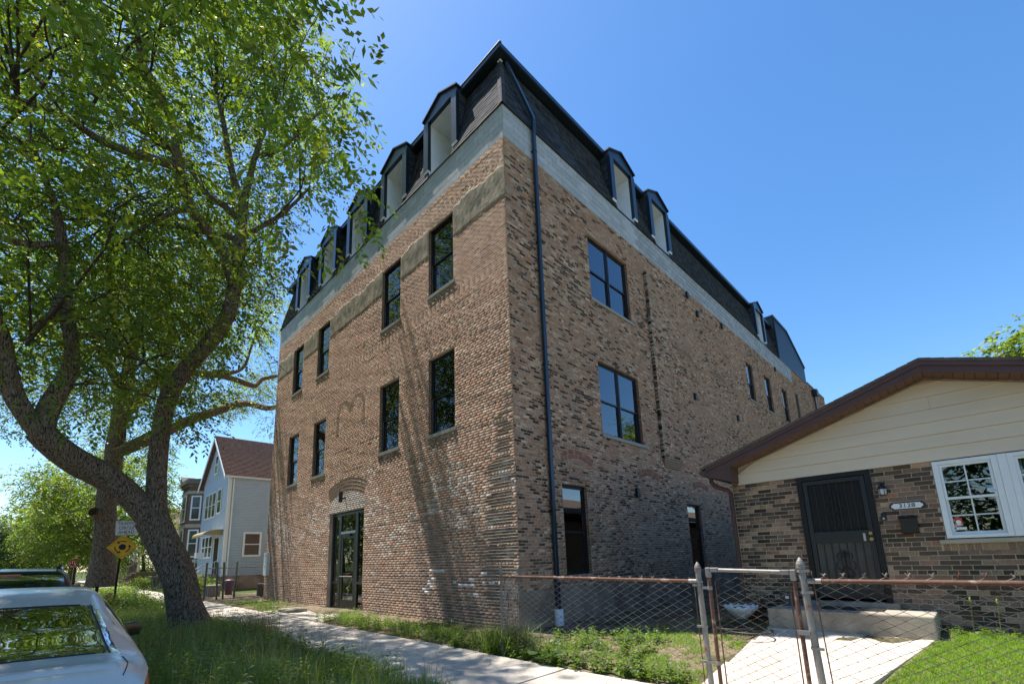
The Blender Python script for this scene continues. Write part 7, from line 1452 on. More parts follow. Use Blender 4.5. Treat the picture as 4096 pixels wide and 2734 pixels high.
carS, VS, MS, stS = car('silver_sedan', 'silver sedan seen from behind, nearest at the curb', 2.80, -7.33, sed, 'silver_paint', (.575, 1.40), (2.95, 3.62), (1.15, 3.35, 2.25), (.02, .40, 2.2, 3.36), (.85, 3.65), GC)
mir = MB(); mc = (-.02, -6.36, .93)
mir.add([(mc[0] - .10, mc[1] - .1, mc[2] - .06), (mc[0] - .10, mc[1] + .07, mc[2] - .05), (mc[0] - .09, mc[1] + .085, mc[2] + .03), (mc[0] - .1, mc[1] + .03, mc[2] + .075), (mc[0] - .1, mc[1] - .1, mc[2] + .07),
         (mc[0] + .07, mc[1] - .1, mc[2] - .07), (mc[0] + .07, mc[1] + .09, mc[2] - .055), (mc[0] + .07, mc[1] + .11, mc[2] + .04), (mc[0] + .07, mc[1] + .05, mc[2] + .085), (mc[0] + .07, mc[1] - .1, mc[2] + .08)],
        [(4, 3, 2, 1, 0), (5, 6, 7, 8, 9), (0, 1, 6, 5), (1, 2, 7, 6), (2, 3, 8, 7), (3, 4, 9, 8), (4, 0, 5, 9)])
mo = mir.build('mirror', 'black_paint', carS, bevel=.012)
MB().add([(mc[0] + .085, mc[1] - .09, mc[2] - .06), (mc[0] + .085, mc[1] + .08, mc[2] - .047), (mc[0] + .085, mc[1] + .095, mc[2] + .035), (mc[0] + .085, mc[1] + .045, mc[2] + .072), (mc[0] + .085, mc[1] - .09, mc[2] + .07)], [(0, 1, 2, 3, 4)]).build('mirror_glass', 'car_glass', mo)
# shut line round the trunk lid, glass seal, high brake light, headrest
def car_line(i, k0, k1, r, name, mat, off=.003):
    pts = [VS[i * MS + k] + np.array([0, 0, off]) for k in range(k0, k1)]
    return MB().tube(pts, r, 5).build(name, mat, carS)
def col_line(k, i0, i1, r, name, mat):
    pts = [VS[i * MS + k] + np.array([0, 0, .002]) for i in range(i0, i1)]; return MB().tube(pts, r, 5).build(name, mat, carS)
si = lambda s: int(np.argmin(np.abs(stS - s)))
kk = [k for k in range(MS // 2) if True]
kr = 20; mk = MS - kr
car_line(si(.575), kr + 2, MS - kr - 1, .006, 'glass_seal', 'car_trim'); car_line(si(1.40), kr + 2, MS - kr - 1, .006, 'glass_seal', 'car_trim')
for k in (kr + 1, MS - kr - 1): col_line(k, si(.575), si(1.42), .007, 'glass_seal', 'car_trim')
for k in (kr, MS - kr): col_line(k, si(.12), si(.56), .004, 'shut_line', 'car_trim')
sp = MB(); i0_ = si(.20)
P0 = [VS[i0_ * MS + k] for k in range(kr + 1, MS - kr)]
sp.add([(p[0], p[1], p[2] + .002) for p in P0] + [(p[0] + .035, p[1], p[2] + .018) for p in P0] + [(p[0] + .045, p[1], p[2] - .03) for p in P0], [(j, j + 1, len(P0) + j + 1, len(P0) + j) for j in range(len(P0) - 1)] + [(len(P0) + j, len(P0) + j + 1, 2 * len(P0) + j + 1, 2 * len(P0) + j) for j in range(len(P0) - 1)]); sp.build('spoiler_lip', 'silver_paint', carS, smooth=True)
for k in (12, MS - 12): col_line(k, si(.35), si(3.5), .0035, 'shut_line', 'car_trim')
box_part('rear_shelf', 'seat', carS, 1.45, 2.15, -7.85, -6.81, .90, .93)
for y in (-6.95, -7.7): MB().box(1.22, 1.36, y - .13, y + .13, .96, 1.20).build('headrest', 'seat', carS, bevel=.04)
box_part('seat_back', 'seat', carS, 1.25, 1.45, -7.9, -6.76, .4, .98)
suv = [(0.0, .70, .55, .72, .66, .40), (.06, 1.05, .85, .83, .76, .32), (.14, 1.30, 1.02, .88, .74, .25), (.30, 1.53, 1.05, .90, .70, .2), (.48, 1.62, 1.06, .905, .675, .18), (1.2, 1.66, 1.05, .91, .67, .15), (2.4, 1.66, 1.03, .91, .67, .15), (2.9, 1.58, 1.02, .91, .68, .15), (3.5, 1.12, 1.0, .90, .76, .15), (4.1, 1.03, .92, .88, .72, .18), (4.45, .85, .7, .76, .6, .3), (4.5, .7, .6, .66, .5, .35)]
suv1, V1, M1, s1_ = car('black_suv', 'black sport utility vehicle with roof antenna parked ahead of the silver sedan', -3.05, -7.56, suv, 'black_paint', (.10, .34), (2.95, 3.45), (.7, 3.1, 1.5, 2.4), (.02, .22, 3.0, 3.9), (.85, 3.6), GC)
MB().tube([(-3.6, -7.62, 1.66), (-3.56, -7.63, 1.70), (-3.42, -7.66, 1.90)], [.022, .014, .004], 7).build('antenna', 'black_metal', suv1)
for s in (-1, 1): MB().tube([(-3.55, -7.56 + s * .6, 1.655), (-3.6, -7.56 + s * .6, 1.70), (-5.3, -7.56 + s * .6, 1.71), (-5.4, -7.56 + s * .6, 1.66)], .018, 7).build('roof_rail', 'black_metal', suv1)
box_part('brake_light', 'tail_red', suv1, -3.345, -3.325, -7.75, -7.37, 1.555, 1.575)
suv2, V2, M2_, s2_ = car('grey_suv', 'dark grey sport utility vehicle farthest ahead with one red tail light showing', -10.2, -7.42, suv, 'grey_paint', (.10, .34), (2.95, 3.45), (.7, 3.1, 1.5, 2.4), (.02, .26, 2.6, 3.4), (.85, 3.6), GC)
for s in (-1, 1): MB().tube([(-10.7, -7.42 + s * .62, 1.655), (-10.75, -7.42 + s * .62, 1.71), (-12.4, -7.42 + s * .62, 1.71), (-12.5, -7.42 + s * .62, 1.66)], .02, 7).build('roof_rail', 'alu', suv2)
MB().box(-13.0, -12.85, -6.50, -6.30, 1.0, 1.17).build('mirror', 'black_paint', suv2, bevel=.03)

# ================================================================== SIGNS AND LAMP
sg = thing('traffic_circle_sign', (-14.1, -5.32, 0), 'yellow diamond traffic circle sign on a black leaning post under a white plate', 'sign')
px0, py0 = -14.05, -5.36
MB().box(px0 - .03, px0 + .03, py0 - .03, py0 + .03, -.1, 1.2).build('post', 'post_black', sg)
MB().add([(px0 - .03, py0 - .03, 1.2), (px0 + .03, py0 - .03, 1.2), (px0 + .03, py0 + .03, 1.2), (px0 - .03, py0 + .03, 1.2), (px0 - .03, py0 + .0, 3.15), (px0 + .03, py0 + .0, 3.15), (px0 + .03, py0 + .06, 3.15), (px0 - .03, py0 + .06, 3.15)], [(4, 5, 6, 7), (0, 1, 5, 4), (1, 2, 6, 5), (2, 3, 7, 6), (3, 0, 4, 7)]).build('post', 'post_black', sg)
# the sign plates face the oncoming traffic (+x, turned a little to the camera)
th = math.radians(-6); X = Vector((-math.sin(th) * 0 + math.sin(math.radians(8)), math.cos(math.radians(8)), .05)).normalized(); Zv = Vector((0, -.05, 1)).normalized(); Nv = X.cross(Zv).normalized(); Zv = Nv.cross(X).normalized()
def plate(c, pts, t, name, mat, parent, off=0.0):
    c = Vector(c) + Nv * off; return MB().prism([c + X * a + Zv * b for a, b in pts], Nv * t).build(name, mat, parent)
C = (px0 + .04, py0 + .04, 2.36); h = .43
def rdia(h, r):
    out = []
    for q in range(4):
        a0 = q * math.pi / 2; cx, cz = (h - r * 1.414) * math.cos(a0), (h - r * 1.414) * math.sin(a0)
        for i in range(5): b = a0 - math.pi / 4 + i * math.pi / 8; out.append((cx + r * math.cos(b), cz + r * math.sin(b)))
    return out
dia = plate(C, rdia(h, .035), .006, 'yellow_diamond', 'sign_yellow', sg)
# thin black border
for q in range(4):
    a, b = [Vector((math.cos(t), math.sin(t))) for t in (q * math.pi / 2, (q + 1) * math.pi / 2)]
    p = [a * (h - .035) * .97 + (b - a) * .03, b * (h - .035) * .97 + (a - b) * .03, b * (h - .047) * .97 + (a - b) * .03, a * (h - .047) * .97 + (b - a) * .03]
    plate(C, [(v.x, v.y) for v in p], .001, 'border', 'sign_black', dia, .0065)
plate(C, [(.10 * math.cos(t), .10 * math.sin(t)) for t in np.linspace(0, 2 * math.pi, 25)[:-1]], .001, 'disc', 'sign_black', dia, .0065)
for q in range(3):
    a0 = math.radians(55 + 120 * q); a1 = a0 + math.radians(62); r0, r1 = .185, .215
    arc = [(r1 * math.cos(t), r1 * math.sin(t)) for t in np.linspace(a0, a1, 9)] + [(r0 * math.cos(t), r0 * math.sin(t)) for t in np.linspace(a1, a0, 9)]
    plate(C, arc, .001, 'arrow', 'sign_black', dia, .0065)
    e = a1; tip = e + math.radians(24); plate(C, [(.255 * math.cos(e), .255 * math.sin(e)), (.2 * math.cos(tip), .2 * math.sin(tip)), (.145 * math.cos(e), .145 * math.sin(e))], .001, 'arrow_head', 'sign_black', dia, .0065)
for s in (-1, 1): plate(C, [(.012 * math.cos(t), s * .33 + .012 * math.sin(t)) for t in np.linspace(0, 6.28, 9)[:-1]], .004, 'bolt', 'sign_black', dia, .0065)
C2 = (px0 + .04, py0 + .09, 3.02); w2, h2 = .305, .255
def rrect(w, h, r):
    out = []
    for (sx, sy, a) in ((1, -1, -90), (1, 1, 0), (-1, 1, 90), (-1, -1, 180)):
        for i in range(5): b = math.radians(a + i * 22.5); out.append((sx * (w - r) + r * math.cos(b), sy * (h - r) + r * math.sin(b)))
    return out
wp = plate(C2, rrect(w2, h2, .04), .006, 'white_plate', 'sign_white', sg)
for (a0, b0, a1, b1) in ((-w2 + .03, h2 - .016, w2 - .03, h2 - .010), (-w2 + .03, -h2 + .010, w2 - .03, -h2 + .016), (-w2 + .010, -h2 + .03, -w2 + .016, h2 - .03), (w2 - .016, -h2 + .03, w2 - .010, h2 - .03)): plate(C2, [(a0, b0), (a1, b0), (a1, b1), (a0, b1)], .001, 'border', 'sign_black', wp, .0065)
for i, tx in enumerate(('TRAFFIC', 'CIRCLE', 'AHEAD')): text_part('lettering', tx, .155, 'sign_black', wp, Vector(C2) + Nv * .009 + Zv * (.15 - .15 * i), X, Zv, sx=.86)
plate(C2, [(.012 * math.cos(t), -.21 + .012 * math.sin(t)) for t in np.linspace(0, 6.28, 9)[:-1]], .004, 'bolt', 'sign_black', wp, .0065)
tag(MB().box(-12.13, -12.05, -6.0, -5.92, -.1, 1.12).build('short_post', 'post_black'), 'short black stake at the curb behind the silver sedan', 'post')

ss_ = thing('stop_sign', (-50, -5.45, 0), 'red octagonal stop sign on a pole beyond the parked cars', 'sign', )
MB().tube([(-50.0, -5.45, -.1), (-50.0, -5.45, 3.0)], .035, 8).build('pole', 'galv', ss_)
oc = [(.41 * math.cos(math.radians(22.5 + 45 * i)), .41 * math.sin(math.radians(22.5 + 45 * i))) for i in range(8)]
Cs = (-49.95, -5.45, 2.33); o1 = plate(Cs, oc, .008, 'octagon', 'sign_white', ss_); plate(Cs, [(a * .93, b * .93) for a, b in oc], .002, 'red_face', 'sign_red', o1, .0085)
text_part('lettering', 'STOP', .30, 'sign_white', o1, Vector(Cs) + Nv * .013, X, Zv, sx=.95, sy=1.15)
box_part('small_plate', 'sign_white', ss_, -49.96, -49.945, -5.50, -5.30, 2.62, 2.95); box_part('small_plate', 'sign_white', ss_, -49.93, -49.925, -5.42, -5.34, 2.1, 2.18)
s3 = thing('stop_sign', (-92, -6.0, 0), 'small distant stop sign with a yellow plate above it', 'sign')
MB().tube([(-92, -6.0, -.1), (-92, -6.0, 3.2)], .04, 6).build('pole', 'galv', s3); C3 = (-91.9, -6.0, 2.3); o3 = plate(C3, oc, .008, 'octagon', 'sign_white', s3); plate(C3, [(a * .93, b * .93) for a, b in oc], .002, 'red_face', 'sign_red', o3, .0085); text_part('lettering', 'STOP', .30, 'sign_white', o3, Vector(C3) + Nv * .02, X, Zv)
box_part('yellow_plate', 'sign_yellow', s3, -91.95, -91.9, -6.35, -5.65, 2.75, 3.25)
lp = thing('street_lamp', (-88, -4.7, 0), 'tall grey street lamp with a long arm curving over the street', 'street lamp')
MB().tube([(-88, -4.8, -.1), (-88, -4.75, 4.0), (-88, -4.72, 5.6), (-88, -4.9, 6.4), (-88, -5.4, 7.0), (-88, -6.2, 7.3), (-88, -7.2, 7.4), (-88, -8.4, 7.42)], [.13, .11, .09, .085, .08, .07, .06, .055], 10).build('mast', 'galv', lp, smooth=True)
MB().box(-88.14, -87.86, -9.1, -8.3, 7.36, 7.5).build('lamp_head', 'galv', lp, bevel=.03)
l2 = thing('signal_mast', (-120, -17, 0), 'thin far traffic mast with an arm and yellow signal at the left edge', 'traffic light')
MB().tube([(-120, -15.0, -.1), (-120, -15.0, 4.2)], .08, 8).build('mast', 'galv', l2); MB().tube([(-120, -15.0, 4.1), (-120, -11.4, 5.0)], .05, 6).build('arm', 'galv', l2); MB().box(-120.2, -119.8, -15.3, -14.8, 2.8, 3.6).build('signal', 'sign_yellow', l2)

# ================================================================== HOUSES DOWN THE STREET
def house_window(parent, plane, face, a0, a1, z0, z1, trim=.09, mat='vinyl', name='window', out=.04):
    P = (lambda m, p, q, d0, d1, u, v: m.box(p, q, face - d1, face - d0, u, v)) if plane == 'y' else (lambda m, p, q, d0, d1, u, v: m.box(face + d0, face + d1, p, q, u, v))
    f = MB(); P(f, a0 - trim, a0, 0, out, z0 - trim, z1 + trim); P(f, a1, a1 + trim, 0, out, z0 - trim, z1 + trim); P(f, a0, a1, 0, out, z1, z1 + trim); P(f, a0, a1, 0, out + .02, z0 - trim, z0)
    zm = (z0 + z1) / 2; P(f, a0, a1, 0, out * .7, zm - .03, zm + .03); w = f.build(name, mat, parent)
    for (u, v) in ((z0, zm - .03), (zm + .03, z1)): g = MB(); P(g, a0, a1, .005, .012, u, v); g.build('pane', 'dark_pane', w)
    return w
M('dark_pane', (.03, .035, .042), rough=.08, spec=.6, var=.3, scale=1.5)
def clap(name, plane, face, lo, hi, z0, z1, parent, mat, top=None, e=.105, seed=1):
    """lapped boards; lo/hi may shrink with height through top(z)"""
    V = []; z = z0
    while z < z1:
        a, b = (lo, hi) if top is None else top(z); a2, b2 = (lo, hi) if top is None else top(min(z + e, z1))
        if b - a < .05: break
        P = (lambda q, d, zz: (q, face - d, zz)) if plane == 'y' else (lambda q, d, zz: (face + d, q, zz))
        V += [P(a, .026, z), P(b, .026, z), P(b2, .006, z + e), P(a2, .006, z + e), P(a, .0, z), P(b, .0, z)]; z += e
    V = np.array(V); i = np.arange(len(V) // 6)[:, None] * 6; F = np.concatenate([i + np.array([0, 1, 2, 3]), i + np.array([4, 5, 1, 0])])
    return bulk(name, V, F, mat, parent, kind='stuff')
GX0, GX1, GY = -34.9, -27.75, 1.0
gh = thing('grey_house', (-31.3, 8, 0), 'pale blue-grey clapboard house with red gable roof and yellow door awning', 'house')
GZ = 7.75; GA = (GX0 + GX1) / 2; GR_ = 10.95
MB().box(GX0, GX1 - .0, GY, 17, .0, GZ).build('walls', 'grey_clapboard', gh)
MB().prism([(GX0, GY, GZ), (GX1, GY, GZ), (GA, GY, GR_ - .1)], (0, 16, 0)).build('gable', 'grey_clapboard', gh)
clap('clapboards', 'x', GX1, GY + .05, 17, .9, GZ - .05, gh, 'grey_clapboard')
clap('clapboards', 'y', GY, GX0, GX1 - .1, .9, GR_ - .3, gh, 'grey_clapboard', top=lambda z: (GX0, GX1 - .1) if z < GZ else (GX0 + (z - GZ) / (GR_ - GZ) * (GA - GX0), GX1 - (z - GZ) / (GR_ - GZ) * (GX1 - GA)))
box_part('foundation', 'foundation', gh, GX0 - .02, GX1 + .04, GY - .04, 17, 0, .95)
rf = MB(); th_ = .12; sl_ = (GR_ - GZ) / (GX1 - GA)
for s in (-1, 1):
    e = (GX1 - GA) + .35; rf.prism([(GA, GY - .35, GR_), (GA + s * e, GY - .35, GR_ - sl_ * e), (GA + s * e, GY - .35, GR_ - sl_ * e + th_), (GA, GY - .35, GR_ + th_)], (0, 16.7, 0))
ghr = rf.build('roof', 'red_roof', gh)
for s in (-1, 1):
    e = (GX1 - GA) + .34; MB().prism([(GA, GY - .38, GR_ - .2), (GA + s * e, GY - .38, GR_ - .2 - sl_ * e), (GA + s * e, GY - .38, GR_ - sl_ * e + .02), (GA, GY - .38, GR_ + .02)], (0, .05, 0)).build('bargeboard', 'vinyl', ghr)
rs = MB(); z = 0
for i in range(30):      # shingle courses on the slope that faces the camera
    d = (GX1 - GA + .35) * i / 30; rs.box(GA + d, GA + d + .155, GY - .36, 17.3, GR_ - sl_ * (d + .155) + th_ + .002, GR_ - sl_ * (d + .155) + th_ + .05)
rs.build('shingle_courses', 'red_roof', ghr, kind='stuff')
box_part('gutter', 'vinyl', gh, GX1 + .22, GX1 + .36, GY - .3, 17, 7.42, 7.56)
box_part('corner_board', 'vinyl', gh, GX1 - .1, GX1 + .04, GY - .045, GY + .16, .9, GZ - .05)
MB().tube([(GX1 + .1, GY + .25, 1.0), (GX1 + .1, GY + .25, 7.4)], .05, 6).build('downspout', 'vinyl', gh)
for k in range(3): house_window(gh, 'y', GY - .03, -33.75 + k * 1.02, -33.75 + k * 1.02 + .86, 5.1, 6.8)
house_window(gh, 'y', GY - .03, -30.25, -29.35, 5.25, 6.85); house_window(gh, 'y', GY - .03, -31.75, -30.95, 8.25, 9.55)
for k in range(3): house_window(gh, 'y', GY - .03, -33.75 + k * 1.02, -33.75 + k * 1.02 + .86, 2.25, 3.65)
box_part('air_conditioner', 'vinyl', gh, -33.6, -33.0, GY - .5, GY - .02, 2.2, 2.6)
house_window(gh, 'x', GX1 + .03, 2.2, 3.1, 2.28, 3.68, trim=.13)
house_window(gh, 'x', GX1 + .03, 8.2, 9.1, 2.28, 3.68, trim=.13)
gd = box_part('front_door', 'door_black', gh, -30.1, -28.9, GY - .05, GY + .02, 1.1, 3.45); box_part('door_trim', 'vinyl', gd, -30.2, -30.1, GY - .07, GY, 1.1, 3.55); box_part('door_trim', 'vinyl', gd, -28.9, -28.8, GY - .07, GY, 1.1, 3.55)
aw = MB(); n = 8; A = [(GY - .02 - 1.15 * math.sin(math.pi / 2 * i / n), 3.62 + .38 * math.cos(math.pi / 2 * i / n)) for i in range(n + 1)]
for i in range(n): aw.quad((-31.3, A[i][0], A[i][1]), (-28.2, A[i][0], A[i][1]), (-28.2, A[i + 1][0], A[i + 1][1]), (-31.3, A[i + 1][0], A[i + 1][1]))
aw.box(-31.3, -28.2, A[n][0] - .01, A[n][0] + .01, A[n][1] - .12, A[n][1]); aw.add([(-28.2, GY - .02, 3.62)] + [(-28.2, a, b) for a, b in A], [tuple(range(n + 2))]); aw.build('awning', 'awning', gh)
gs = MB()
for k in range(5): gs.box(-30.4, -28.6, GY - .4 - .28 * (5 - k), GY - .04, .0 + .22 * k, .22 * (k + 1) - .004)
gs.build('steps', 'concrete_old', gh)
for s in (-30.45, -28.55):
    m = MB(); m.tube([(s, GY - 1.8, .9), (s, GY - .1, 2.0)], .022, 6); [m.tube([(s, GY - 1.8 + .17 * i, .05 + .11 * i), (s, GY - 1.8 + .17 * i, .9 + .11 * i)], .011, 5) for i in range(11)]; m.build('railing', 'vinyl', gh)

# brick two-flat with a bay
tf = thing('brick_two_flat', (-40, 8, 0), 'brown brick two-storey house with a stone-banded bay front beyond the grey house', 'house')
TX0, TX1, TY = -43.6, -35.9, 1.6; TZ = 8.75
def far_bricks(parent, rects, plane, face, seed):
    g = np.random.default_rng(seed); pal = np.array([(.16, .105, .078), (.13, .085, .065), (.19, .13, .10), (.11, .075, .06)]); c = pal[g.integers(0, 4, len(rects))]
    return brick_bulk('brickwork', rects, c, plane, face, .02, 'far_brick', parent, .002, .004, seed)
TB = MB().box(TX0, TX1, TY, 18, 0, TZ - .3).build('walls', 'mortar_side', tf)
bay = [(-41.6, TY), (-40.9, TY - 1.0), (-38.3, TY - 1.0), (-37.5, TY)]
MB().prism([(x, y, 0) for x, y in bay], (0, 0, TZ - .6)).build('bay', 'far_brick_plain' if 'far_brick_plain' in MATS else (M('far_brick_plain', (.155, .105, .08), rough=.93, var=.3, scale=9, bump=.4, bscale=40, stretch=(1, 1, 6)) and 'far_brick_plain'), tf)
ro = lay(TX0, TX1, .2, TZ - .4, [], [], 77)[0]; ro = ro[(ro[:, 0] > -37.5) | (ro[:, 1] < -41.6)]; far_bricks(TB, ro, 'y', TY, 78)
ro = lay(TY, 8, .2, TZ - .4, [], [], 79)[0]; far_bricks(TB, ro, 'x', TX1, 80)
ro = lay(-40.9, -38.3, .2, TZ - .6, [(-40.2, -39.0, 2.3, 4.7), (-40.2, -39.0, 5.3, 7.5)], [], 81)[0]; far_bricks(TB, ro, 'y', TY - 1.0, 82)
def ring(z0, z1, o, mat, nm):
    pts = [(-41.6 - o, TY + .02), (-40.9 - o * .7, TY - 1.0 - o), (-38.3 + o * .7, TY - 1.0 - o), (-37.5 + o, TY + .02)]
    MB().prism([(x, y, z0) for x, y in pts], (0, 0, z1 - z0)).build(nm, mat, tf)
ring(4.75, 5.05, .05, 'limestone', 'stone_band'); ring(7.55, 7.8, .06, 'limestone', 'stone_band'); ring(1.9, 2.15, .05, 'limestone', 'stone_band')
ring(8.15, 8.35, .12, 'cornice', 'cornice'); ring(8.37, 8.6, .3, 'cornice', 'cornice'); ring(8.62, 8.8, .2, 'cornice', 'cornice')
box_part('cornice', 'cornice', tf, TX0, TX1 + .15, TY - .2, TY + .4, 8.1, 8.8); MB().prism([(-41.6, TY - 1.2, 8.82), (-40.4, TY - 1.2, 8.82), (-41.0, TY - 1.2, 9.35)], (0, 1.0, 0)).build('finial', 'cornice', tf)
box_part('flat_roof', 'cornice', tf, TX0, TX1, TY + .4, 18, TZ - .3, TZ - .1)
house_window(tf, 'y', TY - 1.02, -40.2, -39.0, 2.35, 4.6, trim=.12); house_window(tf, 'y', TY - 1.02, -40.2, -39.0, 5.35, 7.4, trim=.12)
for (z0, z1) in ((2.35, 4.6), (5.35, 7.4)):
    mb = MB()
    for (p, q) in (((-38.3, TY - 1.0), (-37.5, TY)), ((-41.6, TY), (-40.9, TY - 1.0))):
        P0, P1 = Vector((*p, 0)), Vector((*q, 0)); u = (P1 - P0); nrm = Vector((u.y, -u.x, 0)).normalized(); a, b = P0 + u * .18, P0 + u * .82
        w = MB(); w.add([(*(a + nrm * .03)[:2], z0), (*(b + nrm * .03)[:2], z0), (*(b + nrm * .03)[:2], z1), (*(a + nrm * .03)[:2], z1)], [(0, 1, 2, 3)]); wo_ = w.build('window', 'vinyl', tf)
        a2, b2 = P0 + u * .28, P0 + u * .72
        for (c, d) in ((z0 + .12, (z0 + z1) / 2 - .04), ((z0 + z1) / 2 + .04, z1 - .12)): w = MB(); w.add([(*(a2 + nrm * .045)[:2], c), (*(b2 + nrm * .045)[:2], c), (*(b2 + nrm * .045)[:2], d), (*(a2 + nrm * .045)[:2], d)], [(0, 1, 2, 3)]); w.build('pane', 'dark_pane', wo_)
house_window(tf, 'y', TY - .02, -37.0, -36.3, 5.3, 7.2, trim=.1)
m = MB(); [m.box(-37.4, -36.1, TY - 1.2 - .28 * (6 - k), TY - .02, .2 * k, .2 * k + .196) for k in range(6)]; m.build('steps', 'concrete_old', tf)
for s in (-37.45, -36.05):
    m = MB(); m.tube([(s, TY - 2.9, .95), (s, TY - .3, 2.2)], .025, 6); [m.tube([(s, TY - 2.9 + .26 * i, .1), (s, TY - 2.9 + .26 * i, .95 + .125 * i)], .012, 5) for i in range(11)]; m.build('railing', 'vinyl', tf)

# porch house and the brown-roofed house beyond
ph = thing('porch_house', (-52, 6, 0), 'low brick house with white porch posts and grey wooden stairs', 'house')
MB().box(-56.5, -47.5, 1.6, 12, 0, 4.2).build('walls', 'far_brick_plain', ph)
MB().prism([(-57, 1.2, 4.2), (-47, 1.2, 4.2), (-52, 1.2, 7.6)], (0, 11, 0)).build('roof', 'brown_roof', ph)
MB().prism([(-55.6, -1.2, 3.55), (-55.6, 1.6, 3.9), (-55.6, 1.6, 3.75), (-55.6, -1.2, 3.35)], (7.0, 0, 0)).build('porch_roof', 'vinyl', ph)
for x in (-55.3, -52.0, -48.9): MB().box(x - .09, x + .09, -1.1, -.92, 1.3, 3.4).build('porch_post', 'vinyl', ph)
MB().box(-55.5, -48.7, -1.15, 1.6, .9, 1.25).build('porch_floor', 'cornice', ph)
for x in np.arange(-55.2, -48.9, .16): MB().box(x - .025, x + .025, -1.1, -1.05, 1.25, 2.1).build('baluster', 'cornice', ph)
MB().box(-55.3, -48.8, -1.12, -1.03, 2.1, 2.18).build('hand_rail', 'cornice', ph)
m = MB(); [m.box(-50.3 + 0, -49.0, -1.2 - .27 * (6 - k), -1.15, .2 * k, .2 * k + .19) for k in range(6)]; m.build('stairs', 'cornice', ph)
for s in (-50.35, -48.95):
    m = MB(); m.tube([(s, -2.8, 1.0), (s, -1.1, 2.15)], .04, 6); [m.tube([(s, -2.8 + .17 * i, .1), (s, -2.8 + .17 * i, 1.0 + .115 * i)], .018, 5) for i in range(11)]; m.build('stair_rail', 'cornice', ph)
for x in (-54.5, -52.6): house_window(ph, 'y', 1.58, x, x + 1.0, 1.7, 3.2)
bh = thing('brown_roof_house', (-62, 8, 0), 'house with a plain brown shingled roof behind the leaning tree', 'house')
MB().box(-66, -59, 2.5, 14, 0, 6.0).build('walls', 'far_brick_plain', bh); MB().prism([(-59, 2.0, 6.0), (-59, 14.5, 6.0), (-59, 8.2, 9.4)], (-7.2, 0, 0)).build('roof', 'brown_roof', bh)
lb = thing('low_building', (-150, -30, 0), 'low distant brick building at the left edge of the street', 'building')
MB().box(-158, -142, -38, -24.5, 0, 6.5).build('walls', 'far_brick_plain', lb); MB().box(-158.2, -141.8, -38.2, -24.3, 6.5, 6.9).build('parapet', 'limestone', lb)
for k in range(3): house_window(lb, 'x', -141.98, -37 + k * 4, -34.5 + k * 4, 2, 5, trim=.2)

# side-yard fence beside the brick building
yf = thing('yard_fence', (-19, -.3, 0), 'grey chain-link yard fence with dark posts left of the brick building', 'fence')
for (y, l) in ((-1.72, .03), (-1.18, -.08), (-.92, -.06), (-.45, .05), (.9, 0)): post('post', -19.0, y, 0, 1.78, .045, 'grey_paint', yf, lean=(0, l), cap=False)
MB().tube([(-19, -1.7, 1.5), (-19, 2.0, 1.5)], .022, 8).build('top_rail', 'galv', yf)
chain_link('chain_link_mesh', (-19.0, -1.75), (-19.0, 2.0), .05, 1.55, yf, 'galv', w=.11, h=.11, r=.0025)
yf2 = thing('yard_fence', (-26, -1.6, 0), 'dark iron front fence before the grey house', 'fence')
for k in range(70): 
    x = -19.3 - k * .24; MB().tube([(x, -1.55, .03), (x, -1.55, 1.12)], .012, 5).build('picket', 'black_metal', yf2)
for z in (.2, 1.0): MB().tube([(-19.2, -1.55, z), (-36.2, -1.55, z)], .016, 6).build('rail', 'black_metal', yf2)
bn = thing('purple_bin', (-22, 0, 0), 'purple plastic bucket with a lid in the side yard', 'bin')
MB().lathe((-22, .05, .02), [(.17, 0), (.22, .7), (.24, .7), (.24, .76)], 18).build('bucket', 'purple_bin', bn); MB().lathe((-22, .05, .02), [(.25, .765), (.25, .80), (.12, .86), (.03, .87)], 18).build('lid', 'purple_bin', bn)
b2_ = thing('grey_cooler', (-21.6, -.75, 0), 'grey plastic chest standing left of the purple bucket', 'chest')
MB().box(-21.9, -21.3, -1.05, -.5, .02, .55).build('chest', 'shade', b2_, bevel=.03); MB().box(-21.93, -21.27, -1.08, -.47, .555, .64).build('lid', 'stone_sill', b2_, bevel=.02)
b3_ = thing('brick_planter', (-18.2, .9, 0), 'dark box bench against the fence left of the meter box', 'bench')
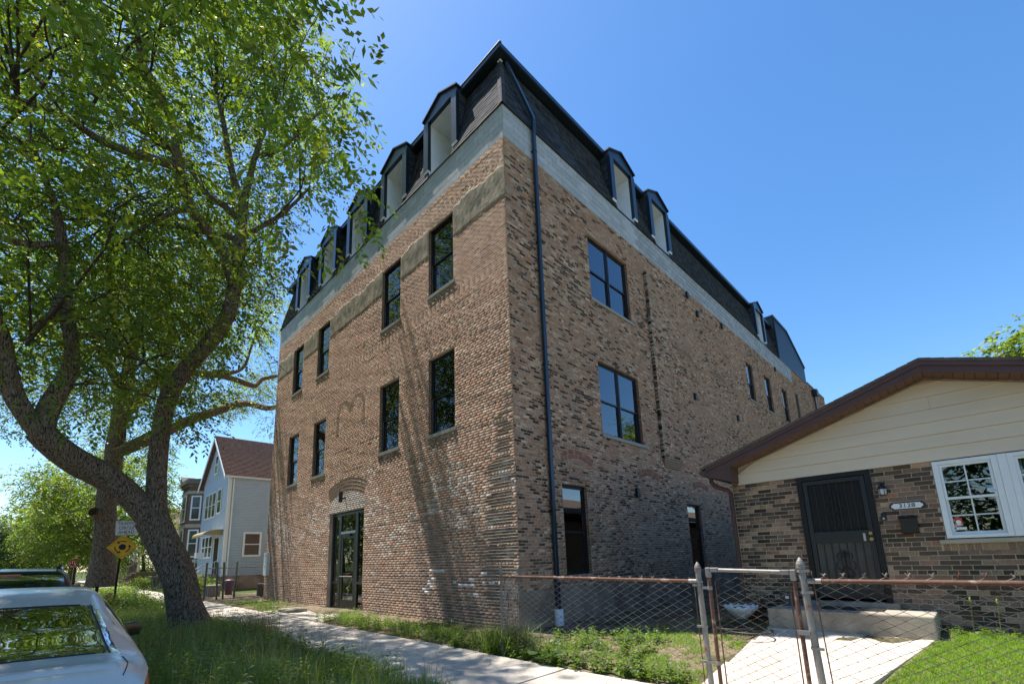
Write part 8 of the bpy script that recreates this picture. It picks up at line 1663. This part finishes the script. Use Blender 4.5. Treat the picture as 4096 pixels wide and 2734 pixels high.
MB().box(-18.6, -17.2, .35, .95, .02, .08).build('base', 'concrete_old', b3_); MB().box(-18.5, -17.3, .4, .9, .62, .7).build('seat', 'cornice', b3_, bevel=.01)
for x in (-18.45, -17.35): MB().box(x - .06, x + .06, .42, .88, .08, .62).build('leg', 'cornice', b3_)
# shrubs before the houses
for i, (x, y, r, h, pal, lab) in enumerate(((-24.5, -.6, .8, .9, GREEN, 'leafy shrub behind the side-yard fence'), (-33.5, -.4, .9, .9, GREEN_LIGHT, 'bright shrub before the grey house'), (-38.5, -1.0, .8, .7, GREEN_LIGHT, 'yellow-green clump of plants before the bay-fronted house'), (-46.0, -1.1, .8, .7, GREEN, 'shrub by the porch stairs'), (-60, -.9, 1.2, 1.0, GREEN_LIGHT, 'low shrub beyond the porch house'))):
    cl = [[x + rnd.uniform(-r, r), y + rnd.uniform(-.4, .4), rnd.uniform(.2, h), rnd.uniform(.25, .45)] for _ in range(12)]
    t = thing('shrub', (x, y, 0), lab, 'shrub'); V, F, c = leaf_sprays(cl, 300, 6, .11, .05, .2, pal, 40 + i, droop=-.1); bulk('crown', V, F, 'leaf', t, cols=c, kind='stuff')
    MB().tube([(x, y, -.02), (x + .05, y, h * .6)], .03, 6).build('stem', 'twig', t)
# pink flowers by the sign post
pf_ = thing('rose_bush', (-13.2, -5.5, 0), 'low bush with pink flowers at the foot of the traffic sign', 'bush')
V, F, c = leaf_sprays([[-13.2 + rnd.uniform(-.3, .3), -5.5 + rnd.uniform(-.25, .25), rnd.uniform(.2, .6), .22] for _ in range(8)], 600, 5, .06, .035, .12, GREEN, 60, droop=-.2); bulk('crown', V, F, 'leaf', pf_, cols=c, kind='stuff')
for k in range(14): x, y, z = -13.2 + rnd.uniform(-.4, .45), -5.5 + rnd.uniform(-.3, .3), rnd.uniform(.5, .85); MB().lathe((x, y, z), [(.008, 0), (.035, .02), (.03, .045), (.01, .05)], 7).build('flower', 'flower_pink', pf_)
MB().tube([(-13.2, -5.5, -.02), (-13.2, -5.5, .5)], .015, 5).build('stem', 'twig', pf_)
print('done', time.time() - T0, 'objects', len(bpy.data.objects))
